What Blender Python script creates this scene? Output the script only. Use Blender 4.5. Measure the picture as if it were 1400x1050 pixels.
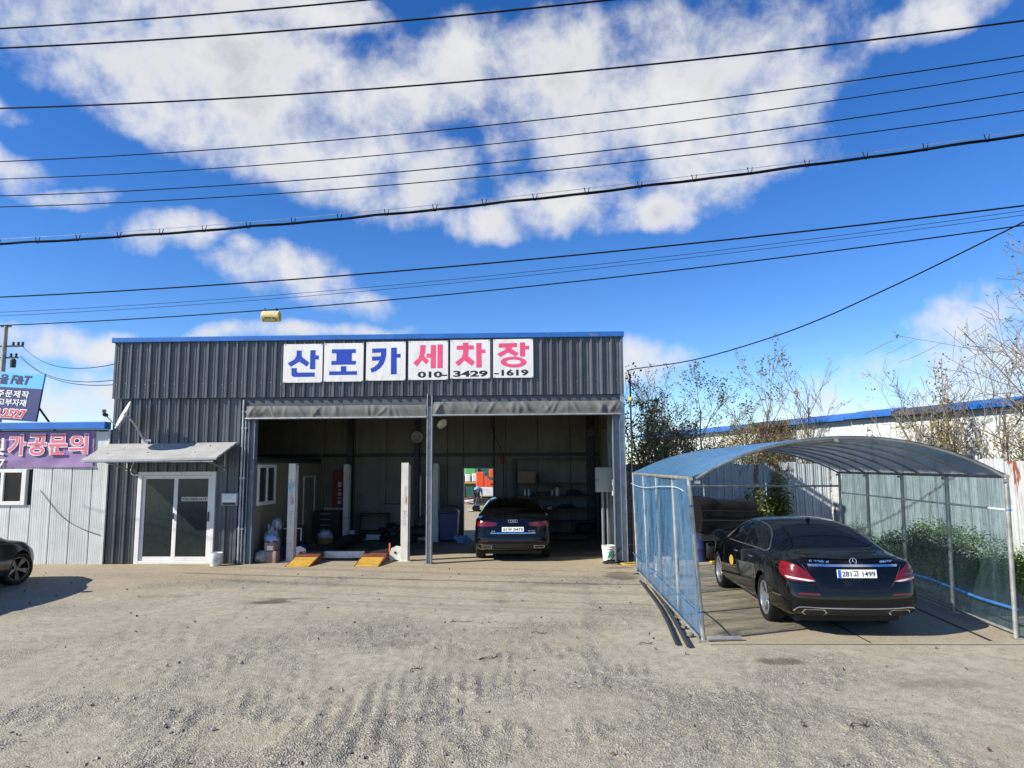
import bpy, bmesh, math, random
import numpy as np
from mathutils import Vector, Matrix, noise as mnoise
from mathutils.bvhtree import BVHTree
from mathutils.geometry import delaunay_2d_cdt

for _o in list(bpy.data.objects):
    bpy.data.objects.remove(_o)
SC = bpy.context.scene
COL = SC.collection
R = math.radians
PI = math.pi

# ------------------------------------------------------------------ camera
CAM_H = 2.25
cam = bpy.data.cameras.new('camera')
cam.sensor_width = 36.0
cam.lens = 36.0 * 960 / 1400
cam.clip_start = 0.05
cam.clip_end = 3000
cam_ob = bpy.data.objects.new('camera', cam)
COL.objects.link(cam_ob)
cam_ob.location = (0, 0, CAM_H)
cam_ob.matrix_world = (Matrix.Translation((0, 0, CAM_H)) @ Matrix.Rotation(R(90) + math.atan(113 / 960), 4, 'X')
                       @ Matrix.Rotation(R(-0.35), 4, 'Z'))
SC.camera = cam_ob

# ------------------------------------------------------------------ light
BANG = -1.968                         # the facade's angle
SUN_L = Vector((2.4, 1.0, -1.7))      # light travel in the facade's frame
SUN_L.rotate(Matrix.Rotation(R(BANG), 3, 'Z'))
SUN_L.normalize()
sun = bpy.data.lights.new('sun', 'SUN')
sun.energy = 5.0
sun.angle = R(0.53)
sun.color = (1.0, 0.925, 0.80)
sun_ob = bpy.data.objects.new('sun', sun)
COL.objects.link(sun_ob)
sun_ob.rotation_euler = SUN_L.to_track_quat('-Z', 'Y').to_euler()
SUN_EL = math.asin(-SUN_L.z)
SUN_ROT = math.atan2(-SUN_L.x, -SUN_L.y)

SC.view_settings.view_transform = 'Standard'
SC.view_settings.look = 'None'
SC.view_settings.exposure = 0.72
SC.view_settings.gamma = 1.0
SC.view_settings.use_curve_mapping = False
SC.render.engine = 'CYCLES'
SC.cycles.use_denoising = True
SC.cycles.max_bounces = 8
SC.cycles.transparent_max_bounces = 24
SC.cycles.sample_clamp_indirect = 6.0
SC.cycles.caustics_reflective = False
SC.cycles.caustics_refractive = False


class NT:
    """small helper to write node graphs"""
    def __init__(s, tree):
        s.t = tree

    def n(s, typ, **kw):
        nd = s.t.nodes.new(typ)
        for k, v in kw.items():
            setattr(nd, k, v)
        return nd

    def put(s, sock, v):
        if isinstance(v, bpy.types.NodeSocket):
            s.t.links.new(v, sock)
        elif v is not None:
            if hasattr(sock.default_value, '__len__') and isinstance(v, (int, float)):
                v = (v,) * len(sock.default_value)
            if hasattr(sock.default_value, '__len__') and len(sock.default_value) == 4 and len(v) == 3:
                v = (*v, 1)
            sock.default_value = v

    def m(s, op, a, b=None, c=None, clamp=False):
        nd = s.n('ShaderNodeMath', operation=op, use_clamp=clamp)
        s.put(nd.inputs[0], a)
        if b is not None: s.put(nd.inputs[1], b)
        if c is not None: s.put(nd.inputs[2], c)
        return nd.outputs[0]

    def vm(s, op, a, b=None):
        nd = s.n('ShaderNodeVectorMath', operation=op)
        s.put(nd.inputs[0], a)
        if b is not None: s.put(nd.inputs[1], b)
        return nd.outputs['Value'] if op in ('LENGTH', 'DOT_PRODUCT') else nd.outputs[0]

    def mix(s, f, a, b, mode='MIX'):
        nd = s.n('ShaderNodeMix', data_type='RGBA', blend_type=mode)
        s.put(nd.inputs[0], f); s.put(nd.inputs[6], a); s.put(nd.inputs[7], b)
        return nd.outputs[2]

    def smooth(s, v, a, b, lo=0.0, hi=1.0):
        nd = s.n('ShaderNodeMapRange', interpolation_type='SMOOTHSTEP')
        s.put(nd.inputs[0], v)
        for i, x in enumerate((a, b, lo, hi)): nd.inputs[i + 1].default_value = x
        return nd.outputs[0]

    def noise(s, vec, scale, detail=4, rough=0.55, dist=0.0):
        nd = s.n('ShaderNodeTexNoise')
        if vec is not None: s.put(nd.inputs['Vector'], vec)
        nd.inputs['Scale'].default_value = scale
        nd.inputs['Detail'].default_value = detail
        nd.inputs['Roughness'].default_value = rough
        nd.inputs['Distortion'].default_value = dist
        return nd.outputs[0]

    def voro(s, vec, scale, out=0, feature='F1'):
        nd = s.n('ShaderNodeTexVoronoi', feature=feature)
        if vec is not None: s.put(nd.inputs['Vector'], vec)
        nd.inputs['Scale'].default_value = scale
        return nd.outputs[out]

    def mapping(s, vec, scale=(1, 1, 1), rot=(0, 0, 0), loc=(0, 0, 0)):
        nd = s.n('ShaderNodeMapping')
        s.put(nd.inputs[0], vec)
        nd.inputs[1].default_value = loc
        nd.inputs[2].default_value = rot
        nd.inputs[3].default_value = scale
        return nd.outputs[0]

    def obj(s):
        return s.n('ShaderNodeTexCoord').outputs['Object']

    def bump(s, h, strength=0.3, dist=0.01, normal=None):
        nd = s.n('ShaderNodeBump')
        nd.inputs['Strength'].default_value = strength
        nd.inputs['Distance'].default_value = dist
        s.put(nd.inputs['Height'], h)
        if normal is not None: s.put(nd.inputs['Normal'], normal)
        return nd.outputs[0]


# ------------------------------------------------------------------ world: sky and its clouds
world = bpy.data.worlds.new('World')
SC.world = world
world.use_nodes = True
wt = world.node_tree
wt.nodes.clear()
w = NT(wt)
sky = w.n('ShaderNodeTexSky', sky_type='NISHITA')
sky.sun_disc = False
sky.sun_elevation = SUN_EL
sky.sun_rotation = SUN_ROT
sky.air_density = 1.0
sky.dust_density = 0.0
sky.altitude = 1800
sky.ozone_density = 2.5
tc = w.n('ShaderNodeTexCoord').outputs['Generated']
dirn = w.vm('NORMALIZE', tc)
sep = w.n('ShaderNodeSeparateXYZ')
w.put(sep.inputs[0], dirn)
az = w.m('ARCTAN2', sep.outputs[0], sep.outputs[1])
el = w.m('ARCSINE', sep.outputs[2])
n_big = w.noise(dirn, 5.0, 3, 0.5)
n_fine = w.noise(dirn, 11.0, 10, 0.60, 0.12)
n_shade = w.noise(w.mapping(dirn, (1, 1, 1.6), loc=(3, 1, 0)), 7.0, 6, 0.55)
azd = w.m('ADD', az, w.m('MULTIPLY', w.m('SUBTRACT', n_big, 0.5), 0.16))
eld = w.m('ADD', el, w.m('MULTIPLY', w.m('SUBTRACT', w.noise(w.mapping(dirn, loc=(7, 2, 1)), 5.0, 3, 0.5), 0.5), 0.10))
# (azimuth, elevation, half width, half height, tilt, density) of the clouds
CLOUDS = [(-0.415, 0.502, 0.308, 0.095, -12, 1), (-0.344, 0.427, 0.185, 0.055, -8, 1), (-0.107, 0.523, 0.142, 0.061, 10, 0.9),
          (0.113, 0.535, 0.153, 0.082, 0, 1), (0.219, 0.479, 0.24, 0.107, 0, 1), (0.38, 0.483, 0.123, 0.085, 20, 0.75),
          (-0.138, 0.394, 0.091, 0.053, 15, 0.9), (-0.033, 0.347, 0.049, 0.026, 0, 0.8), (0.099, 0.379, 0.096, 0.041, 0, 0.85),
          (0.199, 0.364, 0.067, 0.031, 0, 0.85), (-0.64, 0.345, 0.042, 0.021, -8, 0.8), (-0.651, 0.4, 0.028, 0.018, 0, 0.7),
          (-0.579, 0.319, 0.031, 0.012, 0, 0.6), (-0.48, 0.291, 0.068, 0.02, 8, 0.75), (-0.319, 0.256, 0.106, 0.037, -5, 0.85),
          (-0.388, 0.283, 0.033, 0.013, 0, 0.7), (-0.229, 0.23, 0.066, 0.02, 0, 0.6), (-0.58, 0.148, 0.082, 0.026, 0, 0.9),
          (-0.553, 0.085, 0.084, 0.035, 0, 0.75), (-0.307, 0.182, 0.145, 0.014, 3, 0.8), (0.604, 0.175, 0.093, 0.043, 10, 0.75),
          (0.585, 0.112, 0.124, 0.052, 0, 0.6), (0.192, 0.139, 0.051, 0.035, 0, 0.6), (0.439, 0.071, 0.17, 0.038, 0, 0.4),
          (0.566, 0.526, 0.067, 0.025, 10, 0.85), (-0.371, 0.583, 0.225, 0.031, 0, 0.9), (0.035, 0.489, 0.066, 0.054, 0, 0.6),
          (-0.648, 0.507, 0.043, 0.029, 0, 0.5)]
field = None
for (ca, ce, ra, re, rot, wgt) in CLOUDS:
    c_, s_ = math.cos(R(rot)), math.sin(R(rot))
    da = w.m('SUBTRACT', azd, ca)
    de = w.m('SUBTRACT', eld, ce)
    u = w.m('ADD', w.m('MULTIPLY', da, c_ / ra), w.m('MULTIPLY', de, s_ / ra))
    v = w.m('ADD', w.m('MULTIPLY', da, -s_ / re), w.m('MULTIPLY', de, c_ / re))
    q = w.m('ADD', w.m('MULTIPLY', u, u), w.m('MULTIPLY', v, v))
    b = w.m('MULTIPLY', w.m('SUBTRACT', 1.25, q), wgt)
    field = b if field is None else w.m('SMOOTH_MAX', field, b, 0.25)
field = w.m('MAXIMUM', field, -1.6)
# clouds of the same kind all round, beyond what is listed above
around = w.smooth(w.m('ABSOLUTE', az), 0.72, 0.95)
above = w.smooth(el, 0.64, 0.8)
elsewhere = w.m('MAXIMUM', around, above)
free = w.m('MULTIPLY', w.m('SUBTRACT', w.noise(dirn, 2.4, 4, 0.5), 0.565), 9.0)
fld = w.n('ShaderNodeMix', data_type='FLOAT')
w.put(fld.inputs[0], elsewhere); w.put(fld.inputs[2], field); w.put(fld.inputs[3], free)
dens = w.m('ADD', fld.outputs[0], w.m('MULTIPLY', w.m('SUBTRACT', n_fine, 0.5), 4.3))
alpha = w.smooth(dens, -0.30, 1.35)
alpha = w.m('MULTIPLY', alpha, w.smooth(el, 0.0, 0.04))
alpha = w.m('MULTIPLY', alpha, 0.94)
core = w.smooth(dens, 0.7, 2.3)
shade = w.m('MULTIPLY', core, w.smooth(n_shade, 0.38, 0.66))
CLOUD_K = 6.6
ccol = w.mix(shade, tuple(CLOUD_K * x for x in (1.0, 1.0, 1.0)), tuple(CLOUD_K * x for x in (0.66, 0.68, 0.71)))
hs = w.n('ShaderNodeHueSaturation')
hs.inputs['Hue'].default_value = 0.511
hs.inputs['Saturation'].default_value = 1.32
hs.inputs['Value'].default_value = 1.42
w.put(hs.inputs['Color'], sky.outputs[0])
skyc = w.mix(alpha, hs.outputs[0], ccol)
bg = w.n('ShaderNodeBackground')
w.put(bg.inputs[0], skyc)
bg.inputs[1].default_value = 0.08
out = w.n('ShaderNodeOutputWorld')
wt.links.new(bg.outputs[0], out.inputs[0])


# ------------------------------------------------------------------ materials
MATS = {}


def mat(name, base, rough=0.6, metal=0.0, rnd=0.0, var=None, bump=None, coat=0.0, spec=0.5, dirt=None, streak=None, alpha=None):
    """var=(scale, dark factor); bump=(scale, strength); dirt=(colour, scale, amount); streak=(scale xyz, dark factor)"""
    if name in MATS: return MATS[name]
    mt = bpy.data.materials.new(name)
    mt.use_nodes = True
    t = NT(mt.node_tree)
    p = mt.node_tree.nodes['Principled BSDF']
    p.inputs['Roughness'].default_value = rough
    p.inputs['Metallic'].default_value = metal
    p.inputs['Specular IOR Level'].default_value = spec
    p.inputs['Coat Weight'].default_value = coat
    p.inputs['Coat Roughness'].default_value = 0.03
    col = (*base, 1)
    o = t.obj()
    if var:
        f = t.smooth(t.noise(o, var[0], 5, 0.6), 0.35, 0.68)
        col = t.mix(f, base, tuple(x * var[1] for x in base))
    if streak:
        f = t.smooth(t.noise(t.mapping(o, streak[0]), 1.0, 5, 0.6), 0.4, 0.7)
        col = t.mix(f, col, t.mix(1.0, col, (streak[1],) * 3, 'MULTIPLY'))
    if rnd:
        k = t.m('ADD', 1 - rnd, t.m('MULTIPLY', t.n('ShaderNodeObjectInfo').outputs['Random'], 2 * rnd))
        kc = t.n('ShaderNodeCombineXYZ')
        for i in range(3): t.put(kc.inputs[i], k)
        col = t.mix(1.0, col, kc.outputs[0], 'MULTIPLY')
    if dirt:
        f = t.m('MULTIPLY', t.smooth(t.noise(o, dirt[1], 7, 0.68), 0.62 - 0.3 * dirt[2], 0.72), min(1, dirt[2] + 0.3))
        col = t.mix(f, col, dirt[0])
    t.put(p.inputs['Base Color'], col)
    if bump:
        t.put(p.inputs['Normal'], t.bump(t.noise(o, bump[0], 4, 0.6), bump[1], 0.01))
    MATS[name] = mt
    return mt


mat('dark_cladding', (0.122, 0.13, 0.144), 0.36, 0.2, rnd=0.13, var=(1.3, 0.75), bump=(3.5, 0.3), streak=((9, 9, 0.5), 0.72), dirt=((0.21, 0.20, 0.185), 1.6, 0.16))
mat('dark_sheet', (0.085, 0.095, 0.115), 0.5, 0.2, var=(2, 0.8), bump=(4, 0.1))
mat('blue_trim', (0.03, 0.16, 0.52), 0.4, 0.1, rnd=0.12, var=(2, 0.8), dirt=((0.2, 0.22, 0.25), 4, 0.12))
mat('canvas', (0.135, 0.14, 0.135), 0.75, var=(3, 0.8), bump=(9, 0.25), dirt=((0.30, 0.30, 0.28), 6, 0.2))
mat('galvanised', (0.44, 0.46, 0.49), 0.45, 0.6, var=(6, 0.7), dirt=((0.16, 0.13, 0.11), 9, 0.22))
mat('post_paint', (0.20, 0.235, 0.28), 0.5, 0.3, var=(5, 0.75), dirt=((0.10, 0.08, 0.06), 7, 0.25))
mat('dark_steel', (0.035, 0.037, 0.04), 0.55, 0.3, var=(5, 0.7))
mat('white_panel', (0.62, 0.65, 0.64), 0.5, 0.0, rnd=0.06, var=(2, 0.88), streak=((14, 14, 0.35), 0.86), dirt=((0.32, 0.30, 0.26), 5, 0.10))
mat('white_plastic', (0.78, 0.78, 0.76), 0.35, var=(3, 0.92), dirt=((0.45, 0.42, 0.36), 6, 0.12))
mat('sign_white', (0.76, 0.765, 0.76), 0.4, var=(2, 0.93), streak=((7, 7, 0.6), 0.90), dirt=((0.45, 0.43, 0.39), 4, 0.14))
mat('sign_blue', (0.012, 0.055, 0.42), 0.45, var=(3, 0.9))
mat('sign_pink', (0.76, 0.085, 0.21), 0.45, var=(3, 0.9))
mat('sign_black', (0.012, 0.012, 0.014), 0.45)
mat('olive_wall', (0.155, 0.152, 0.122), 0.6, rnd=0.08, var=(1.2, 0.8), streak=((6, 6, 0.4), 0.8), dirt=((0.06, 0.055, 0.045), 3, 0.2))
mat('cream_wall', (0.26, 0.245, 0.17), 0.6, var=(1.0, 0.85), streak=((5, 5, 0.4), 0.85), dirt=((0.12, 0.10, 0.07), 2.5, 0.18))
mat('dark_glass', (0.012, 0.014, 0.015), 0.06, 0.0, spec=0.6, bump=(3, 0.02))
mat('film_glass', (0.028, 0.036, 0.036), 0.22, 0.0, spec=0.45, var=(8, 0.75), bump=(26, 0.05))
mat('awning_sheet', (0.40, 0.40, 0.39), 0.55, var=(3, 0.85), dirt=((0.22, 0.2, 0.17), 5, 0.22))
mat('bleached_white', (0.74, 0.74, 0.72), 0.5, var=(6, 0.85))
mat('lift_white', (0.70, 0.68, 0.62), 0.45, var=(4, 0.88), streak=((14, 14, 1.0), 0.85), dirt=((0.20, 0.11, 0.06), 9, 0.24))
mat('yellow_plate', (0.58, 0.37, 0.06), 0.5, var=(5, 0.85), dirt=((0.035, 0.03, 0.025), 7, 0.30))
mat('rust_red', (0.24, 0.07, 0.035), 0.75, var=(9, 0.65))
mat('orange_mark', (0.72, 0.14, 0.03), 0.5)
mat('faded_blue', (0.30, 0.46, 0.60), 0.5)
mat('faded_letter', (0.50, 0.53, 0.55), 0.5)
mat('box_grey', (0.30, 0.32, 0.33), 0.5, 0.1, var=(4, 0.9))
mat('cream_plastic', (0.55, 0.53, 0.44), 0.5, var=(5, 0.9))
mat('black_rubber', (0.012, 0.012, 0.012), 0.7, var=(9, 0.7))
mat('black_plastic', (0.016, 0.016, 0.018), 0.5, var=(7, 0.7))
mat('blue_plastic', (0.015, 0.03, 0.14), 0.45, var=(4, 0.8))
mat('teal_print', (0.02, 0.30, 0.28), 0.5)
mat('cardboard', (0.27, 0.18, 0.10), 0.8, var=(4, 0.8))
mat('clear_bag', (0.30, 0.32, 0.35), 0.3, var=(8, 0.7), bump=(14, 0.7))
mat('pink_box', (0.33, 0.22, 0.18), 0.7, var=(6, 0.8))
mat('blue_bag', (0.25, 0.38, 0.66), 0.45, bump=(14, 0.6))
mat('red_paint', (0.22, 0.014, 0.014), 0.45, var=(5, 0.8))
mat('red_orange', (0.78, 0.10, 0.035), 0.45, var=(3, 0.85))
mat('yellow_hose', (0.62, 0.42, 0.06), 0.5, var=(8, 0.7))
mat('chrome', (0.75, 0.76, 0.78), 0.12, 1.0)
mat('satin_chrome', (0.62, 0.63, 0.65), 0.25, 1.0)
mat('silver_rim', (0.50, 0.51, 0.52), 0.30, 0.7)
mat('dark_rim', (0.22, 0.22, 0.23), 0.25, 0.85)
mat('car_black', (0.0025, 0.0026, 0.003), 0.04, 0.0, spec=0.42)
mat('car_navy', (0.003, 0.0035, 0.007), 0.05, 0.0, spec=0.36)
mat('car_grey', (0.014, 0.017, 0.016), 0.12, 0.0, spec=0.45)
mat('car_glass', (0.003, 0.003, 0.0035), 0.02, 0.0, spec=0.5)
mat('seam_black', (0.004, 0.004, 0.004), 0.6)
mat('tail_red', (0.15, 0.002, 0.005), 0.2, coat=0.1)
mat('tail_dark', (0.10, 0.004, 0.008), 0.12, coat=1.0)
mat('lamp_clear', (0.62, 0.58, 0.58), 0.15, coat=1.0)
mat('plate_white', (0.78, 0.79, 0.77), 0.4)
mat('plate_blue', (0.02, 0.12, 0.5), 0.4)
mat('rope_blue', (0.035, 0.16, 0.42), 0.5, var=(20, 0.7))
mat('rope_pale', (0.55, 0.68, 0.75), 0.5)
mat('pipe_grey', (0.42, 0.42, 0.40), 0.45, 0.5, var=(6, 0.7), dirt=((0.20, 0.13, 0.07), 8, 0.32))
mat('pipe_black', (0.05, 0.052, 0.056), 0.45, 0.3, var=(8, 0.7))
mat('tarp_black', (0.0045, 0.005, 0.007), 0.7, var=(3, 0.7), bump=(5, 0.9), spec=0.25)
mat('cable_black', (0.008, 0.008, 0.009), 0.8, spec=0.08)
mat('concrete_pole', (0.32, 0.31, 0.29), 0.8, var=(3, 0.8))
mat('banner_purple', (0.30, 0.20, 0.42), 0.6, var=(1.5, 0.85), bump=(3, 0.2))
mat('banner_blue', (0.018, 0.032, 0.15), 0.5, var=(2, 0.85))
mat('banner_sky', (0.12, 0.48, 0.80), 0.5, var=(2, 0.9))
mat('banner_pink', (0.66, 0.16, 0.24), 0.55)
mat('banner_red', (0.62, 0.06, 0.06), 0.55)
mat('letter_white', (0.80, 0.80, 0.78), 0.55)
mat('letter_navy', (0.015, 0.02, 0.12), 0.5)
mat('bark', (0.12, 0.095, 0.075), 0.85, var=(12, 0.6))
mat('bark_pale', (0.21, 0.18, 0.15), 0.85, var=(12, 0.65))
mat('twig_brown', (0.09, 0.06, 0.04), 0.85)
mat('dead_vine', (0.10, 0.055, 0.03), 0.85, var=(8, 0.6))
mat('lamp_metal', (0.12, 0.12, 0.11), 0.35, 0.6)
mat('lamp_lens_shaded', (0.07, 0.07, 0.065), 0.2, var=(18, 0.5))  # lens of the shaded lamp, its shade put into a darker colour
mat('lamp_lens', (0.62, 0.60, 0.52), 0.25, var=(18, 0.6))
mat('yellow_cap', (0.72, 0.48, 0.07), 0.4)
mat('marker_cream', (0.70, 0.58, 0.26), 0.5, var=(5, 0.8), dirt=((0.22, 0.16, 0.06), 9, 0.2))
mat('green_net', (0.02, 0.13, 0.10), 0.8, var=(6, 0.6))
mat('green_paint', (0.12, 0.42, 0.14), 0.5)
mat('white_paint', (0.70, 0.72, 0.74), 0.5, var=(4, 0.85))
mat('skin', (0.45, 0.28, 0.2), 0.6)
mat('cloth_dark', (0.02, 0.02, 0.025), 0.85)
mat('cloth_blue', (0.05, 0.30, 0.62), 0.8)
mat('stone_mix', (0.16, 0.15, 0.135), 0.85, var=(9, 0.55))


def leaf_mat(name, cols, trans=0.25):
    mt = bpy.data.materials.new(name)
    mt.use_nodes = True
    t = NT(mt.node_tree)
    p = mt.node_tree.nodes['Principled BSDF']
    g = t.n('ShaderNodeNewGeometry')
    r = t.n('ShaderNodeValToRGB')
    r.color_ramp.interpolation = 'LINEAR'
    while len(r.color_ramp.elements) < len(cols): r.color_ramp.elements.new(0.5)
    for i, c in enumerate(cols):
        r.color_ramp.elements[i].position = i / max(1, len(cols) - 1)
        r.color_ramp.elements[i].color = (*c, 1)
    t.put(r.inputs[0], g.outputs['Random Per Island'])
    t.put(p.inputs['Base Color'], r.outputs[0])
    p.inputs['Roughness'].default_value = 0.5
    tr = t.n('ShaderNodeBsdfTranslucent')
    t.put(tr.inputs[0], r.outputs[0])
    mx = t.n('ShaderNodeMixShader')
    mx.inputs[0].default_value = trans
    mt.node_tree.links.new(p.outputs[0], mx.inputs[1])
    mt.node_tree.links.new(tr.outputs[0], mx.inputs[2])
    mt.node_tree.links.new(mx.outputs[0], mt.node_tree.nodes['Material Output'].inputs[0])
    MATS[name] = mt


leaf_mat('leaf_green', [(0.05, 0.09, 0.025), (0.09, 0.14, 0.035), (0.16, 0.18, 0.05)])
leaf_mat('leaf_autumn', [(0.08, 0.13, 0.03), (0.22, 0.22, 0.05), (0.34, 0.26, 0.06), (0.24, 0.11, 0.035)])
leaf_mat('leaf_bush', [(0.05, 0.09, 0.02), (0.11, 0.14, 0.025), (0.19, 0.18, 0.03)])
leaf_mat('leaf_brown', [(0.06, 0.03, 0.015), (0.12, 0.065, 0.03), (0.15, 0.10, 0.04)])
leaf_mat('leaf_weed', [(0.06, 0.14, 0.012), (0.12, 0.22, 0.018), (0.22, 0.28, 0.03)])
mat('dull_yellow', (0.16, 0.11, 0.02), 0.6)


# ------------------------------------------------------------------ mesh helpers
class MB:
    def __init__(s):
        s.v, s.f = [], []

    def add(s, verts, faces):
        n = len(s.v)
        s.v += [tuple(p) for p in verts]
        s.f += [tuple(i + n for i in q) for q in faces]
        return s

    def box(s, x0, x1, y0, y1, z0, z1, mtx=None):
        p = [(x, y, z) for z in (z0, z1) for y in (y0, y1) for x in (x0, x1)]
        if mtx is not None: p = [mtx @ Vector(q) for q in p]
        return s.add(p, [(0, 2, 3, 1), (4, 5, 7, 6), (0, 1, 5, 4), (2, 6, 7, 3), (0, 4, 6, 2), (1, 3, 7, 5)])

    def tube(s, pts, r, n=8, caps=True):
        pts = [Vector(p) for p in pts]
        rs = r if isinstance(r, (list, tuple)) else [r] * len(pts)
        up = None
        ring = []
        for i, p in enumerate(pts):
            d = (pts[min(i + 1, len(pts) - 1)] - pts[max(i - 1, 0)])
            if d.length < 1e-9: d = Vector((0, 0, 1))
            d.normalize()
            if up is None:
                up = Vector((0, 0, 1)) if abs(d.z) < 0.9 else Vector((1, 0, 0))
            a = d.cross(up)
            if a.length < 1e-6: a = d.orthogonal()
            a.normalize()
            b = a.cross(d).normalized()
            up = b
            ring.append([p + (a * math.cos(2 * PI * k / n) + b * math.sin(2 * PI * k / n)) * rs[i] for k in range(n)])
        vs = [q for rg in ring for q in rg]
        fs = []
        for i in range(len(pts) - 1):
            for k in range(n):
                fs.append((i * n + k, i * n + (k + 1) % n, (i + 1) * n + (k + 1) % n, (i + 1) * n + k))
        if caps:
            fs.append(tuple(range(n - 1, -1, -1)))
            fs.append(tuple((len(pts) - 1) * n + k for k in range(n)))
        return s.add(vs, fs)

    def lathe(s, prof, n=24, mtx=None, close=False):
        """prof: (radius, height) pairs about z"""
        vs = []
        for r, h in prof:
            for k in range(n):
                vs.append(Vector((r * math.cos(2 * PI * k / n), r * math.sin(2 * PI * k / n), h)))
        if mtx is not None: vs = [mtx @ q for q in vs]
        fs = []
        m = len(prof)
        for i in range(m if close else m - 1):
            j = (i + 1) % m
            for k in range(n):
                fs.append((i * n + k, i * n + (k + 1) % n, j * n + (k + 1) % n, j * n + k))
        if not close:
            if prof[0][0] > 1e-5: fs.append(tuple(range(n - 1, -1, -1)))
            if prof[-1][0] > 1e-5: fs.append(tuple((m - 1) * n + k for k in range(n)))
        return s.add(vs, fs)

    def prism(s, poly, fn, d0, d1):
        """poly in 2D, fn(a, b, d) -> 3D"""
        n = len(poly)
        vs = [fn(a, b, d0) for a, b in poly] + [fn(a, b, d1) for a, b in poly]
        fs = [tuple(range(n - 1, -1, -1)), tuple(range(n, 2 * n))]
        fs += [(i, (i + 1) % n, n + (i + 1) % n, n + i) for i in range(n)]
        return s.add(vs, fs)

    def grid(s, P):
        """P[i][j] points"""
        m, n = len(P), len(P[0])
        return s.add([q for row in P for q in row],
                     [(i * n + j, i * n + j + 1, (i + 1) * n + j + 1, (i + 1) * n + j) for i in range(m - 1) for j in range(n - 1)])

    def mesh(s, name):
        me = bpy.data.meshes.new(name)
        me.from_pydata([tuple(p) for p in s.v], [], s.f)
        me.update()
        return me

    def build(s, name, material, parent=None, smooth=None, bevel=0.0, fix=True):
        me = s.mesh(name)
        if fix:
            bm = bmesh.new()
            bm.from_mesh(me)
            bmesh.ops.recalc_face_normals(bm, faces=bm.faces[:])
            bm.to_mesh(me)
            bm.free()
        return link(name, me, material, parent, smooth, bevel)


def link(name, me, material, parent=None, smooth=None, bevel=0.0):
    o = bpy.data.objects.new(name, me)
    COL.objects.link(o)
    if material is not None:
        me.materials.clear()
        me.materials.append(MATS[material] if isinstance(material, str) else material)
    if smooth is not None:
        me.shade_smooth()
        if smooth < 180: me.set_sharp_from_angle(angle=R(smooth))
    if bevel:
        b = o.modifiers.new('bevel', 'BEVEL')
        b.width = bevel
        b.segments = 2
        b.limit_method = 'ANGLE'
    if parent is not None: o.parent = parent
    return o


def tag(o, label=None, cat=None, group=None, kind=None):
    if label: o['label'] = label
    if cat: o['category'] = cat
    if group: o['group'] = group
    if kind: o['kind'] = kind
    return o


def empty(name, loc=(0, 0, 0), rz=0.0, label=None, cat=None, group=None):
    o = bpy.data.objects.new(name, None)
    COL.objects.link(o)
    o.empty_display_size = 0.2
    o.location = loc
    o.rotation_euler = (0, 0, rz)
    return tag(o, label, cat, group)


BO = Vector((-9.781, 17.164, 0))
BR = Matrix.Rotation(R(BANG), 3, 'Z')


def B(x, y, z=0):
    """facade frame (x along the front, y into the building) to world"""
    return BO + BR @ Vector((x, y, z))


def bthing(name, label, cat, x, y, z=0, rz=0.0, group=None):
    return empty(name, B(x, y, z), R(BANG) + rz, label, cat, group)


def copy_tree(o, parent=None):
    c = o.copy()
    COL.objects.link(c)
    c.parent = parent
    for ch in [q for q in bpy.data.objects if q.parent == o]:
        copy_tree(ch, c)
    return c


def catmull(pts, k=6, closed=False):
    pts = [Vector(p) for p in pts]
    n = len(pts)
    res = []
    for i in range(n if closed else n - 1):
        p = [pts[(i + j) % n] if closed else pts[min(max(i + j, 0), n - 1)] for j in (-1, 0, 1, 2)]
        for q in range(k):
            t = q / k
            res.append(0.5 * ((2 * p[1]) + (p[2] - p[0]) * t + (2 * p[0] - 5 * p[1] + 4 * p[2] - p[3]) * t * t
                              + (3 * p[1] - p[0] - 3 * p[2] + p[3]) * t ** 3))
    if not closed: res.append(pts[-1])
    return res


def text_mesh(name, s, w, h, material, parent, loc, rx=90, ry=0, rz=0, bold=0.0, thick=0.003, keep=False, shear=0.0, spacing=1.0):
    """lettering fitted to w x h, lower left corner at loc, facing -y by default"""
    cu = bpy.data.curves.new(name, 'FONT')
    cu.body = s
    cu.size = 1.0
    cu.offset = bold
    cu.extrude = 0.02
    cu.shear = shear
    cu.space_character = spacing
    cu.resolution_u = 4
    to = bpy.data.objects.new(name, cu)
    COL.objects.link(to)
    bpy.context.view_layer.update()
    me = bpy.data.meshes.new_from_object(to.evaluated_get(bpy.context.evaluated_depsgraph_get()))
    bpy.data.objects.remove(to)
    bpy.data.curves.remove(cu)
    n = len(me.vertices)
    co = np.empty(n * 3, np.float32)
    me.vertices.foreach_get('co', co)
    co = co.reshape(-1, 3)
    lo, hi = co.min(0), co.max(0)
    ext = np.maximum(hi - lo, 1e-6)
    sx, sy = w / ext[0], h / ext[1]
    if keep: sx = sy = min(sx, sy)
    co = (co - lo) * np.array([sx, sy, thick / ext[2]], np.float32)
    me.vertices.foreach_set('co', co.ravel())
    me.update()
    o = link(name, me, material, parent)
    o.location = loc
    o.rotation_euler = (R(rx), R(ry), R(rz))
    return o

# ------------------------------------------------------------------ ground
_tab = np.random.RandomState(5).rand(256, 256)


def vnoise(x, y):
    xi, yi = np.floor(x).astype(int), np.floor(y).astype(int)
    fx, fy = x - xi, y - yi
    fx, fy = fx * fx * (3 - 2 * fx), fy * fy * (3 - 2 * fy)
    a, b = _tab[xi & 255, yi & 255], _tab[(xi + 1) & 255, yi & 255]
    c, d = _tab[xi & 255, (yi + 1) & 255], _tab[(xi + 1) & 255, (yi + 1) & 255]
    return (a * (1 - fx) + b * fx) * (1 - fy) + (c * (1 - fx) + d * fx) * fy


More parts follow.
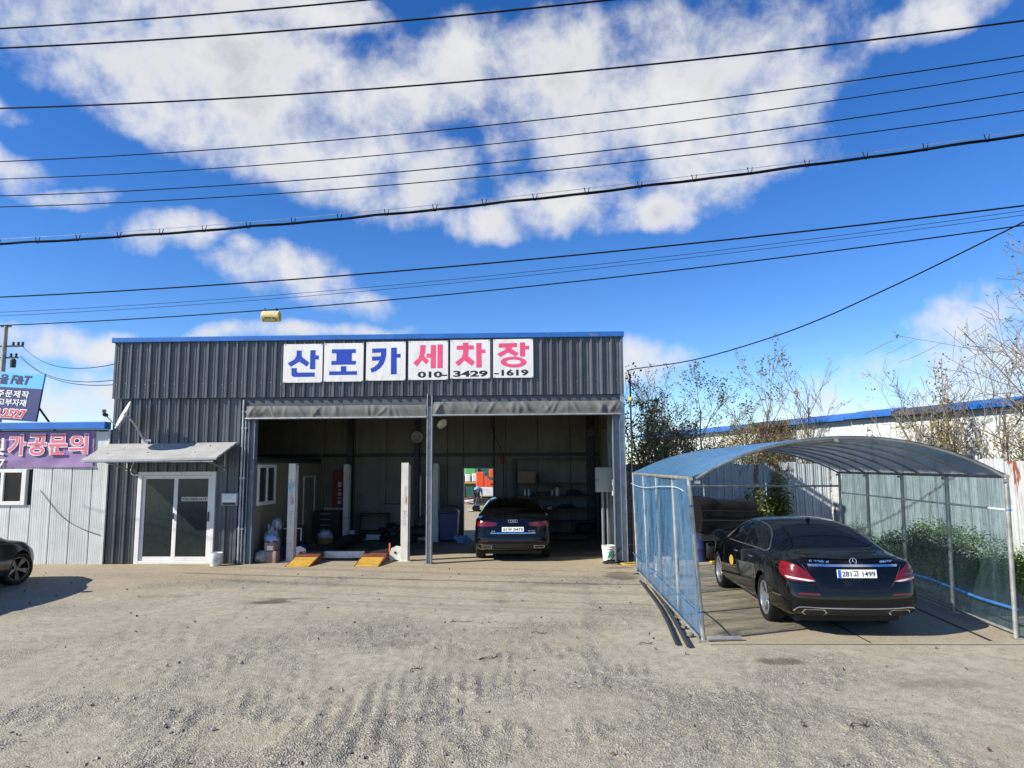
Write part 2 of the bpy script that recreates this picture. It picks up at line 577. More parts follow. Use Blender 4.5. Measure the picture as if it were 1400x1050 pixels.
def fbm(x, y, o=4):
    s, a, t = 0, 0.5, 0
    for k in range(o):
        s = s + a * vnoise(x + 17.3 * k, y + 9.1 * k)
        t += a
        x, y, a = x * 2.03, y * 2.03, a * 0.5
    return s / t


def sstep(v, a, b):
    t = np.clip((v - a) / (b - a), 0, 1)
    return t * t * (3 - 2 * t)


RUTS = [(0.15, 8.9, 1.1, 0.55, 0.02, 0.15, 1.0), (1.0, 7.9, 0.9, 0.5, -0.10, 0.15, 1.0), (1.9, 7.0, 0.9, 0.8, -0.15, 0.17, .9),
        (-0.6, 7.6, 1.2, 0.6, 0.05, 0.16, .9), (-0.9, 6.5, 1.3, 0.9, 0.10, 0.19, 1.0), (-2.6, 6.8, 1.1, 1.0, 0.18, 0.19, .8),
        (-3.4, 8.6, 1.3, 1.6, 0.30, 0.24, .6), (-2.2, 9.8, 1.2, 1.0, 0.30, 0.22, .5), (0.9, 6.0, 1.6, 0.7, -0.05, 0.2, .9),
        (3.0, 6.4, 1.3, 0.9, -0.25, 0.19, .7), (-4.4, 6.6, 1.2, 1.2, 0.25, 0.23, .7), (3.4, 7.6, 1.2, 0.5, -0.4, 0.2, .6),
        (-5.2, 9.6, 1.5, 1.2, 0.4, 0.25, .45), (2.6, 5.4, 1.3, .7, -.2, .2, .8), (-1.6, 5.6, 1.6, .7, .1, .21, .9)]


def slope(y):
    return 0.0 * y


def ground_fields(x, y):
    sc = 1.0
    base_z = slope(y)
    x, y = x / sc, y / sc
    rut = np.zeros_like(x)
    msk = np.zeros_like(x)
    wob = (fbm(x * 1.3, y * 0.5, 3) - 0.5) * 0.75
    brk = sstep(fbm(x * 3.3 + 40, y * 2.2 + 11, 4), 0.40, 0.66)
    lump = fbm(x * 11 + 3, y * 6 + 8, 3)
    for cx, cy, rx, ry, th, lam, am in RUTS:
        g = np.exp(-(((x - cx) / rx) ** 2 + ((y - cy) / ry) ** 2) * 1.1) * am
        ph = (x * math.cos(th) + (y - cy) * math.sin(th)) * 2 * PI / lam + wob * 4
        rut = rut + g * brk * np.abs(np.sin(ph * 0.5)) ** 1.6 * (0.35 + 1.3 * lump)
        msk = np.maximum(msk, g)
    fine = fbm(x * 9, y * 9, 4) - 0.5
    rut = rut * 1.0
    mid = fbm(x * 1.1 + 5, y * 1.1 + 3, 4) - 0.5
    open_ = sstep(15.9 - y - 0.034 * x, 0.0, 1.2) * (1 - sstep(x, 2.1, 2.9) * sstep(y, 8.6, 9.4) * (1 - sstep(x, 7.2, 8.0)))
    band = np.exp(-((y - 15.75 + 0.034 * x) / 0.16) ** 2) * sstep(fbm(x * 2.0, y * 4, 3), 0.25, 0.6)
    wear = np.clip(msk * (0.4 + 0.6 * brk) + 2.3 * np.clip(fbm(x * 0.6 + 8, y * 0.7, 4) - 0.5, 0, 1) + 0.8 * band, 0, 1) * np.maximum(open_, 0.1)
    rough = fbm(x * 28, y * 28, 2) - 0.5
    h = open_ * (0.015 * rut - 0.005 * msk + 0.016 * mid + fine * (0.006 + 0.024 * np.clip(wear, 0, 1)) + rough * (0.005 + 0.016 * wear)) + 0.022 * band * (0.5 + fine)
    h = h - 0.012 * open_
    dirt = np.clip(sstep(y + 0.034 * x, 12.5, 16.2) * 0.75 + 1.6 * np.clip(fbm(x * 0.45 + 3, y * 0.5 + 20, 4) - 0.52, 0, 1), 0, 1)
    pad = sstep(x, 2.2, 2.7) * sstep(y, 9.1, 9.4) * (1 - sstep(y, 16.5, 17.5))
    dirt = np.clip(dirt * (1 - pad) + pad * (0.25 + 1.1 * fbm(x * 0.9, y * 0.7 + 6, 4) - 0.2), 0, 1)
    # oil and damp patches
    # faint paths worn by car wheels
    trk = np.zeros_like(x)
    for a, b, c in ((.2, .06, .012), (-5.2, .10, -.01), (3.3, -.16, .045), (-2.0, -.25, .02)):
        xc = a + b * (y - 9) + c * (y - 9) ** 2 + 0.25 * (fbm(y * .5 + a, y * 0 + 2, 2) - .5)
        for sd in (-.76, .76):
            trk = np.maximum(trk, np.exp(-((x - xc - sd) / .13) ** 2) * sstep(fbm(x * .9 + 30, y * .7 + a, 3), .36, .6))
    trk = trk * open_
    wear = np.clip(wear + .42 * trk * (.3 + 1.2 * fbm(x * 7, y * 7, 3)), 0, 1)
    h = h - .007 * trk
    oil = np.zeros_like(x)
    for ox, oy, rx, ry, am in ((-4.15, 12.35, .35, .28, 1), (-3.9, 12.6, .5, .12, .6), (3.03, 8.46, .38, .14, .8), (2.2, 14.9, .35, .5, .7), (2.3, 16.0, .4, .2, .7),
                               (1.1, 17.35, .16, .07, 1), (1.7, 18.3, 1.0, .45, .8), (-0.3, 12.2, .35, .15, .35), (4.6, 12.9, .6, .5, .4), (3.5, 11.2, .5, .3, .3),
                               (-2.1, 14.6, .3, .12, .5), (-6.2, 12.9, .5, .2, .35), (.9, 13.9, .7, .25, .3), (-1.6, 9.4, .35, .2, .35), (4.4, 7.6, .5, .2, .35), (1.2, 19.6, 2.2, 1.2, .7), (-4.0, 19.5, 1.8, 1.8, .7), (-6.9, 4.9, .8, .2, .5)):
        g = np.exp(-(((x - ox) / rx) ** 2 + ((y - oy) / ry) ** 2))
        oil = np.maximum(oil, am * sstep(g + (fbm(x * 4, y * 4, 4) - 0.5) * 1.0, 0.25, 0.75))
    return h + base_z, wear, dirt, oil


def grow(a, step0, k, end):
    res, s, v = [], step0, a
    while abs(v) < abs(end):
        v += s
        s *= k
        res.append(v)
    return res


def make_ground():
    xs = [-v for v in grow(10.0, 0.12, 1.25, 1500)][::-1] + list(np.arange(-10, -5.5, 0.07)) + list(np.arange(-5.5, 5.5, 0.024)) + list(np.arange(5.5, 9.0, 0.06)) + grow(9.0, 0.12, 1.25, 1500)
    ys = [4.6 - v for v in grow(0, 0.1, 1.25, 800)][::-1] + list(np.arange(4.6, 9.5, 0.022)) + list(np.arange(9.5, 17, 0.055)) + list(np.arange(17, 23, 0.10)) + grow(23.0, 0.2, 1.22, 2000)
    X, Y = np.meshgrid(np.array(xs), np.array(ys))
    h, wear, dirt, oil = ground_fields(X, Y)
    far = sstep(np.maximum(np.abs(X) - 10, np.maximum(4.6 - Y, Y - 23)), 0, 4)
    h = slope(Y) + (h - slope(Y)) * (1 - far)
    m, n = X.shape
    co = np.stack([X, Y, h], -1).reshape(-1, 3).astype(np.float32)
    idx = np.arange(m * n).reshape(m, n)
    q = np.stack([idx[:-1, :-1], idx[:-1, 1:], idx[1:, 1:], idx[1:, :-1]], -1).reshape(-1, 4)
    me = bpy.data.meshes.new('ground')
    me.vertices.add(len(co)); me.vertices.foreach_set('co', co.ravel())
    me.loops.add(q.size); me.loops.foreach_set('vertex_index', q.ravel().astype(np.int32))
    me.polygons.add(len(q)); me.polygons.foreach_set('loop_start', (np.arange(len(q)) * 4).astype(np.int32))
    me.update(calc_edges=True)
    me.validate()
    for nm, arr in (('wear', wear), ('dirt', dirt), ('oil', oil)):
        at = me.attributes.new(nm, 'FLOAT', 'POINT')
        at.data.foreach_set('value', arr.ravel().astype(np.float32))
    me.shade_smooth()
    mt = bpy.data.materials.new('ground_material')
    mt.use_nodes = True
    t = NT(mt.node_tree)
    p = mt.node_tree.nodes['Principled BSDF']
    p.inputs['Roughness'].default_value = 0.9
    p.inputs['Specular IOR Level'].default_value = 0.2
    def att(n):
        a = t.n('ShaderNodeAttribute'); a.attribute_name = n
        return a.outputs['Fac']
    o = t.obj()
    wv, dv, ov = att('wear'), att('dirt'), att('oil')
    n1 = t.noise(o, 0.8, 6, 0.6)
    n2 = t.noise(o, 6.0, 6, 0.7)
    n3 = t.noise(o, 45.0, 3, 0.6)
    st = t.voro(o, 75.0, 1)
    st2 = t.voro(o, 34.0, 1)
    sv = t.n('ShaderNodeSeparateXYZ'); t.put(sv.inputs[0], st)
    sv2 = t.n('ShaderNodeSeparateXYZ'); t.put(sv2.inputs[0], st2)
    base = t.mix(t.smooth(n1, 0.3, 0.7), (0.395, 0.370, 0.285), (0.315, 0.294, 0.222))
    base = t.mix(t.smooth(n2, 0.42, 0.66), base, (0.272, 0.252, 0.188))
    base = t.mix(t.m('MULTIPLY', dv, t.smooth(n2, 0.2, 0.75, 0.55, 1.0)), base, (0.335, 0.270, 0.165))
    # stones of the worn surface: light and dark grains
    grain = t.mix(sv.outputs[0], (0.11, 0.107, 0.10), (0.50, 0.475, 0.42))
    gm = t.m('MULTIPLY', t.smooth(sv.outputs[1], 0.35, 0.75), t.m('ADD', 0.34, t.m('MULTIPLY', wv, 0.6)))
    base = t.mix(gm, base, grain)
    grain2 = t.mix(sv2.outputs[0], (0.13, 0.125, 0.115), (0.48, 0.455, 0.40))
    base = t.mix(t.m('MULTIPLY', t.smooth(sv2.outputs[1], 0.62, 0.8), t.m('ADD', 0.16, t.m('MULTIPLY', wv, 0.6))), base, grain2)
    base = t.mix(t.m('MULTIPLY', wv, t.smooth(n3, 0.40, 0.60, 0.0, 0.72)), base, (0.145, 0.138, 0.125))
    base = t.mix(t.m('MULTIPLY', ov, 0.72), base, (0.055, 0.042, 0.03))
    t.put(p.inputs['Base Color'], base)
    t.put(p.inputs['Roughness'], t.m('SUBTRACT', 0.92, t.m('MULTIPLY', ov, 0.3)))
    hh = t.m('ADD', t.m('MULTIPLY', t.noise(o, 90, 3, 0.6), 0.5), t.m('MULTIPLY', t.voro(o, 60.0, 0), t.m('ADD', 0.25, t.m('MULTIPLY', wv, 1.0))))
    nrm = t.bump(hh, 0.8, 0.016)
    t.put(p.inputs['Normal'], nrm)
    return tag(link('ground', me, mt), kind='structure')


GROUND = make_ground()


def gz(x, y):
    return float(ground_fields(np.array([float(x)]), np.array([float(y)]))[0][0])


def make_pebbles():
    rnd = np.random.RandomState(3)
    n = 9000
    y = 5.2 + (rnd.rand(n) ** 1.5) * 10.5
    x = (rnd.rand(n) * 2 - 1) * (0.78 * y)
    x = np.where(rnd.rand(n) < 0.12, rnd.uniform(-9, 2.1, n), x)
    keep = ~((x > 2.3) & (y > 9.2)) & (x > -9.5) & (x < 8)
    x, y = x[keep], y[keep]
    h, wear, _, _ = ground_fields(x, y)
    k2 = rnd.rand(len(x)) < 0.25 + wear
    x, y, h = x[k2], y[k2], h[k2]
    n = len(x)
    s = 0.003 + 0.008 * rnd.rand(n) ** 4 + 0.014 * (rnd.rand(n) > .985)
    oc = np.array([(1, 0, 0), (0, 1, 0), (-1, 0, 0), (0, -1, 0), (0, 0, .8), (0, 0, -.8)], float)
    fc = [(0, 1, 4), (1, 2, 4), (2, 3, 4), (3, 0, 4), (1, 0, 5), (2, 1, 5), (3, 2, 5), (0, 3, 5)]
    V = oc[None] * s[:, None, None] * rnd.uniform(0.6, 1.4, (n, 6, 3))
    a = rnd.rand(n) * 6.28
    ca, sa = np.cos(a)[:, None], np.sin(a)[:, None]
    vx, vy = V[..., 0] * ca - V[..., 1] * sa, V[..., 0] * sa + V[..., 1] * ca
    V = np.stack([vx + x[:, None], vy + y[:, None], V[..., 2] + h[:, None] + s[:, None] * 0.4], -1).reshape(-1, 3)
    F = (np.array(fc)[None] + (np.arange(n) * 6)[:, None, None]).reshape(-1, 3)
    me = bpy.data.meshes.new('pebbles')
    me.from_pydata(V.tolist(), [], F.tolist())
    o = link('pebbles', me, 'pebble_mix')
    tag(o, 'loose grey pebbles strewn over the worn forecourt', 'pebbles', kind='stuff')


leaf_mat('pebble_mix', [(0.07, 0.068, 0.065), (0.17, 0.16, 0.145), (0.28, 0.265, 0.235)], 0.0)
make_pebbles()

# ------------------------------------------------------------------ garage building
BW = 12.404
garage = bthing('garage_building', 'dark corrugated car wash garage with blue roof edge and two open bays', 'garage', 0, 0)


def corrugated(w, z0, z1, pitch, depth=0.046, x0=0.0, y=0.0):
    """sheet with trapezoid ribs, front to -y, origin at its left edge"""
    n = max(1, round(w / pitch))
    p = w / n
    prof = []
    for i in range(n):
        a = i * p
        prof += [(a, 0), (a + 0.16 * p, 0), (a + .18 * p, .010), (a + .22 * p, .010), (a + .25 * p, 0), (a + .42 * p, 0), (a + .44 * p, .010),
                 (a + .48 * p, .010), (a + .52 * p, 0), (a + 0.66 * p, 0), (a + 0.74 * p, depth), (a + 0.90 * p, depth), (a + 0.98 * p, 0)]
    prof.append((w, 0))
    poly = [(w, -0.012), (0, -0.012)] + prof
    mb = MB()
    m = len(poly)
    # front faces as quads, caps as strips so that nothing is a twisted n-gon
    top = [(x0 + a, y - d, z1) for a, d in prof]
    bot = [(x0 + a, y - d, z0) for a, d in prof]
    topb = [(x0 + a, y + .006, z1) for a, d in prof]
    botb = [(x0 + a, y + .006, z0) for a, d in prof]
    for A, Bq in ((bot, top), (top, topb), (topb, botb), (botb, bot)):
        mb.grid([A, Bq])
    return mb


# upper fascia: thirteen sheets
for i in range(13):
    ww = (BW + 0.06) / 13
    o = corrugated(ww - 0.004, 3.955, 5.335, 0.2395).build('cladding_panel', 'dark_cladding', garage, smooth=20)
    o.location = (0.0 + i * ww, -0.075, 0)
# lower front wall sheets left of the bays
for x0, x1, z0, z1 in ((0.02, 0.735, 0.02, 3.95), (0.738, 1.69, 2.19, 3.95), (1.694, 2.655, 2.19, 3.95), (2.658, 3.22, 0.02, 3.95)):
    o = corrugated(x1 - x0, z0, z1, 0.238).build('cladding_panel', 'dark_cladding', garage, smooth=20)
    o.location = (x0, 0.0, 0)
# roof edge trim
mb = MB()
mb.box(-0.05, BW + 0.08, -0.16, 0.05, 5.335, 5.462)
mb.build('roof_trim', 'blue_trim', garage, bevel=0.012)
mb = MB()
mb.box(-0.05, -0.02, 0.052, 5.6, 5.335, 5.458)
mb.box(BW + 0.05, BW + 0.08, 0.052, 5.6, 5.335, 5.458)
mb.build('roof_trim', 'blue_trim', garage)
# screws on the fascia
mb = MB()
for i in range(52):
    x = 0.14 + i * 0.2395
    for z in (4.30,):
        mb.lathe([(0.012, 0), (0.010, 0.006), (0.0, 0.008)], 6, Matrix.Translation((x - 0.05, -0.077, z + 0.03 * math.sin(i * 2.1))) @ Matrix.Rotation(R(90), 4, 'X'))
s_ = mb.build('screw_head', 'galvanised', garage)
s_['kind'] = 'stuff'
# outer walls and roof
mb = MB()
mb.box(0.0, 0.10, 0.02, 5.6, 0, 5.33)
mb.build('side_wall', 'dark_cladding', garage)
mb = MB()
mb.box(BW - 0.10, BW, 0.03, 5.6, 0, 5.33)
mb.build('side_wall', 'cream_wall', garage)
mb = MB()
mb.box(0.0, BW, 0.0, 5.6, 5.20, 5.30)
mb.build('roof', 'dark_sheet', garage)
mb = MB()
mb.box(0.103, 3.2, 0.03, 0.08, 3.95, 5.195)
mb.box(3.2, BW - 0.103, -0.045, 0.03, 3.95, 5.195)
mb.build('fascia_backing', 'dark_sheet', garage)
# lintel between fascia and canvas
mb = MB()
mb.box(3.225, BW - 0.03, -0.035, 0.05, 3.70, 3.948)
mb.build('lintel', 'dark_sheet', garage, bevel=0.006)
# back wall: insulated panels one metre wide with a doorway
DX0, DX1, DZ = 8.06, 9.0, 2.2
x = 0.1
k = 0
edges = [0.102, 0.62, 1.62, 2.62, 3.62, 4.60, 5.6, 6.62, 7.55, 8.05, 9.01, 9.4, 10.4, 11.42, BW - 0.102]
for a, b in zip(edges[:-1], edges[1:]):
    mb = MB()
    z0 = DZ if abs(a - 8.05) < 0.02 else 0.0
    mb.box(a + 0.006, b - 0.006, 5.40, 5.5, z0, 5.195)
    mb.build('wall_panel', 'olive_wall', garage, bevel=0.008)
mb = MB()
mb.box(0.1, 8.05, 5.503, 5.53, 0, 5.195)
mb.box(9.01, BW - 0.1, 5.503, 5.53, 0, 5.195)
mb.box(8.05, 9.01, 5.503, 5.53, DZ, 5.195)
mb.build('wall_backing', 'dark_sheet', garage)
mb = MB()
mb.box(8.045, 8.075, 5.36, 5.52, 0, DZ - 0.002)
mb.box(8.985, 9.015, 5.36, 5.52, 0, DZ - 0.002)
mb.box(8.045, 9.015, 5.36, 5.52, DZ, DZ + 0.03)
mb.build('door_frame', 'post_paint', garage)
# purlins and inner columns
mb = MB()
mb.box(3.6, BW - 0.11, 5.28, 5.38, 2.58, 2.68)
mb.build('wall_beam', 'dark_steel', garage)
mb = MB()
mb.box(0.11, 3.5, 5.28, 5.38, 2.58, 2.68)
mb.build('wall_beam', 'dark_steel', garage)
for cx, wd in ((4.52, 0.16), (6.62, 0.14), (12.02, 0.22)):
    mb = MB()
    mb.box(cx - wd / 2, cx + wd / 2, 5.10, 5.275, 0, 5.19)
    mb.build('column', 'dark_steel', garage, bevel=0.006)
for yy in (1.4, 3.2):
    mb = MB()
    mb.box(3.55, BW - 0.105, yy, yy + 0.12, 5.04, 5.195)
    mb.build('roof_beam', 'dark_steel', garage)
mb = MB()
mb.box(12.19, 12.30, 1.32, 1.46, 0, 5.03)
mb.build('column', 'post_paint', garage, bevel=0.006)
# posts at the front
mb = MB()
mb.box(3.42, 3.44, -0.09, 0.10, 0, 3.697); mb.box(3.44, 3.56, -0.01, 0.01, 0, 3.697); mb.box(3.56, 3.58, -0.09, 0.10, 0, 3.697)
mb.build('front_post', 'post_paint', garage)
mb = MB()
mb.box(3.232, 3.415, 0.02, 0.06, 0, 3.697)
mb.build('wall_edge', 'dark_sheet', garage)
mb = MB()
mb.tube([(3.27, -0.06, 0.02), (3.27, -0.06, 3.9)], 0.028, 10)
mb.tube([(3.335, -0.05, 0.02), (3.335, -0.05, 3.4)], 0.02, 8)
for z in (0.8, 2.0, 3.2, 3.6):
    mb.box(3.23, 3.37, -0.07, 0.0, z, z + 0.03)
mb.build('conduit', 'galvanised', garage, smooth=40)
cp = MB()
cp.box(7.745, 7.765, -0.12, 0.08, 0, 4.0); cp.box(7.765, 7.855, -0.035, -0.015, 0, 4.0); cp.box(7.855, 7.875, -0.12, 0.08, 0, 3.95)
cp.box(7.70, 7.92, -0.16, 0.11, 0.0, 0.012)
cp.build('front_post', 'galvanised', garage)
mb = MB()
mb.box(12.17, 12.19, -0.09, 0.12, 0, 3.697); mb.box(12.19, 12.33, -0.02, 0.0, 0, 3.697); mb.box(12.33, 12.35, -0.09, 0.12, 0, 3.697)
mb.build('front_post', 'post_paint', garage)
mb = MB()
mb.box(12.36, 12.47, -0.05, 0.025, 0.01, 3.95)
mb.build('corner_trim', 'galvanised', garage)


# rolled canvas curtains
def canvas(x0, x1, zb, zt, seed):
    rnd = random.Random(seed)
    P = []
    nx, nz = 200, 14
    folds = [(rnd.uniform(x0, x1), rnd.uniform(-1.2, 1.2), rnd.uniform(0.025, 0.08), rnd.uniform(0.004, 0.022)) for _ in range(44)]
    for j in range(nz + 1):
        t = j / nz
        row = []
        for i in range(nx + 1):
            x = x0 + (x1 - x0) * i / nx
            z = zt + (zb - zt) * t
            y = -0.10 - 0.016 * math.sin(PI * min(1, t * 1.15)) - 0.02 * t
            for fx, sl, wd, am in folds:
                d = (x - fx - sl * 0.25 * (t - 0.5)) / wd
                y -= am * math.exp(-d * d) * math.sin(PI * (0.15 + 0.75 * t))
            y -= 0.008 * (mnoise.noise((x * 2.2, z * 6, seed)))
            z += 0.012 * mnoise.noise((x * 0.9, 3.0, seed)) * (1 if t in (0, 1) else 0.6)
            row.append((x, y, z))
        P.append(row)
    mb = MB()
    mb.grid(P)
    mb.grid([[(q[0], -0.045, q[2]) for q in r] for r in (P[0], P[-1])])
    mb.grid([P[0], [(q[0], -0.045, q[2]) for q in P[0]]])
    mb.grid([P[-1], [(q[0], -0.045, q[2]) for q in P[-1]]])
    c = mb.build('canvas_curtain', 'canvas', garage, smooth=60)
    pb = MB()
    pb.tube([(x0 - 0.02, -0.13, zb - 0.02), (x1 + 0.02, -0.13, zb - 0.02)], 0.022, 8)
    pb.build('roller_pipe', 'galvanised', c, smooth=40)


canvas(3.36, 7.73, 3.46, 3.74, 1)
canvas(7.885, 12.36, 3.50, 3.80, 2)

# sliding office door
door = MB()
door.box(0.745, 0.85, -0.06, 0.06, 0.0, 2.18); door.box(2.555, 2.65, -0.06, 0.06, 0.0, 2.18)
door.box(0.85, 2.555, -0.06, 0.06, 2.09, 2.18); door.box(0.85, 2.555, -0.06, 0.06, 0.0, 0.075)
od = door.build('sliding_door', 'white_plastic', garage, bevel=0.008)
for x0, x1, yy in ((0.855, 1.70, -0.02), (1.66, 2.55, -0.045)):
    mb = MB()
    mb.box(x0, x0 + 0.075, yy, yy + 0.022, 0.08, 2.085); mb.box(x1 - 0.075, x1, yy, yy + 0.022, 0.08, 2.085)
    mb.box(x0 + 0.075, x1 - 0.075, yy, yy + 0.022, 2.01, 2.085); mb.box(x0 + 0.075, x1 - 0.075, yy, yy + 0.022, 0.08, 0.17)
    mb.build('door_leaf', 'white_plastic', od, bevel=0.004)
    mb = MB()
    mb.box(x0 + 0.07, x1 - 0.07, yy + 0.007, yy + 0.014, 0.165, 2.015)
    mb.build('glass_pane', 'film_glass', od)
mb = MB()
mb.box(1.64, 1.665, -0.075, -0.046, 1.05, 1.20); mb.box(2.50, 2.525, -0.085, -0.05, 1.0, 1.22)
mb.build('door_handle', 'black_plastic', od, bevel=0.004)
mb = MB()
mb.box(1.83, 2.47, -0.0395, -0.0385, 1.475, 1.575)
mb.build('phone_sticker', 'cream_plastic', od)
text_mesh('phone_lettering', '010-3429-1619', 0.58, 0.062, 'sign_black', od, (1.86, -0.0405, 1.494), bold=0.02, thick=0.001)
# lintel over the office door inside
mb = MB()
mb.box(0.102, 3.2, 0.062, 0.10, 2.2, 3.94)
mb.box(0.102, 0.74, 0.062, 0.10, 0, 2.19)
mb.box(2.66, 3.23, 0.062, 0.10, 0, 2.19)
mb.build('office_front_lining', 'cream_wall', garage)
# dark office interior behind the film: back of the room
mb = MB()
mb.box(0.102, 3.45, 2.4, 2.46, 0, 2.3)
mb.build('office_partition', 'dark_sheet', garage)

# awning over the office door
aw = MB()
a0, a1 = Vector((-0.03, -0.045, 2.86)), Vector((3.13, -0.045, 2.88))
b0, b1 = Vector((-0.07, -1.0, 2.46)), Vector((3.08, -1.0, 2.50))
rows = []
for j in range(22):
    t = j / 21
    dz = 0.010 if (j % 4 == 2) else 0.0
    rows.append([tuple(a0.lerp(b0, t) + Vector((0, 0, dz))), tuple(a0.lerp(b0, t).lerp(a1.lerp(b1, t), .5) + Vector((0, 0, dz - 0.006))), tuple(a1.lerp(b1, t) + Vector((0, 0, dz)))])
aw.grid(rows)
aw.grid([[(q[0], q[1], q[2] - 0.045) for q in r] for r in rows])
for c_ in (0, 2):
    aw.grid([[r[c_] for r in rows], [(r[c_][0], r[c_][1], r[c_][2] - 0.045) for r in rows]])
for r_ in (rows[0], rows[-1]):
    aw.grid([r_, [(q[0], q[1], q[2] - 0.045) for q in r_]])
ao = aw.build('awning', 'awning_sheet', garage, smooth=25)
mb = MB()
for x, t in ((0.55, .3), (0.35, .62), (1.42, .22), (1.28, .6), (2.55, .22), (2.42, .66)):
    p = a0.lerp(b0, t).lerp(a1.lerp(b1, t), x / 3.1)
    mb.lathe([(0.025, 0), (0.025, 0.012), (0.0, 0.02)], 8, Matrix.Translation(p + Vector((0, 0, 0.004))))
bl_ = mb.build('washer_bolt', 'white_plastic', ao)
mb = MB()
mb.box(0.0, 3.0, -0.98, -0.94, 2.40, 2.435)
for x in (0.45, 2.85):
    mb.tube([(x, -0.05, 2.25), (x, -0.93, 2.41)], 0.018, 6)
    mb.box(x - .02, x + .02, -0.05, -0.02, 2.2, 2.8)
mb.build('awning_bracket', 'galvanised', ao)
mb = MB()
mb.tube(catmull([(0.62, -0.05, 2.4), (0.58, -0.09, 2.25), (0.62, -0.09, 2.12), (0.76, -0.07, 2.10)], 5), 0.012, 6)
mb.build('cable', 'white_plastic', garage, smooth=60)

# left inner wall: the office box with its window and door
ow = MB()
X = 3.5
for y0, y1, z0, z1 in ((0.10, 0.22, 0, 2.38), (1.36, 3.68, 0, 2.38), (0.22, 1.36, 0, 1.36), (0.22, 1.36, 2.3, 2.38), (4.68, 5.39, 0, 2.38), (3.68, 4.68, 1.98, 2.38)):
    ow.box(X - 0.04, X + 0.05, y0, y1, z0, z1)
ow.build('office_side_wall', 'cream_wall', garage)
mb = MB()
mb.box(0.11, X + 0.02, 0.10, 5.39, 2.382, 2.44)
mb.build('office_ceiling', 'dark_sheet', garage)
mb = MB()
mb.box(X + 0.0, X + 0.055, 0.05, 5.39, 2.442, 2.52)
mb.build('wall_beam', 'dark_steel', garage)
wf = MB()
for y0, y1, z0, z1 in ((0.2, 0.29, 1.34, 2.34), (1.29, 1.38, 1.34, 2.34), (0.29, 1.29, 2.26, 2.34), (0.29, 1.29, 1.34, 1.43), (0.76, 0.83, 1.43, 2.26)):
    wf.box(X + 0.052, X + 0.095, y0, y1, z0, z1)
win = wf.build('side_window', 'white_plastic', garage, bevel=0.006)
mb = MB()
mb.box(X + 0.055, X + 0.065, 0.285, 0.765, 1.425, 2.265); mb.box(X + 0.06, X + 0.07, 0.825, 1.295, 1.425, 2.265)
mb.build('glass_pane', 'film_glass', win)
mb = MB()
mb.box(X + 0.0, X + 0.04, 3.70, 4.66, 0.01, 1.96)
sd = mb.build('inner_door', 'cream_wall', garage)
mb = MB()
mb.box(X + 0.051, X + 0.075, 3.64, 3.70, 0, 2.02); mb.box(X + 0.051, X + 0.075, 4.66, 4.72, 0, 2.02); mb.box(X + .051, X + .075, 3.70, 4.66, 1.97, 2.02)
mb.build('door_frame', 'white_panel', sd)
mb = MB()
mb.lathe([(0.03, 0), (0.035, 0.03), (0.02, 0.06), (0, 0.065)], 10, Matrix.Translation((X + 0.041, 3.85, 0.98)) @ Matrix.Rotation(R(90), 4, 'Y'))
mb.build('door_handle', 'chrome', sd, smooth=50)

# ------------------------------------------------------------------ sign boards on the fascia
BOARDS = [(4.235, 4.30, 5.245, 0), (5.235, 4.315, 5.255, 1), (6.262, 4.33, 5.275, 2), (7.292, 4.335, 5.285, 3), (8.308, 4.355, 5.30, 4), (9.345, 4.365, 5.31, 5)]
GLYPH = [
    ('blue character for San at the left end of the row', 'sign_blue', 28, 60, [
        [(98, 93), (125, 93), (124, 118), (128, 128), (167, 158), (154, 180), (114, 153), (68, 181), (51, 162), (86, 142), (97, 122)],
        [(171, 90), (199, 90), (199, 118), (217, 118), (217, 140), (199, 140), (199, 193), (171, 193)],
        [(72, 188), (101, 188), (101, 206), (108, 212), (197, 210), (197, 233), (86, 236), (74, 228)]]),
    ('blue character', 'sign_blue', 252, 55, [
        [(292, 87), (420, 84), (420, 105), (399, 105.5), (399, 148), (422, 147.5), (420, 168), (291, 171), (291, 150), (317, 149.6), (317, 107.5), (292, 108)],
        [(342, 178), (371, 177), (371, 205), (428, 203.5), (428, 223), (280, 226.5), (280, 206.5), (342, 205.5)]]),
    ('blue character', 'sign_blue', 478, 49, [
        [(509, 84), (584, 81), (584, 112), (580, 140), (570, 166), (552, 190), (530, 205), (508, 213), (501, 192), (522, 182), (540, 166), (549, 147), (509, 149), (509, 127), (555, 125), (557, 104), (509, 107)],
        [(610, 78), (640, 77), (640, 111), (660, 110), (660, 131), (640, 131), (641, 220), (610, 222)]]),
    ('pink character', 'sign_pink', 698, 46, [
        [(760, 67), (788, 66), (786, 105), (780, 123), (806, 150), (791, 169), (770, 147), (742, 181), (723, 161), (750, 137), (758, 113)],
        [(816, 65), (843, 64.5), (843, 189), (816, 190), (816, 133), (794, 133), (794, 112), (816, 111.5)],
        [(851, 62), (879, 61), (879, 188), (851, 189)]]),
    ('pink character', 'sign_pink', 918, 40, [
        [(984, 54), (1012, 53), (1012, 68), (1041, 67), (1041, 89), (1013, 90), (1012, 112), (1010, 124), (1047, 155), (1031, 178), (992, 149), (960, 179), (943, 160), (976, 134), (984, 114), (985, 91), (951, 92), (951, 70.5), (984, 69)],
        [(1054, 55), (1082, 54), (1082, 89), (1102, 88.5), (1102, 108), (1082, 108.5), (1083, 185), (1055, 187)]]),
    ('pink character', 'sign_pink', 1145, 33, [
        [(1173, 56), (1270, 52), (1269, 74), (1243, 76), (1239, 84), (1278, 106), (1264, 126), (1222, 104), (1181, 129), (1164, 112), (1203, 92), (1211, 77.5), (1173, 79)],
        [(1285, 50), (1312, 48), (1312, 67.5), (1333, 66.5), (1333, 86), (1312, 87), (1312, 124), (1285, 126)]])]
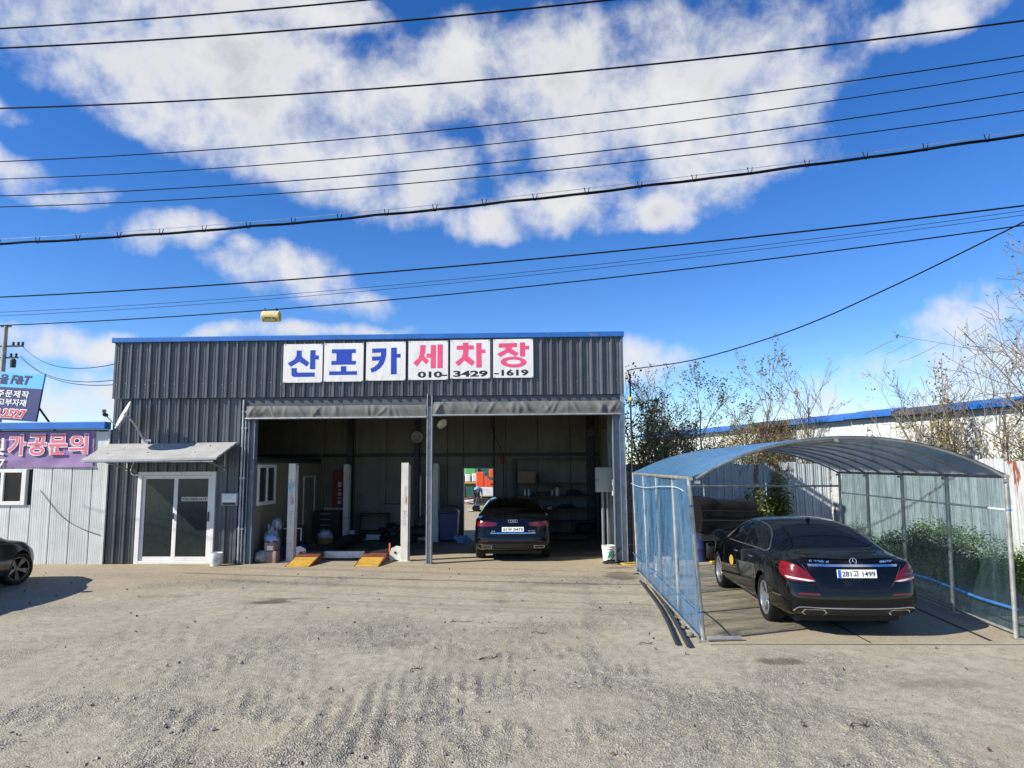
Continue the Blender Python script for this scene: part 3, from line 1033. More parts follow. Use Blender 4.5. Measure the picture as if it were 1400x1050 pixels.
SLAB = ['white square sign board with the blue letter 산, leftmost of the row',
        'white sign board with the blue letter 포, second from the left',
        'white sign board with the blue letter 카, third from the left',
        'white sign board with the pink letter 세 above 010, fourth from the left',
        'white sign board with the pink letter 차 above 3429, fifth from the left',
        'white square sign board with the pink letter 장 above 1619, rightmost of the row']
for (x0, zb, zt, gi), lab in zip(BOARDS, SLAB):
    w_, h_ = 0.962, zt - zb
    b = bthing('sign_board', lab, 'sign', x0, -0.118, zb, group='sign boards on the garage fascia')
    mb = MB()
    mb.box(0, w_, -0.018, 0.0, 0, h_)
    mb.build('board', 'sign_white', b, bevel=0.004)
    mb = MB()
    for fx in (0.02, w_ - 0.04):
        mb.box(fx, fx + 0.02, -0.024, -0.0185, h_ - 0.03, h_ - 0.01); mb.box(fx, fx + 0.02, -0.024, -0.0185, 0.01, 0.03)
    mb.build('bracket', 'galvanised', b)
    _, mm, px, py, polys = GLYPH[gi]
    sk = -0.014
    fn = lambda a, c, d: ((a - px) / 210 * w_, d, (1 - (c - py + (a - px) * 0.022) / 208) * h_)
    for poly in polys:
        mb = MB()
        mb.prism(poly, fn, -0.021, -0.0185)
        mb.build('letter_stroke', mm, b)
    if gi == 5:
        ring = [(1251 + 68 * math.cos(a), 155 + 29 * math.sin(a)) for a in [2 * PI * k / 32 for k in range(32)]]
        rin = [(1251 + 39 * math.cos(a), 154 + 12.5 * math.sin(a)) for a in [2 * PI * k / 32 for k in range(32)]]
        mb = MB()
        vs = [fn(*q, -0.021) for q in ring] + [fn(*q, -0.021) for q in rin] + [fn(*q, -0.0185) for q in ring] + [fn(*q, -0.0185) for q in rin]
        fs = []
        for k in range(32):
            j = (k + 1) % 32
            fs += [(k, j, 32 + j, 32 + k), (k, 64 + k, 64 + j, j), (32 + k, 32 + j, 96 + j, 96 + k)]
        mb.add(vs, fs)
        mb.build('letter_stroke', mm, b)
    if gi >= 3:
        s_, a, c, y0, y1 = {3: ('010-', 748, 903, 204, 241), 4: ('3429', 933, 1114, 199, 238), 5: ('-1619', 1150, 1328, 191, 230)}[gi]
        p0 = fn(a, y1, 0)
        text_mesh('phone_number', s_, (c - a) / 210 * w_, 33 / 208 * h_, 'sign_black', b, (p0[0], -0.0187, p0[2]), bold=0.035, thick=0.002)

# ------------------------------------------------------------------ satellite dish
dish = bthing('satellite_dish', 'white satellite dish on a bent arm above the office awning', 'satellite dish', 0.62, -0.62, 3.52)
ax = Vector((-0.85, -0.66, 0.47)).normalized()
q = ax.to_track_quat('Z', 'X').to_matrix().to_4x4()
prof = [(0.0, -0.055), (0.10, -0.051), (0.20, -0.038), (0.29, -0.018), (0.345, 0.0), (0.352, 0.004), (0.347, -0.010), (0.29, -0.030), (0.20, -0.050), (0.10, -0.064), (0.0, -0.068)]
MB().lathe(prof, 36, q).build('reflector', 'bleached_white', dish, smooth=50)
foc = ax * 0.40 + Vector((-0.02, 0.0, -0.16))
mb = MB()
low = q @ Vector((0.0, 0.0, 0.0)) + Vector((-0.05, -0.05, -0.34))
mb.tube([tuple(Vector((0.06, 0.03, -0.1))), tuple(low), tuple(foc + Vector((0, 0, 0.02)))], 0.014, 8)
mb.build('feed_arm', 'galvanised', dish, smooth=40)
mb = MB()
mb.lathe([(0.03, -0.03), (0.045, 0.0), (0.045, 0.05), (0.03, 0.09)], 12, Matrix.Translation(foc) @ (-ax).to_track_quat('Z', 'X').to_matrix().to_4x4())
mb.box(foc.x - .03, foc.x + .03, foc.y - .03, foc.y + .03, foc.z + .03, foc.z + .11)
mb.build('receiver', 'black_plastic', dish, smooth=40)
mb = MB()
mb.tube(catmull([(0.07, 0.04, -0.02), (0.14, 0.20, -0.16), (0.22, 0.40, -0.42), (0.27, 0.50, -0.60)], 5), 0.026, 10)
mb.box(0.20, 0.36, 0.50, 0.55, -0.74, -0.60)
mb.box(0.16, 0.40, 0.555, 0.575, -0.76, -0.56)
mb.tube([(0.02, 0.02, 0.05), (0.10, 0.08, -0.09)], 0.04, 8)
mb.build('mount', 'galvanised', dish, smooth=40)

# ------------------------------------------------------------------ notice box, buckets
nb = bthing('notice_box', 'small white notice box on the dark wall right of the office door', 'notice', 2.83, -0.05, 1.37)
mb = MB(); mb.box(0, 0.40, -0.07, 0.01, 0, 0.30); mb.build('case', 'box_grey', nb, bevel=0.015)
mb = MB(); mb.box(0.03, 0.37, -0.073, -0.0705, 0.08, 0.27); mb.build('paper', 'letter_white', nb)
mb = MB()
for k in range(4): mb.box(0.06 + .02 * (k % 2), 0.33 - .03 * k, -0.075, -0.0735, 0.235 - .03 * k, 0.242 - .03 * k)
mb.build('print', 'faded_blue', nb)
mb = MB(); mb.box(0.06, 0.34, -0.074, -0.0705, 0.02, 0.065); mb.build('slot', 'black_plastic', nb)


def bucket(label, x, y, h, r, print_mat):
    b = bthing('bucket', label, 'bucket', x, y, 0.0, rz=0.4, group='white plastic buckets at the bays')
    b.location.z = 0.0
    MB().lathe([(r * .80, 0), (r * .82, 0.006), (r * .97, h * .80), (r * 1.04, h * .80), (r * 1.06, h * .84), (r * .99, h * .85), (r * 1.0, h * .97), (r * 1.07, h * .975), (r * 1.07, h), (r * .95, h),
                (r * .76, 0.02), (0, 0.02)], 28).build('tub', 'white_plastic', b, smooth=35)
    mb = MB()
    P = []
    for j in range(5):
        z = h * (0.22 + 0.4 * j / 4)
        rr = r * (.82 + .15 * z / (h * .8)) + 0.002
        P.append([(rr * math.cos(a), rr * math.sin(a), z + 0.02 * math.sin(a * 3)) for a in [R(225 + 12 * i + 6 * j) for i in range(6)]])
    mb.grid(P)
    mb.build('print', print_mat, b)
    mb = MB()
    mb.tube([(r * 1.06 * math.cos(a), r * 1.1 * math.sin(a), h * .82 - 0.10 * math.sin(a) * -1 * 1) for a in [PI + PI * i / 12 for i in range(13)]], 0.004, 5)
    mb.build('handle', 'galvanised', b)
    return b


bucket('white plastic bucket at the right corner of the office door', 2.86, -0.32, 0.30, 0.145, 'faded_letter')
bucket('white bucket with green print beside the right garage post', 12.07, 0.45, 0.36, 0.165, 'teal_print')

# ------------------------------------------------------------------ four post lift
lift = bthing('car_lift', 'white four post car lift with two yellow drive-on ramps in the left bay', 'car lift', 5.75, 0.45)
for i, (px, py, fr) in enumerate(((-1.38, 0, 1), (1.41, 0, 1), (-1.23, 4.40, 0), (1.52, 4.40, 0))):
    mb = MB()
    s = 1 if px < 0 else -1
    mb.box(px - 0.10, px + 0.075, -0.09 + py, -0.07 + py, 0.0, 2.35)
    mb.box(px - 0.10, px - 0.085, -0.07 + py, 0.10 + py, 0.0, 2.35)
    mb.box(px + 0.06, px + 0.075, -0.07 + py, 0.10 + py, 0.0, 2.33)
    mb.box(px + 0.085, px + 0.10, -0.05 + py, 0.06 + py, 0.02, 2.31)
    mb.box(px - 0.10, px + 0.075, -0.09 + py, 0.10 + py, 2.35, 2.36)
    mb.box(px - 0.16, px + 0.15, -0.13 + py, 0.14 + py, 0.0, 0.012)
    po = mb.build('post', 'lift_white', lift, bevel=0.006)
    if fr:
        sx = px - 0.012
        text_mesh('post_lettering', 'Speed', 0.44, 0.085, 'faded_blue' if px < 0 else 'faded_letter', po, (sx - .035, -0.092 + py, 1.80), ry=90, rz=0, bold=0.02, thick=0.001)
        text_mesh('post_lettering', 'Mate', 0.36, 0.085, 'faded_letter', po, (sx - .035, -0.092 + py, 1.22), ry=90, rz=0, bold=0.02, thick=0.001)
        mb = MB()
        mb.prism([(sx - .01, 1.36), (sx + .055, 1.36), (sx + .055, 1.55), (sx + .02, 1.53), (sx + .02, 1.42), (sx - .01, 1.40)], lambda a, c, d: (a, d, c), -0.0925 + py, -0.0905 + py)
        mb.build('emblem', 'orange_mark', po)
        mb = MB()
        mb.prism([(sx - .035, 1.42), (sx + .015, 1.42), (sx + .015, 1.52), (sx - .035, 1.52)], lambda a, c, d: (a, d, c), -0.0925 + py, -0.0905 + py)
        mb.build('emblem', 'faded_letter', po)
        if px < 0:
            mb = MB()
            mb.prism([(px - .10, 1.86), (px + .05, 1.93), (px + .07, 1.87), (px + .07, 1.80), (px - .1, 1.7)], lambda a, c, d: (a, d, c), -0.0912 + py, -0.0903 + py)
            mb.build('emblem', 'faded_blue', po)
    fp = MB()
    c = px + s * 0.24
    fp.prism([(c - .13, 0.02), (c + .13, 0.02), (c + .15, 0.10), (c + .10, 0.30), (c - .03, .36), (c - .13, 0.34)] if s > 0 else
             [(c - .13, 0.02), (c + .13, 0.02), (c + .13, 0.34), (c + .03, .36), (c - .10, .30), (c - .15, .10)], lambda a, b_, d: (a, d + py, b_), -0.02, 0.02)
    fo = fp.build('guide_plate', 'lift_white', lift, bevel=0.004)
    mb = MB()
    mb.lathe([(0.03, 0), (0.03, 0.012)], 10, Matrix.Translation((c, py - 0.021, 0.2)) @ Matrix.Rotation(R(90), 4, 'X'))
    mb.build('hole_cap', 'black_plastic', fo)
for py in (0.16, 4.42):
    mb = MB(); mb.box(-1.12, 1.14, py, py + 0.12, 0.05, 0.21); mb.build('cross_beam', 'lift_white', lift, bevel=0.008)
for x0, x1 in ((-1.17, -0.62), (0.42, 0.98)):
    mb = MB(); mb.box(x0, x1, -0.02, 4.56, 0.212, 0.232)
    mb.box(x0, x0 + .03, -0.02, 4.56, 0.10, 0.21); mb.box(x1 - .03, x1, -.02, 4.56, .10, .21)
    mb.build('runway', 'dark_steel', lift)
    rp = MB()
    rx0, rx1 = x0 + 0.02, x1 - 0.01
    yb, yf = -0.03, -1.0
    rp.prism([(yf, 0.004), (yf, 0.012), (-0.36, 0.135), (-0.36, 0.127)], lambda a, b_, d: (d, a, b_), rx0, rx1)
    for k in range(12):
        t = 0.05 + 0.88 * k / 12
        y = yf + (-0.36 - yf) * t
        z = 0.012 + 0.123 * t
        rp.box(rx0 + .01, rx1 - .01, y, y + 0.018, z, z + 0.009)
    ro = rp.build('ramp', 'yellow_plate', lift)
    mb = MB()
    mb.prism([(-0.358, 0.135), (-0.05, 0.200), (-0.05, 0.188), (-0.358, 0.125)], lambda a, b_, d: (d, a, b_), rx0 - .01, rx1 + .005)
    for k in range(7):
        y = -0.345 + 0.043 * k
        mb.box(rx0, rx1, y, y + 0.014, 0.137 + 0.009 * k, 0.150 + 0.009 * k)
    mb.prism([(yf, 0.0), (-0.05, 0.0), (-0.05, 0.19), (-0.36, 0.13), (yf, 0.010)], lambda a, b_, d: (d, a, b_), rx1 + .006, rx1 + .022)
    mb.prism([(yf, 0.0), (-0.05, 0.0), (-0.05, 0.19), (-0.36, 0.13), (yf, 0.010)], lambda a, b_, d: (d, a, b_), rx0 - .028, rx0 - .012)
    mb.build('ramp_flank', 'rust_red', ro)
mb = MB()
mb.box(1.005, 1.04, 0.0, 0.03, 0.0, 0.42)
mb.build('stop_bar', 'orange_mark', lift)

# ------------------------------------------------------------------ things inside the garage


def blob_mesh(name, material, parent, c, size, seed, sub=3, amp=0.25, flat=0.0):
    bm = bmesh.new()
    bmesh.ops.create_icosphere(bm, subdivisions=sub, radius=1.0)
    for v_ in bm.verts:
        n = v_.co.normalized()
        k = 1 + amp * mnoise.noise(n * 2.1 + Vector((seed, 0, 0))) + amp * .5 * mnoise.noise(n * 5.0 + Vector((0, seed, 0)))
        v_.co = Vector((n.x * size[0] * k, n.y * size[1] * k, n.z * size[2] * k))
        if v_.co.z < -size[2] * 0.72: v_.co.z = -size[2] * 0.72
        v_.co += Vector(c)
    me = bpy.data.meshes.new(name)
    bm.to_mesh(me)
    bm.free()
    return link(name, me, material, parent, smooth=180)


t = bthing('rubbish_bag', 'tall crumpled translucent plastic bag leaning on the inner wall', 'bag', 3.86, 0.55)
blob_mesh('sack', 'clear_bag', t, (0, 0, 0.40), (0.17, 0.17, 0.50), 1.0, 4, .4)
blob_mesh('neck', 'clear_bag', t, (0.10, 0.02, 0.86), (0.10, 0.09, 0.16), 3.0, 3, .5)
t = bthing('blue_bag', 'crumpled blue and white bag on the pinkish cartons by the left post', 'bag', 3.95, 0.22)
blob_mesh('bag', 'blue_bag', t, (0, 0, 0.56), (0.15, 0.12, 0.10), 5.0, 3, .5)
t = bthing('carton', 'pinkish carton lying at the foot of the left post', 'carton', 3.95, 0.22)
mb = MB(); mb.box(-.17, .17, -.12, .14, 0.0, 0.27); mb.build('lower_box', 'pink_box', t, bevel=.01)
mb = MB(); mb.box(-.13, .12, -.10, .12, 0.272, 0.48); mb.build('upper_box', 'pink_box', t, bevel=.01)
mb = MB(); mb.box(-.06, .08, -.1025, -.1005, 0.30, 0.40); mb.build('paper_label', 'letter_white', t)
t = bthing('bag', 'small clear bag of rubbish lying against the left garage post', 'bag', 3.75, 0.15)
blob_mesh('sack', 'clear_bag', t, (0, 0, 0.13), (0.16, 0.13, 0.16), 9.0, 3, .5)
t = bthing('equipment_case', 'black equipment case with white edges on the blue crate', 'case', 4.28, 1.05)
mb = MB(); mb.box(-.30, .22, -.2, .2, 0.36, 0.80); mb.build('body', 'black_plastic', t, bevel=.02)
mb = MB(); mb.box(-.28, .20, -.212, -.201, 0.735, 0.76); mb.box(.17, .195, -.212, -.201, 0.45, 0.73); mb.box(-.2, .0, -.205, -.201, .50, .53); mb.build('trim', 'white_plastic', t)
t = bthing('storage_crate', 'blue plastic crate under the black equipment case', 'crate', 4.28, 1.05)
mb = MB(); mb.box(-.28, .24, -.2, .2, 0.0, 0.34)
for k in range(4): mb.box(-.29, .25, -.21, -.201, 0.04 + .08 * k, 0.06 + .08 * k)
mb.build('tub', 'blue_plastic', t, bevel=.01)
mb = MB(); mb.box(-.30, .26, -.22, .22, 0.342, 0.358); mb.build('lid', 'black_plastic', t)
t = bthing('yellow_basket', 'dim yellow basket holding a clear bag behind the front lift post', 'basket', 4.6, 2.4)
mb = MB()
mb.lathe([(0.20, 0), (0.24, 0.35), (0.25, 0.35), (0.25, 0.37), (0.23, 0.37), (0.19, 0.02), (0, 0.02)], 16)
mb.build('basket', 'dull_yellow', t, smooth=40)
blob_mesh('bag', 'clear_bag', t, (0, 0, 0.42), (0.19, 0.17, 0.16), 12.0, 3, .5)
t = bthing('tool_cabinet', 'dark tool cabinet with drawers against the back wall', 'cabinet', 4.02, 4.75)
mb = MB(); mb.box(-.42, .34, -.25, .3, 0.06, 0.95); mb.build('body', 'dark_steel', t, bevel=.01)
for k in range(5):
    mb = MB(); mb.box(-.40, .32, -.268, -.251, 0.10 + .165 * k, 0.245 + .165 * k); d = mb.build('drawer', 'black_plastic', t, bevel=.004)
    mb = MB(); mb.box(-.2, .12, -.282, -.269, 0.20 + .165 * k, 0.215 + .165 * k); mb.build('handle', 'galvanised', d)
for sx in (-.36, .28):
    for sy in (-.18, .22):
        mb = MB(); mb.lathe([(.03, -.02), (.03, .02)], 10, Matrix.Translation((sx, sy, .03)) @ Matrix.Rotation(R(90), 4, 'Y')); mb.build('castor', 'black_rubber', t)
t = bthing('red_sign', 'tall narrow dark red sign hanging on the back wall', 'sign', 4.1, 5.36, 1.02)
mb = MB(); mb.box(-.17, .15, -.03, .03, 0, 1.15); mb.build('board', 'red_paint', t, bevel=.01)
mb = MB()
for k, (a, b_) in enumerate(((.1, .2), (.26, .3), (.36, .46), (.52, .56), (.62, .78))):
    mb.box(.0, .11, -.034, -.031, a, b_)
mb.build('print', 'faded_letter', t)
t = bthing('wall_switch_box', 'pale switch box on the back wall beside the red sign', 'switch box', 4.0, 5.36, .70)
mb = MB(); mb.box(-.35, .3, -.02, .03, 0, 0.30); mb.build('case', 'cream_plastic', t, bevel=.01)
mb = MB(); mb.box(-.2, -.1, -.035, -.021, .1, .2); mb.box(.05, .15, -.035, -.021, .1, .2); mb.build('switch', 'black_plastic', t)
t = bthing('workbench', 'low dark workbench by the back wall', 'workbench', 5.3, 5.0)
mb = MB(); mb.box(-.5, .5, -.25, .25, .80, .85); mb.build('bench_top', 'dark_steel', t, bevel=.006)
mb = MB(); mb.box(-.46, .46, -.2, .24, .3, .33); mb.build('shelf', 'dark_steel', t)
for sx in (-.46, .46):
    for sy in (-.21, .21):
        mb = MB(); mb.box(sx - .025, sx + .025, sy - .025, sy + .025, 0, .80); mb.build('leg', 'dark_steel', t)
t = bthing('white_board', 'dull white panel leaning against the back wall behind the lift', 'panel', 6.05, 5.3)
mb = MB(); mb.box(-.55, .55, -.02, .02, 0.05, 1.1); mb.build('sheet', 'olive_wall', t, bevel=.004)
mb = MB(); mb.box(-.57, .57, -.022, .022, 1.102, 1.125); mb.build('edge_strip', 'dark_steel', t)
t = bthing('black_heap', 'heap of black sheeting at the back of the left bay', 'heap', 6.0, 4.85)
blob_mesh('heap', 'black_plastic', t, (0, 0, .2), (.42, .3, .32), 21.0, 4, .5)
t = bthing('compressor', 'small dark compressor beside the rear lift post', 'compressor', 6.85, 4.9)
mb = MB(); mb.lathe([(0, -.35), (.14, -.33), (.17, -.26), (.17, .26), (.14, .33), (0, .35)], 18, Matrix.Translation((0, 0, .3)) @ Matrix.Rotation(R(90), 4, 'Y')); mb.build('tank', 'dark_steel', t, smooth=40)
mb = MB(); mb.box(-.15, .15, -.1, .1, .48, .75); mb.build('motor', 'black_plastic', t, bevel=.02)
mb = MB(); mb.box(-.25, -.2, -.12, .12, 0, .16); mb.box(.2, .25, -.12, .12, 0, .16); mb.build('foot', 'dark_steel', t)
# dark blue bin with a rounded top
t = bthing('wheelie_bin', 'dark blue bin with a rounded lid beside the back doorway', 'bin', 7.68, 4.9)
mb = MB()
P = []
for z, hw in ((0.02, .24), (.3, .26), (.6, .275), (.85, .285)):
    P.append((z, hw))
mb.prism([(-.25, 0.05), (.25, 0.05), (.29, .86), (-.29, .86)], lambda a, b_, d: (a, d, b_), -.28, .28)
mb.build('tub', 'blue_plastic', t, bevel=.02)
mb = MB()
mb.prism([(-.30, .865)] + [(.30 * -math.cos(PI * k / 10), .875 + .20 * math.sin(PI * k / 10)) for k in range(11)] + [(.30, .865)], lambda a, b_, d: (a, d, b_), -.30, .30)
mb.build('lid', 'black_plastic', t)
for sx in (-.26, .26):
    mb = MB(); mb.lathe([(.09, -.02), (.09, .02)], 14, Matrix.Translation((sx, .24, .09)) @ Matrix.Rotation(R(90), 4, 'Y')); mb.build('wheel', 'black_rubber', t)
t = bthing('rag', 'crumpled pale blue rag on the floor by the back doorway', 'rag', 8.12, 4.55)
blob_mesh('cloth', 'blue_bag', t, (0, 0, .08), (.20, .14, .12), 31.0, 4, .9)

# lamps
for lab, x, y, z, d, mt_ in (('round work lamp with a sunlit lens behind the middle post', 8.02, 0.55, 3.32, (0.55, -0.65, -0.55), 'lamp_lens'),
                             ('round work lamp in shade on the inner column', 7.27, 1.35, 3.03, (0.0, -0.95, -0.3), 'lamp_lens_shaded')):
    t = bthing('work_lamp', lab, 'lamp', x, y, z, group='round lamps in the bays')
    q = Vector(d).to_track_quat('Z', 'X').to_matrix().to_4x4()
    MB().lathe([(0.0, -.16), (.05, -.15), (.06, -.10), (.13, -.04), (.145, 0.0), (.15, .012), (.135, .012)], 26, q).build('shade', 'lamp_metal', t, smooth=40)
    MB().lathe([(.134, .010), (.10, .028), (.05, .036), (0, .038)], 26, q).build('lens', mt_, t, smooth=60)
    mb = MB(); mb.tube([tuple(q @ Vector((0, 0, -.15))), tuple(q @ Vector((0, 0, -.15)) + Vector((-.1, .12, .1))), tuple(q @ Vector((0, 0, -.15)) + Vector((-.1, .12, 5.03 - z)))], .015, 6); mb.build('bracket', 'dark_steel', t)
t = bthing('cone_lamp', 'dark conical lamp on an arm high at the right end of the bay', 'lamp', 11.78, 1.35, 3.12)
MB().lathe([(.025, .12), (.04, .10), (.17, -.08), (.175, -.085), (.16, -.085), (.03, .08), (0, .08)], 24, Matrix.Rotation(R(-18), 4, 'Y')).build('shade', 'lamp_metal', t, smooth=40)
mb = MB(); mb.tube([(.03, 0, .1), (.10, 0, .16), (.42, 0, .10)], .016, 6); mb.build('arm', 'dark_steel', t)
t = bthing('lift_column_pipe', 'grey pipe standing at the inner column of the lift', 'pipe', 6.78, 4.9)
mb = MB(); mb.tube([(0, 0, 0), (0, 0, 2.0)], .035, 8); mb.build('pipe', 'galvanised', t, smooth=40)

# hose drop with the red fitting
t = bthing('hose_drop', 'hanging hose with a red fitting in front of the back wall', 'hose', 9.32, 4.6)
mb = MB(); mb.tube([(-.26, .3, 4.1), (-.26, .3, 0.9)], .018, 6); mb.box(-.32, -.2, .25, .35, 4.1, 4.16); mb.build('pipe', 'dark_steel', t)
mb = MB(); mb.tube(catmull([(-.30, .25, 4.1), (-.34, .2, 3.6), (-.2, .1, 3.1), (.0, 0, 2.72), (.02, 0, 2.5), (.03, 0, 1.9), (.03, 0, .9)], 5), .012, 6); mb.build('hose', 'black_rubber', t, smooth=60)
mb = MB(); mb.lathe([(.02, 0), (.06, .05), (.05, .28), (.02, .33)], 10, Matrix.Translation((0.01, 0, 2.32))); mb.build('fitting', 'red_paint', t, smooth=40)

# shelf rack
rack = bthing('shelf_rack', 'dark steel shelf rack along the back wall of the right bay', 'shelf', 9.62, 4.75)
RW = 2.62
for sx in (0.05, RW - 0.05):
    mb = MB(); mb.box(sx - .035, sx + .035, 0, .06, 0, 2.45); mb.build('upright', 'dark_steel', rack)
    mb = MB(); mb.box(sx - .035, sx + .035, .52, .58, 0, 2.45); mb.build('upright', 'dark_steel', rack)
SH = (0.22, 0.60, 0.98, 1.36, 1.74)
for z in SH:
    mb = MB(); mb.box(.09, RW - .09, .0, .58, z - .03, z); mb.build('shelf_board', 'dark_steel', rack)
mb = MB(); mb.box(.0, RW, .0, .06, 2.455, 2.50); mb.build('top_rail', 'dark_steel', rack)
t = bthing('cardboard_box', 'brown cardboard box with an open flap on the top shelf', 'box', 10.05, 4.95, 1.742)
mb = MB(); mb.box(-.27, .27, -.16, .18, 0, .36); mb.build('box', 'cardboard', t, bevel=.005)
mb = MB(); mb.prism([(.272, .35), (.44, .24), (.445, .25), (.274, .362)], lambda a, b_, d: (a, d, b_), -.15, .17); mb.build('flap', 'cardboard', t)
nb_ = 0
for i in range(8):
    x = 10.0 + i * 0.118
    t = bthing('spray_bottle', ('pale bottle nearest the left end of the shelf row', 'pale bottle second from the left in the shelf row', 'first of the small black bottles in the shelf row', 'second of the small black bottles in the shelf row', 'third of the small black bottles in the shelf row', 'fourth of the small black bottles in the shelf row', 'fifth of the small black bottles in the shelf row', 'tall grey spray bottle beside the pump sprayer')[i], 'bottle', x, 4.85, 1.362, group='bottles in a row on the shelf')
    h = (.20, .21, .15, .15, .15, .15, .15, .24)[i]
    MB().lathe([(.035, 0), (.037, .01), (.037, h * .6), (.028, h * .75), (.014, h * .82)], 12).build('bottle', ('cream_plastic', 'cream_plastic', 'black_plastic', 'black_plastic', 'black_plastic', 'black_plastic', 'black_plastic', 'box_grey')[i], t, smooth=40)
    mb = MB(); mb.lathe([(.014, h * .82), (.017, h * .83), (.017, h), (0, h)], 10); mb.build('cap', 'white_plastic' if i in (0, 1) else 'black_plastic', t)
t = bthing('pump_sprayer', 'pale pump sprayer with a dark nozzle at the end of the bottle row', 'sprayer', 10.98, 4.85, 1.362)
MB().lathe([(.06, 0), (.065, .02), (.065, .18), (.03, .25)], 14).build('tank', 'cream_plastic', t, smooth=40)
mb = MB(); mb.lathe([(.03, .25), (.03, .30), (0, .30)], 10); mb.tube([(0, 0, .29), (.10, 0, .29), (.16, 0, .24)], .012, 6); mb.build('nozzle', 'black_plastic', t)
for lab, x, z, sz, sd_ in (('black crumpled cloth on the second shelf from the top', 11.5, 1.362, (.22, .14, .10), 41), ('black cap lying on the middle shelf', 11.25, .982, (.26, .14, .07), 42), ('dark heap of cloths at the right end of the bottom shelf', 11.85, .222, (.3, .2, .2), 43)):
    t = bthing('cloth', lab, 'cloth', x, 4.95, z)
    blob_mesh('cloth', 'cloth_dark', t, (0, 0, sz[2] * .7), sz, sd_, 3, .5)

# electric box on the right column
t = bthing('electric_box', 'light grey electric cabinet on the right inner wall', 'electric box', 11.84, 1.1, 1.60)
mb = MB(); mb.box(0, .43, 0, .2, 0, .62); mb.build('case', 'box_grey', t, bevel=.006)
mb = MB(); mb.box(.012, .418, -.014, -.001, .012, .608); d = mb.build('door', 'box_grey', t, bevel=.004)
mb = MB(); mb.lathe([(.018, 0), (.018, .02), (0, .022)], 10, Matrix.Translation((.04, -.015, .31)) @ Matrix.Rotation(R(90), 4, 'X')); mb.build('lock', 'black_plastic', d)
t = bthing('meter_box', 'small cream meter box beside the grey electric cabinet', 'meter box', 12.29, 0.95, 1.52)
mb = MB(); mb.box(-.0, .0 + .012, -.3, .1, .0, .4); mb.box(-.06, -.001, -.3, .1, 0, .4); mb.build('case', 'cream_plastic', t, bevel=.006)
mb = MB(); mb.box(-.07, -.061, -.2, -.05, .12, .26); mb.build('dial', 'black_plastic', t)
t = bthing('pipe_stand', 'pair of grey conduits running from the cabinet to the floor', 'pipe', 12.0, 1.22)
mb = MB(); mb.tube([(0.02, 0, 0), (0.02, 0, 1.6)], .04, 10); mb.tube([(0.14, 0, 0), (0.14, 0, 1.6)], .03, 10); mb.build('conduit', 'post_paint', t, smooth=40)

# hoses by the right post
t = bthing('hose_coil', 'tangle of black and yellow hose on the ground at the right post', 'hose', 12.25, 0.05)
rnd = random.Random(4)
pts = []
for k in range(26):
    a = k * 0.9
    pts.append((.25 * math.cos(a) * (0.6 + .5 * rnd.random()) - .12, .16 * math.sin(a) * (0.7 + .4 * rnd.random()) - .16, .02 + .0022 * k))
mb = MB(); mb.tube(catmull(pts, 5), .012, 6); mb.build('black_hose', 'black_rubber', t, smooth=60)
mb = MB(); mb.tube(catmull([(-.1, -.2, .02), (.1, -.3, .03), (.35, -.22, .04), (.5, -.35, .02), (.3, -.42, .015), (.05, -.38, .02), (.4, -.30, .05)], 6), .016, 6); mb.build('yellow_hose', 'yellow_hose', t, smooth=60)
mb = MB(); mb.tube(catmull([(-.22, -.15, .02), (-.14, -.12, .14), (0, -.10, .30), (.1, -.08, .42), (.2, -.06, .46)], 6), .012, 6); mb.build('black_hose', 'black_rubber', t, smooth=60)

# ------------------------------------------------------------------ neighbour on the left
lb = bthing('workshop_building', 'white panelled workshop with a blue roof edge at the left', 'building', -12, 0.0)
LBW = 11.96
edges = list(np.arange(LBW - 0.36, 0, -0.495))[::-1]
edges = [0.0] + [e for e in edges if e > 0.2] + [LBW]
for a, b_ in zip(edges[:-1], edges[1:]):
    lo, hi = a + 0.013, b_ - 0.013
    bay = hi > 8.5 and hi < 10.2
    for z0, z1 in (((0.0, 1.40), (2.26, 3.16)) if bay else ((0.0, 3.16),)):
        mb = MB()
        mb.box(lo, hi, -0.03, 0.03, z0, z1)
        for k in range(8):
            x = lo + (hi - lo) * (k + .5) / 8
            mb.box(x - .012, x + .012, -.0325, -.0302, z0, z1)
        mb.build('wall_panel', 'white_panel', lb)
mb = MB(); mb.box(0, LBW, 0.035, 0.12, 0, 3.16); mb.build('wall_backing', 'dark_steel', lb)
mb = MB(); mb.box(LBW - .06, LBW, 0.125, 5.5, 0, 3.16); mb.build('side_wall', 'white_panel', lb)
mb = MB(); mb.box(0, LBW, 0.02, 5.5, 3.165, 3.21); mb.build('roof', 'dark_sheet', lb)
mb = MB(); mb.box(-.05, LBW - .02, -0.20, 0.06, 3.215, 3.395); mb.build('roof_trim', 'blue_trim', lb, bevel=.012)
mb = MB(); mb.box(LBW + .002, LBW + .03, -0.06, 0.0, 0, 3.2); mb.build('corner_trim', 'white_panel', lb)
wf = MB()
for x0, x1, z0, z1 in ((8.5, 8.6, 1.40, 2.26), (9.88, 9.99, 1.40, 2.26), (8.6, 9.88, 2.18, 2.26), (8.6, 9.88, 1.40, 1.49), (9.36, 9.44, 1.49, 2.18)):
    wf.box(x0, x1, -.075, .03, z0, z1)
wo = wf.build('window', 'white_plastic', lb, bevel=.006)
mb = MB(); mb.box(8.595, 9.365, -.02, -.012, 1.485, 2.185); mb.box(9.435, 9.885, -.03, -.022, 1.485, 2.185); mb.build('glass_pane', 'dark_glass', wo)
mb = MB(); mb.tube(catmull([(10.35, -.05, 1.75), (10.9, -.05, 1.15), (11.4, -.05, .85), (11.9, -.05, .68)], 6), .006, 5)
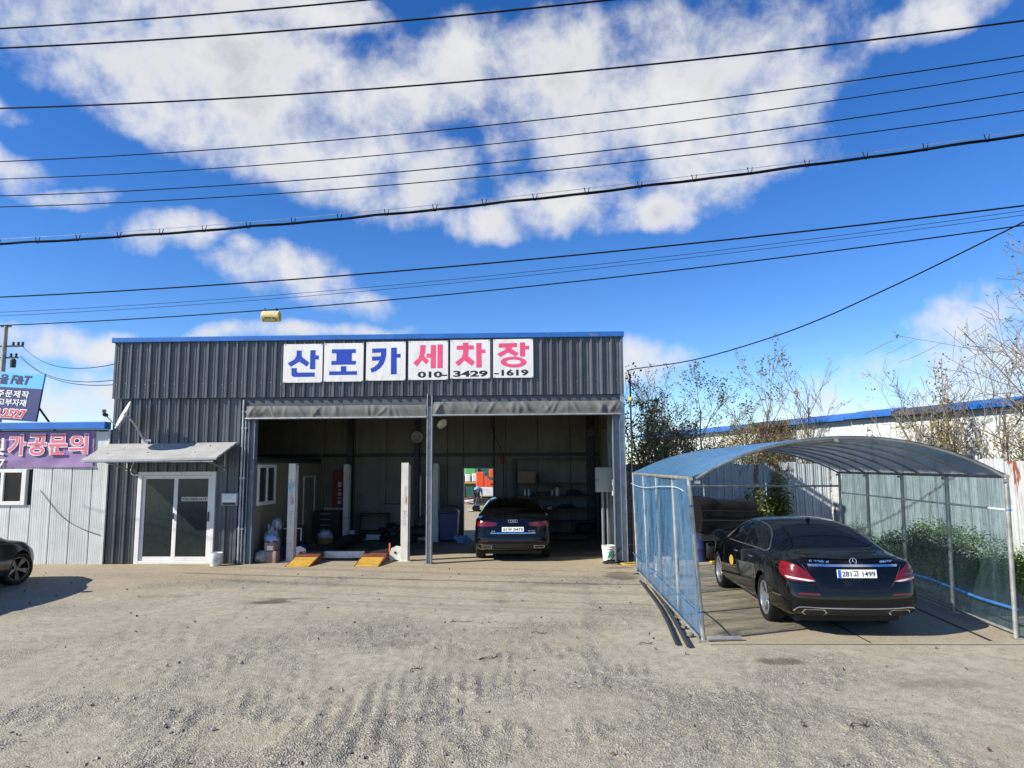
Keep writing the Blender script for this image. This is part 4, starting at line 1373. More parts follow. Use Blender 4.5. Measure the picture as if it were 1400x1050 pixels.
tag(mb.build('wall_cable', 'cable_black', None), 'thin black cable sagging across the white panelled wall', 'cable')
wc = bpy.data.objects['wall_cable']; wc.location = B(-12, 0); wc.rotation_euler = (0, 0, R(BANG))

# banner under the eave
bn = bthing('banner', 'purple cloth banner with pink lettering below the blue eave', 'banner', -3.6, -0.05, 2.28)
P = []
for j in range(13):
    t_ = j / 12
    P.append([(3.22 * i / 60, -.012 - .010 * math.sin(7 * t_ + i * .12) * t_ - .012 * mnoise.noise((i * .15, j * .7, 1)), .88 - .86 * t_ + .02 * (i / 60) * (1 - t_)) for i in range(61)])
mb = MB(); mb.grid(P); mb.grid([[(q_[0], q_[1] + .004, q_[2]) for q_ in r_] for r_ in P]); mb.build('cloth', 'banner_purple', bn, smooth=180)
y0 = -.045
for (ch, x, wd) in (('가', 1.10, .43), ('공', 1.60, .45), ('문', 2.11, .45), ('의', 2.62, .46)):
    text_mesh('lettering_edge', ch, wd + .04, .54, 'letter_white', bn, (x - .02, y0 + .002, .30), bold=.06, thick=.002)
    text_mesh('lettering', ch, wd, .50, 'banner_pink', bn, (x, y0, .32), bold=.022, thick=.003)
text_mesh('lettering', '및', .36, .42, 'letter_white', bn, (.66, y0, .32), bold=.03, thick=.003)
text_mesh('lettering', '27', .26, .20, 'letter_white', bn, (.79, y0, .03), bold=.04, thick=.003, shear=.15)
mb = MB()
mb.tube([(3.22, -.03, .86), (3.30, .015, .90)], .006, 5); mb.tube([(3.21, -.03, .03), (3.30, .015, .02)], .006, 5)
mb.build('tie_cord', 'letter_white', bn)

# sign leaning on the neighbour's roof
rs = bthing('roof_sign', 'blue and navy sign with white and red writing on the workshop roof', 'sign', -2.16, 0.3, 3.40)
rs.rotation_euler = (R(-4), R(4.0), R(BANG))
mb = MB(); mb.box(-2.4, .03, -.03, .03, 0.04, .86); mb.build('lower_board', 'banner_blue', rs)
mb = MB(); mb.box(-2.4, .03, -.03, .03, .862, 1.25); mb.build('upper_board', 'banner_sky', rs)
text_mesh('lettering', 'F&T', .54, .23, 'letter_navy', rs, (-.82, -.034, .95), bold=.035, thick=.003, shear=.2)
text_mesh('lettering', '울', .22, .25, 'letter_navy', rs, (-1.10, -.034, .94), bold=.03, thick=.003)
text_mesh('lettering', '주문제작', .82, .18, 'letter_white', rs, (-1.09, -.034, .61), bold=.02, thick=.003, spacing=1.15)
text_mesh('lettering', '광고부자재', .92, .18, 'letter_white', rs, (-1.22, -.034, .395), bold=.02, thick=.003)
text_mesh('lettering_edge', '78.2527', .98, .255, 'letter_white', rs, (-1.21, -.0335, .075), bold=.085, thick=.002)
text_mesh('lettering', '78.2527', .93, .215, 'banner_red', rs, (-1.185, -.036, .095), bold=.03, thick=.003)
for sx in (0, -1.6):
    mb = MB(); mb.tube([(sx, .03, .4), (sx + .2, .55, -.15)], .025, 6); mb.build('strut', 'dark_steel', rs)
mb = MB(); mb.box(-2.3, 0, .031, .06, .3, .36); mb.box(-2.3, 0, .031, .06, 1.0, 1.06); mb.build('frame', 'dark_steel', rs)

# small antenna mast between the buildings
t = bthing('antenna_mast', 'thin mast with wire fittings rising between the two buildings', 'mast', -0.12, 0.5, 3.2)
mb = MB(); mb.tube([(0, 0, 0), (0, 0, 1.95)], .012, 6); mb.tube([(.05, 0, 0), (.04, 0, 1.8)], .006, 5); mb.build('pole', 'dark_steel', t)
mb = MB(); mb.box(-.1, .02, -.04, .04, 1.92, 2.02); mb.box(-.02, .06, -.03, .03, 1.82, 1.88); mb.build('fitting', 'black_plastic', t)

# ------------------------------------------------------------------ utility pole, far left
up = empty('utility_pole', (-35.15, 48, 0), 0, 'concrete utility pole with cross arms beyond the blue roof sign', 'utility pole')
MB().lathe([(.22, 0), (.17, 8), (.13, 12.2), (0, 12.25)], 16).build('pole', 'concrete_pole', up, smooth=40)
for z, x0, x1 in ((10.7, -1.1, 1.3), (9.9, -1.0, 1.0), (12.1, -.35, .35)):
    mb = MB(); mb.box(x0, x1, -.06, .06, z, z + .1); mb.build('cross_arm', 'dark_steel', up)
for x, z in ((.6, 10.8), (.95, 10.8), (1.25, 10.8), (.5, 10.0), (.85, 10.0), (-.6, 10.8), (-.6, 10.0)):
    mb = MB(); mb.lathe([(.05, 0), (.10, .06), (.06, .12), (.10, .18), (.04, .26)], 10, Matrix.Translation((x, 0, z))); mb.build('insulator', 'black_plastic', up)
mb = MB(); mb.lathe([(.16, 0), (.18, .05), (.18, .5), (.1, .6)], 12, Matrix.Translation((.75, -.1, 9.25))); mb.build('transformer', 'dark_steel', up)

# ------------------------------------------------------------------ overhead wires
WIRES = [
    (6.3, -0.12, 0.0051, 0.0250, 6.881, .010, 'black cable in the top left corner, the highest of all'),
    (6.6, -0.12, 0.0052, 0.0190, 6.824, .011, 'black cable leaving the top edge above the middle, second from the top'),
    (7.2, -0.14, 0.0048, 0.0053, 6.454, .011, 'lone black cable between the two topmost cables and the four thin wires'),
    (8.2, -0.15, 0.0046, 0.0287, 6.446, .008, 'uppermost of the four evenly spaced thin wires'),
    (8.4, -0.15, 0.0053, 0.0356, 6.297, .007, 'second of the four evenly spaced thin wires'),
    (8.6, -0.15, 0.0052, 0.0353, 6.138, .008, 'third of the four evenly spaced thin wires'),
    (8.8, -0.15, 0.0046, 0.0304, 6.049, .008, 'lowest of the four evenly spaced thin wires'),
    (10.6, -0.2, 0.0024, 0.0285, 5.417, .014, 'thick black cable above the pair of thin wires'),
    (10.9, -0.2, 0.0029, 0.0429, 5.303, .0045, 'upper wire of the thin pair under the thick cable'),
    (11.0, -0.2, 0.0028, 0.0431, 5.271, .0045, 'lower wire of the thin pair under the thick cable'),
    (11.5, -0.22, 0.0029, 0.0410, 5.220, .012, 'lowest thick black cable, carrying the cream marker')]


def wire_pts(Y0, k, a, b_, c, x0=-16, x1=14, n=60):
    return [(x, Y0 + k * x, a * x * x + b_ * x + c) for x in [x0 + (x1 - x0) * i / n for i in range(n + 1)]]


for Y0, k, a, b_, c, r_, lab in WIRES:
    mb = MB(); mb.tube(wire_pts(Y0, k, a, b_, c), r_ * .85, 6)
    tag(mb.build('power_line', 'cable_black', None, smooth=60), lab, 'cable', 'overhead lines across the sky')
bun = empty('cable_bundle', (0, 9.6, 5.99), 0, 'thick twisted cable bundle hung from a thin messenger wire by clips', 'cable')
mb = MB()
P0 = wire_pts(9.6, -.17, .0033, .0407, 5.993, n=400)
for ph in (0, 2.1, 4.2):
    mb.tube([(x, y - 9.6 + .012 * math.cos(x * 2.2 + ph), z - 5.99 + .012 * math.sin(x * 2.2 + ph) - .01 * abs(math.sin(x * 1.6))) for x, y, z in P0], .010, 5)
mb.build('cable', 'cable_black', bun, smooth=60)
mb = MB(); mb.tube([(x, y - 9.6, z - 5.99) for x, y, z in wire_pts(9.6, -.17, .0032, .0388, 6.058)], .004, 5); mb.build('messenger_wire', 'galvanised', bun)
for i in range(24):
    x = -8.3 + i * .72
    y = 9.6 - .17 * x - 9.6
    z = .0033 * x * x + .0407 * x + 5.993 - 5.99
    mb = MB(); mb.tube([(x - .035, y, z + .075), (x - .012, y, z - .03), (x + .012, y, z - .03), (x + .035, y, z + .075)], .006, 5); mb.build('hanger_clip', 'cable_black', bun)
# marker tube on the lowest cable
mk = empty('cable_marker', (-4.34, 12.45, 4.97), 0, 'cream printed tube hanging from the lowest thick cable by two hooks', 'cable marker')
rotx = Matrix.Rotation(R(90), 4, 'Y')
MB().lathe([(.085, -.16), (.098, -.15), (.098, .15), (.085, .16), (.07, .15), (.07, -.15)], 20, rotx, close=True).build('tube', 'marker_cream', mk, smooth=40)
mb = MB()
for x0, x1, a0_, a1_ in ((-.08, .08, 255, 258), (-.09, -.05, 200, 215), (-.04, .03, 200, 210), (.05, .11, 202, 214), (-.12, -.1, 225, 240), (.09, .12, 225, 240)):
    mb.grid([[(x, -.0995 * math.sin(R(a - 90)) * 1 if False else .0995 * math.cos(R(a)), .0995 * math.sin(R(a))) for a in (a0_, (a0_ + a1_) / 2, a1_)] for x in (x0, x1)])
mb.build('print', 'sign_black', mk)
for x in (-.115, .095):
    zt_ = .0029 * (x - 4.34) ** 2 + .041 * (x - 4.34) + 5.22 - 4.97
    mb = MB(); mb.tube([(x, 0, .095), (x - .01, 0, .16), (x + .008, 0, zt_), (x + .02, 0, zt_ - .02)], .008, 6); mb.build('hook', 'black_plastic', mk)
# the marker hangs below its own cable
# drop cable to the corner of the garage
mb = MB()
mb.tube(catmull([(2.80, 16.70, 4.40), (2.81, 16.70, 4.48), (2.90, 16.66, 4.55), (4.05, 15.51, 4.59), (5.24, 14.33, 4.83), (6.09, 13.49, 5.1), (6.85, 12.74, 5.43), (7.39, 12.2, 5.68), (8.44, 11.16, 6.2), (10.2, 9.4, 7.1), (12, 7.6, 8.1)], 6), .013, 6)
tag(mb.build('drop_cable', 'cable_black', None, smooth=60), 'black service cable sagging from the right edge down to the garage corner', 'cable')
sm = empty('service_mast', (2.83, 16.72, 0), 0, 'thin dark service mast with a yellow cap at the right garage corner', 'mast')
mb = MB(); mb.tube([(0, 0, 0), (0, 0, 4.45)], .022, 8); mb.box(-.25, .02, -.01, .01, 3.36, 3.39); mb.box(-.25, .02, -.01, .01, 1.5, 1.53); mb.build('pole', 'dark_steel', sm)
mb = MB(); mb.lathe([(.0, -.06), (.05, -.04), (.06, 0), (.05, .04), (0, .06)], 14, Matrix.Translation((0, -.03, 3.83))); mb.build('cap', 'yellow_cap', sm, smooth=60)
mb = MB()
for dx, dz in ((.06, .0), (.10, -.04), (.14, .03)):
    mb.tube(catmull([(0, 0, 4.28 + dz), (dx, 0, 4.12 + dz), (dx + .05, 0, 4.20 + dz), (dx + .04, 0, 4.3 + dz)], 4), .008, 5)
mb.build('wire_loop', 'cable_black', sm)
# far service wires behind the left building
for i, (z0, z1, lab) in enumerate(((10.85, 5.3, 'far wire falling from the utility pole to the garage, the upper one'), (10.1, 4.9, 'far wire falling from the utility pole to the garage, the middle one'), (10.0, 4.8, 'far wire falling from the utility pole to the garage, the lowest one'))):
    p0, p1 = Vector((-34, 48, z0)), Vector(B(0.0, 1.5 + i * .4, z1))
    pts = [p0.lerp(p1, k / 24) + Vector((0, 0, -.9 * 4 * (k / 24) * (1 - k / 24))) for k in range(25)]
    mb = MB(); mb.tube(pts, .014, 5); tag(mb.build('service_wire', 'cable_black', None, smooth=60), lab, 'cable', 'wires from the far pole')


# ------------------------------------------------------------------ cars
def tab(pairs):
    xs, ys = [p[0] for p in pairs], [p[1] for p in pairs]
    return lambda v: float(np.interp(v, xs, ys))


def car_body(P):
    """closed smooth shell of a saloon; y runs forward from the rear bumper"""
    L, W = P['length'], P['width'] / 2
    zd, zb, rw, dr, wt_ = tab(P['roof']), tab(P['belt']), tab(P['rail']), tab(P['drop']), tab(P['plan'])
    st = P['stations']
    rows = []
    for y in st:
        w_ = wt_(y) * W * 1.012
        b, d = zb(y), zd(y)
        zbot = float(np.interp(y, [0, .25, 1.0, 4.0, L - .25, L], [.30, .22, .19, .19, .21, .27]))
        r_ = min(rw(y), w_ * .93)
        z8 = d - dr(y)
        p6 = (w_ * .945, b)
        k = 0.42
        p7 = (p6[0] * (1 - k) + r_ * k + .018, p6[1] * (1 - k) + z8 * k)
        half = [(0, zbot), (w_ * .62, zbot), (w_ * .93, zbot + .03), (w_ * .985, zbot + .13), (w_, .52), (w_ * .992, .74), (w_ * .975, b - .055), p6, p7, (r_, z8), (r_ * .55, d - dr(y) * .22), (0, d)]
        kr = float(np.interp(y, [0, .22, .7], [1, 1, 0]))
        kf = float(np.interp(y, [L - .75, L - .2, L], [0, 1, 1]))
        ring = []
        for (x, z) in half:
            sr = (.36 - z) * .55 if z < .36 else (0 if z < .60 else (z - .60) * P.get('rake', .26))
            sf = (.36 - z) * .35 if z < .36 else (0 if z < .55 else (z - .55) * .75)
            yy = y + kr * sr - kf * sf
            # rounded in plan at both ends
            ring.append((x, yy, z))
        rows.append(ring)
    n = len(rows[0])
    bm = bmesh.new()
    R_ = [[bm.verts.new(p) for p in r] for r in rows]
    L_ = [[R_[i][j] if rows[i][j][0] == 0 else bm.verts.new((-rows[i][j][0], rows[i][j][1], rows[i][j][2])) for j in range(n)] for i in range(len(rows))]
    for i in range(len(rows) - 1):
        for j in range(n - 1):
            bm.faces.new((R_[i][j], R_[i + 1][j], R_[i + 1][j + 1], R_[i][j + 1]))
            bm.faces.new((L_[i][j + 1], L_[i + 1][j + 1], L_[i + 1][j], L_[i][j]))
    for i, sg in ((0, -1), (len(rows) - 1, 1)):
        bulge = P.get('bulge', .05)
        mid, midl, cen = [], [], []
        for j in range(n):
            x, y, z = rows[i][j]
            if x == 0:
                mid.append(R_[i][j]); midl.append(R_[i][j]); cen.append(R_[i][j]); continue
            mid.append(bm.verts.new((x * .55, y + sg * bulge * .75, z)))
            midl.append(bm.verts.new((-x * .55, y + sg * bulge * .75, z)))
            cen.append(bm.verts.new((0, y + sg * bulge, z)))
        for A, Bq in ((R_[i], mid), (mid, cen), (cen, midl), (midl, L_[i])):
            for j in range(n - 1):
                fs = []
                for v_ in (A[j], A[j + 1], Bq[j + 1], Bq[j]):
                    if v_ not in fs: fs.append(v_)
                if len(fs) >= 3:
                    try: bm.faces.new(fs)
                    except ValueError: pass
    bmesh.ops.recalc_face_normals(bm, faces=bm.faces[:])
    me = bpy.data.meshes.new('body_cage')
    bm.to_mesh(me)
    bm.free()
    o = bpy.data.objects.new('body_cage', me)
    COL.objects.link(o)
    s = o.modifiers.new('s', 'SUBSURF'); s.levels = 3; s.render_levels = 3
    dg = bpy.context.evaluated_depsgraph_get()
    full = bpy.data.meshes.new_from_object(o.evaluated_get(dg))
    bvh = BVHTree.FromPolygons([v_.co.copy() for v_ in full.vertices], [tuple(p.vertices) for p in full.polygons])
    cuts = []
    for ya in (P['rear_axle'], P['front_axle']):
        for sx in (-1, 1):
            mb = MB()
            mb.lathe([(P['arch'], -.34), (P['arch'], .34)], 40, Matrix.Translation((sx * (W - .10), ya, P['wheel_r'] + .02)) @ Matrix.Rotation(R(90), 4, 'Y'))
            c = mb.build('cut', None)
            cuts.append(c)
            bo = o.modifiers.new('b', 'BOOLEAN'); bo.operation = 'DIFFERENCE'; bo.object = c; bo.solver = 'EXACT'
    dg = bpy.context.evaluated_depsgraph_get()
    me2 = bpy.data.meshes.new_from_object(o.evaluated_get(dg))
    for c in cuts + [o]: bpy.data.objects.remove(c)
    me2.name = 'body'
    return me2, bvh


DIRS = {'rear': lambda a, b: (Vector((a, -3, b)), Vector((0, 1, 0))), 'left': lambda a, b: (Vector((-3, a, b)), Vector((1, 0, 0))),
        'right': lambda a, b: (Vector((3, a, b)), Vector((-1, 0, 0))), 'top': lambda a, b: (Vector((a, b, 4)), Vector((0, 0, -1))),
        'front': lambda a, b: (Vector((a, 9, b)), Vector((0, -1, 0)))}


def hit(bvh, axis, a, b, off):
    o, d = DIRS[axis](a, b)
    h, nrm, _, _ = bvh.ray_cast(o, d)
    if h is None:
        h, nrm, _, _ = bvh.find_nearest(o + d * 3)
    if nrm.dot(d) > 0: nrm = -nrm
    return h + nrm * off, nrm


def inside(poly, a, b):
    c = False
    n = len(poly)
    for i in range(n):
        x1, y1 = poly[i]
        x2, y2 = poly[(i + 1) % n]
        if (y1 > b) != (y2 > b) and a < (x2 - x1) * (b - y1) / (y2 - y1) + x1: c = not c
    return c


def panel(name, bvh, axis, poly, material, parent, off=.004, res=.05, round_=0, skirt=.012, smooth=60):
    """a panel lying on the body, following its curve, with its own edge"""
    if round_:
        poly = [(v_.x, v_.y) for v_ in catmull([(a, b, 0) for a, b in poly], round_, True)]
    pts = []
    n = len(poly)
    for i in range(n):
        a, b = Vector(poly[i]), Vector(poly[(i + 1) % n])
        k = max(1, int((b - a).length / res))
        for q in range(k): pts.append(a.lerp(b, q / k))
    nb = len(pts)
    xs, ys = [p.x for p in pts], [p.y for p in pts]
    inner = []
    bp = [(p.x, p.y) for p in pts]
    a = min(xs) + res / 2
    while a < max(xs):
        b = min(ys) + res / 2
        while b < max(ys):
            if inside(bp, a, b) and min((p - Vector((a, b))).length for p in pts) > res * .45: inner.append(Vector((a, b)))
            b += res
        a += res
    v2, _, f2, _, _, _ = delaunay_2d_cdt(pts + inner, [(i, (i + 1) % nb) for i in range(nb)], [], 1, 1e-5)
    vs, ns = [], []
    for p in v2:
        h, nr = hit(bvh, axis, p.x, p.y, off)
        vs.append(h); ns.append(nr)
    faces = [tuple(f) for f in f2]
    if skirt and len(v2) >= nb:
        m = len(vs)
        vs += [vs[i] - ns[i] * skirt for i in range(nb)]
        faces += [(i, (i + 1) % nb, m + (i + 1) % nb, m + i) for i in range(nb)]
    return MB().add(vs, faces).build(name, material, parent, smooth=smooth)


def strip(name, bvh, axis, line, r, material, parent, off=.002, closed=False, round_=0, n=6, res=.04, flat=None):
    if round_: line = [(v_.x, v_.y) for v_ in catmull([(a, b, 0) for a, b in line], round_, closed)]
    pts = []
    m = len(line)
    for i in range(m if closed else m - 1):
        a, b = Vector(line[i]), Vector(line[(i + 1) % m])
        k = max(1, int((b - a).length / res))
        for q in range(k): pts.append(a.lerp(b, q / k))
    pts.append(Vector(line[0] if closed else line[-1]))
    mb = MB()
    mb.tube([hit(bvh, axis, p.x, p.y, off)[0] for p in pts], r, n)
    return mb.build(name, material, parent, smooth=50)


def make_wheel(name, r, wd, rim_r, rim_mat, parent, loc, side, spokes, steer=0.0, double=True):
    """axis along x, outer face towards side"""
    m4 = Matrix.Translation(loc) @ Matrix.Rotation(steer, 4, 'Z') @ Matrix.Rotation(R(90) * side, 4, 'Y')
    h = wd / 2
    tr = MB()
    tr.lathe([(rim_r, -h * .80), (rim_r + .02, -h * .93), (r - .045, -h), (r - .015, -h * .92), (r, -h * .72), (r, h * .72), (r - .015, h * .92), (r - .045, h), (rim_r + .02, h * .93), (rim_r, h * .80)], 48, None, True)
    for k in range(48):
        a = 2 * PI * k / 48
        for z in (-.062, 0.0, .062):
            mm = Matrix.Rotation(a + (.06 if z else 0), 4, 'Z') @ Matrix.Translation((r + .001, 0, z))
            tr.box(-.004, .003, -.014, .014, -.026, .026, mm)
    tr.v = [tuple(m4 @ Vector(p)) for p in tr.v]
    t = tr.build(name, 'black_rubber', parent, smooth=35)
    rm = MB()
    rm.lathe([(rim_r + .004, h * .84), (rim_r - .012, h * .84), (rim_r - .028, h * .60), (rim_r - .03, -h * .8), (rim_r + .002, -h * .8), (rim_r + .002, h * .8)], 40, None, True)
    for k in range(spokes):
        a0 = 2 * PI * k / spokes
        for da in ((-.13, .13) if double else (0,)):
            mm = Matrix.Rotation(a0 + da, 4, 'Z')
            w0, w1 = (.017, .024) if double else (.032, .045)
            ps = [(.05, -w0, h * .52), (.05, w0, h * .52), (rim_r - .014, w1, h * .72), (rim_r - .014, -w1, h * .72),
                  (.05, -w0, h * .32), (.05, w0, h * .32), (rim_r - .02, w1 * .8, h * .46), (rim_r - .02, -w1 * .8, h * .46)]
            rm.add([mm @ Vector(p) for p in ps], [(0, 1, 2, 3), (7, 6, 5, 4), (0, 4, 5, 1), (1, 5, 6, 2), (2, 6, 7, 3), (3, 7, 4, 0)])
    rm.lathe([(.065, h * .30), (.065, h * .52), (.05, h * .58), (.028, h * .60), (0, h * .60)], 20)
    rm.v = [tuple(m4 @ Vector(p)) for p in rm.v]
    rm.build('rim', rim_mat, t, smooth=35)
    dk = MB(); dk.lathe([(0, -.02), (.16, -.02), (.16, -.05), (0, -.05)], 24); dk.lathe([(rim_r - .032, -.05), (rim_r - .032, -.055), (0, -.055)], 24)
    dk.v = [tuple(m4 @ Vector(p)) for p in dk.v]
    dk.build('brake_disc', 'dark_steel', t)
    return t


SEDAN = dict(length=4.92, width=1.852, rear_axle=1.14, front_axle=4.08, wheel_r=.337, arch=.372, rake=.26, bulge=.055,
             roof=[(0, 1.035), (.10, 1.06), (.35, 1.085), (.60, 1.105), (.72, 1.125), (1.0, 1.235), (1.3, 1.345), (1.6, 1.42), (2.0, 1.462), (2.4, 1.472), (2.8, 1.448), (3.1, 1.375),
                   (3.4, 1.235), (3.62, 1.105), (3.75, 1.045), (4.1, .995), (4.5, .915), (4.75, .82), (4.92, .70)],
             belt=[(0, .95), (.12, .985), (.6, 1.0), (1, 1.0), (2, .985), (3, .965), (3.6, .95), (4.1, .92), (4.5, .84), (4.75, .74), (4.92, .64)],
             rail=[(0, .55), (.12, .62), (.6, .66), (.8, .67), (1.0, .685), (1.3, .665), (1.6, .65), (2.0, .645), (2.4, .645), (2.8, .65), (3.1, .665), (3.4, .69), (3.62, .71), (3.8, .72), (4.5, .66), (4.92, .5)],
             drop=[(0, .03), (.6, .03), (1.0, .05), (1.6, .062), (2.4, .058), (3.1, .058), (3.6, .045), (4.92, .04)],
             plan=[(0, .74), (.05, .865), (.14, .935), (.3, .97), (.6, .992), (1.1, 1.0), (3.8, 1.0), (4.3, .975), (4.6, .93), (4.78, .86), (4.88, .76), (4.92, .66)],
             stations=[0, .05, .14, .26, .42, .60, .74, .90, 1.10, 1.35, 1.6, 1.9, 2.2, 2.5, 2.8, 3.05, 3.25, 3.45, 3.62, 3.76, 3.95, 4.2, 4.45, 4.65, 4.8, 4.88, 4.92])

DLO = [(1.02, 1.045), (1.16, 1.165), (1.42, 1.285), (1.75, 1.355), (2.2, 1.385), (2.6, 1.372), (2.95, 1.30), (3.22, 1.18), (3.46, 1.035), (3.42, .995), (2.9, 1.005), (2.2, 1.02), (1.5, 1.035)]


def mirrored(poly):
    return [(-a, b) for a, b in poly]


def plate_on(bvh, root, cx, z, left_blue, text, w_=.52, h_=.11, y_push=0.0):
    p, nr = hit(bvh, 'rear', cx, z, .012)
    nr = Vector((0, nr.y, nr.z)).normalized()
    tilt = math.atan2(nr.z, -nr.y)
    pl = MB(); pl.box(-w_ / 2, w_ / 2, -.006, .012, -h_ / 2, h_ / 2)
    o = pl.build('number_plate', 'plate_white', root, bevel=.004)
    o.location = p + Vector((0, y_push, 0))
    o.rotation_euler = (-tilt * .6, 0, 0)
    if left_blue:
        mb = MB(); mb.box(-w_ / 2 + .004, -w_ / 2 + .048, -.0078, -.0062, -h_ / 2 + .004, h_ / 2 - .004); mb.build('plate_band', 'plate_blue', o)
        text_mesh('plate_lettering', text, w_ - .085, h_ * .66, 'sign_black', o, (-w_ / 2 + .062, -.0072, -h_ * .33), bold=.015, thick=.001)
    else:
        text_mesh('plate_lettering', text, w_ - .05, h_ * .66, 'sign_black', o, (-w_ / 2 + .025, -.0072, -h_ * .33), bold=.015, thick=.001)
    return o


def common(root, bvh, P, paint, rim_mat, spokes, double, glass='car_glass', steer=0.0, chrome=True):
    W = P['width'] / 2
    for ya, st_ in ((P['rear_axle'], 0.0), (P['front_axle'], steer)):
        for sx in (-1, 1):
            make_wheel('wheel', P['wheel_r'], .235, .243, rim_mat, root, (sx * (W - .135), ya, P['wheel_r']), sx, spokes, st_, double)
    for side, sg in (('left', -1), ('right', 1)):
        rear_w = [(1.50, 1.055), (2.20, 1.04), (2.20, 1.362), (1.80, 1.345), (1.50, 1.285)]
        quarter = [(1.10, 1.065), (1.46, 1.055), (1.46, 1.275), (1.22, 1.165)]
        front_w = [(2.27, 1.038), (3.36, 1.015), (3.14, 1.185), (2.92, 1.285), (2.62, 1.348), (2.27, 1.362)]
        panel('pillar_trim', bvh, side, [(2.195, 1.04), (2.275, 1.038), (2.275, 1.362), (2.195, 1.362)], 'seam_black', root, off=.002, res=.06)
        for pl in (quarter, rear_w, front_w):
            panel('side_window', bvh, side, pl, glass, root, off=.003, res=.06)
        if chrome:
            strip('window_trim', bvh, side, DLO, .011, 'satin_chrome', root, off=.002, closed=True, round_=3)
        # door seams, sill line and handles
        for ln in ([(2.24, 1.01), (2.25, .70), (2.22, .33)], [(1.36, 1.02), (1.40, .86), (1.52, .70), (1.55, .50), (1.60, .34)], [(3.44, 1.0), (3.46, .80), (3.44, .34)], [(1.60, .34), (3.44, .34)]):
            strip('door_seam', bvh, side, ln, .0045, 'seam_black', root, off=-.001, round_=3, n=4)
        for hy, hz in ((1.68, .885), (2.58, .865)):
            p, nr = hit(bvh, side, hy, hz, .022)
            mb = MB(); mb.tube([p + Vector((0, -.10, 0)) - nr * .018, p + Vector((0, -.08, .0)), p + Vector((0, .08, 0)), p + Vector((0, .10, 0)) - nr * .018], .014, 8)
            mb.build('door_handle', 'satin_chrome' if chrome else paint, root, smooth=60)
        # mirrors
        p, nr = hit(bvh, side, P.get('mirror_y', 3.30), .985, 0)
        mb = MB()
        mb.tube([p + Vector((-sg * .02, 0, 0)), p + Vector((sg * .10, .02, .03))], .03, 8)
        ms = mb.build('side_mirror', paint, root, smooth=50)
        bm = bmesh.new()
        bmesh.ops.create_cube(bm, size=1.0)
        bmesh.ops.subdivide_edges(bm, edges=bm.edges[:], cuts=3, use_grid_fill=True)
        c = p + Vector((sg * .17, .02, .09))
        for v_ in bm.verts:
            q = v_.co * 2
            l = max(abs(q.x), abs(q.y), abs(q.z))
            e = Vector((q.x * (1 - .25 * q.y * q.y * .5 - .2 * q.z * q.z * .5), q.y, q.z * (1 - .25 * q.x * q.x * .5)))
            e = e.normalized() * 1.15 * .5 + e * .5
            v_.co = c + Vector((e.x * .105, e.y * .06 + (.03 if e.y > 0 else 0) * (1 - abs(e.x)), e.z * .072))
        me = bpy.data.meshes.new('mirror_shell'); bm.to_mesh(me); bm.free()
        link('mirror_shell', me, paint, ms, smooth=50)
        mb = MB()
        mb.prism([(math.cos(a) * .088, math.sin(a) * .055) for a in [2 * PI * k / 20 for k in range(20)]], lambda a, b, d: (c.x + a, c.y - .066 + d, c.z + b), -.004, .0)
        mb.build('mirror_glass', 'car_glass', ms)
        # silver trim of the sill
        strip('sill_trim', bvh, side, [(1.62, .275), (3.55, .275)], .010, 'satin_chrome' if chrome else 'seam_black', root, off=.0)
    # windscreens
    panel('rear_window', bvh, 'rear', [(-.67, 1.135), (-.30, 1.125), (.30, 1.125), (.67, 1.135), (.625, 1.27), (.565, 1.375), (.28, 1.392), (-.28, 1.392), (-.565, 1.375), (-.625, 1.27)], glass, root, off=.003, res=.06)
    panel('windscreen', bvh, 'front', [(-.66, 1.09), (.66, 1.09), (.60, 1.25), (.53, 1.37), (-.53, 1.37), (-.60, 1.25)], glass, root, off=.003, res=.07)
    # third brake lamp, roof aerial
    p, nr = hit(bvh, 'top', 0, 1.72, .0)
    mb = MB(); mb.prism([(-.10, 0), (.08, 0), (-.05, .055), (-.09, .05)], lambda a, b, d: (d, p.y + a, p.z + b - .004), -.012, .012); mb.build('roof_aerial', paint, root)
    # underside
    mb = MB(); mb.box(-.70, .70, .35, 4.6, .16, .26); mb.build('underbody', 'seam_black', root)


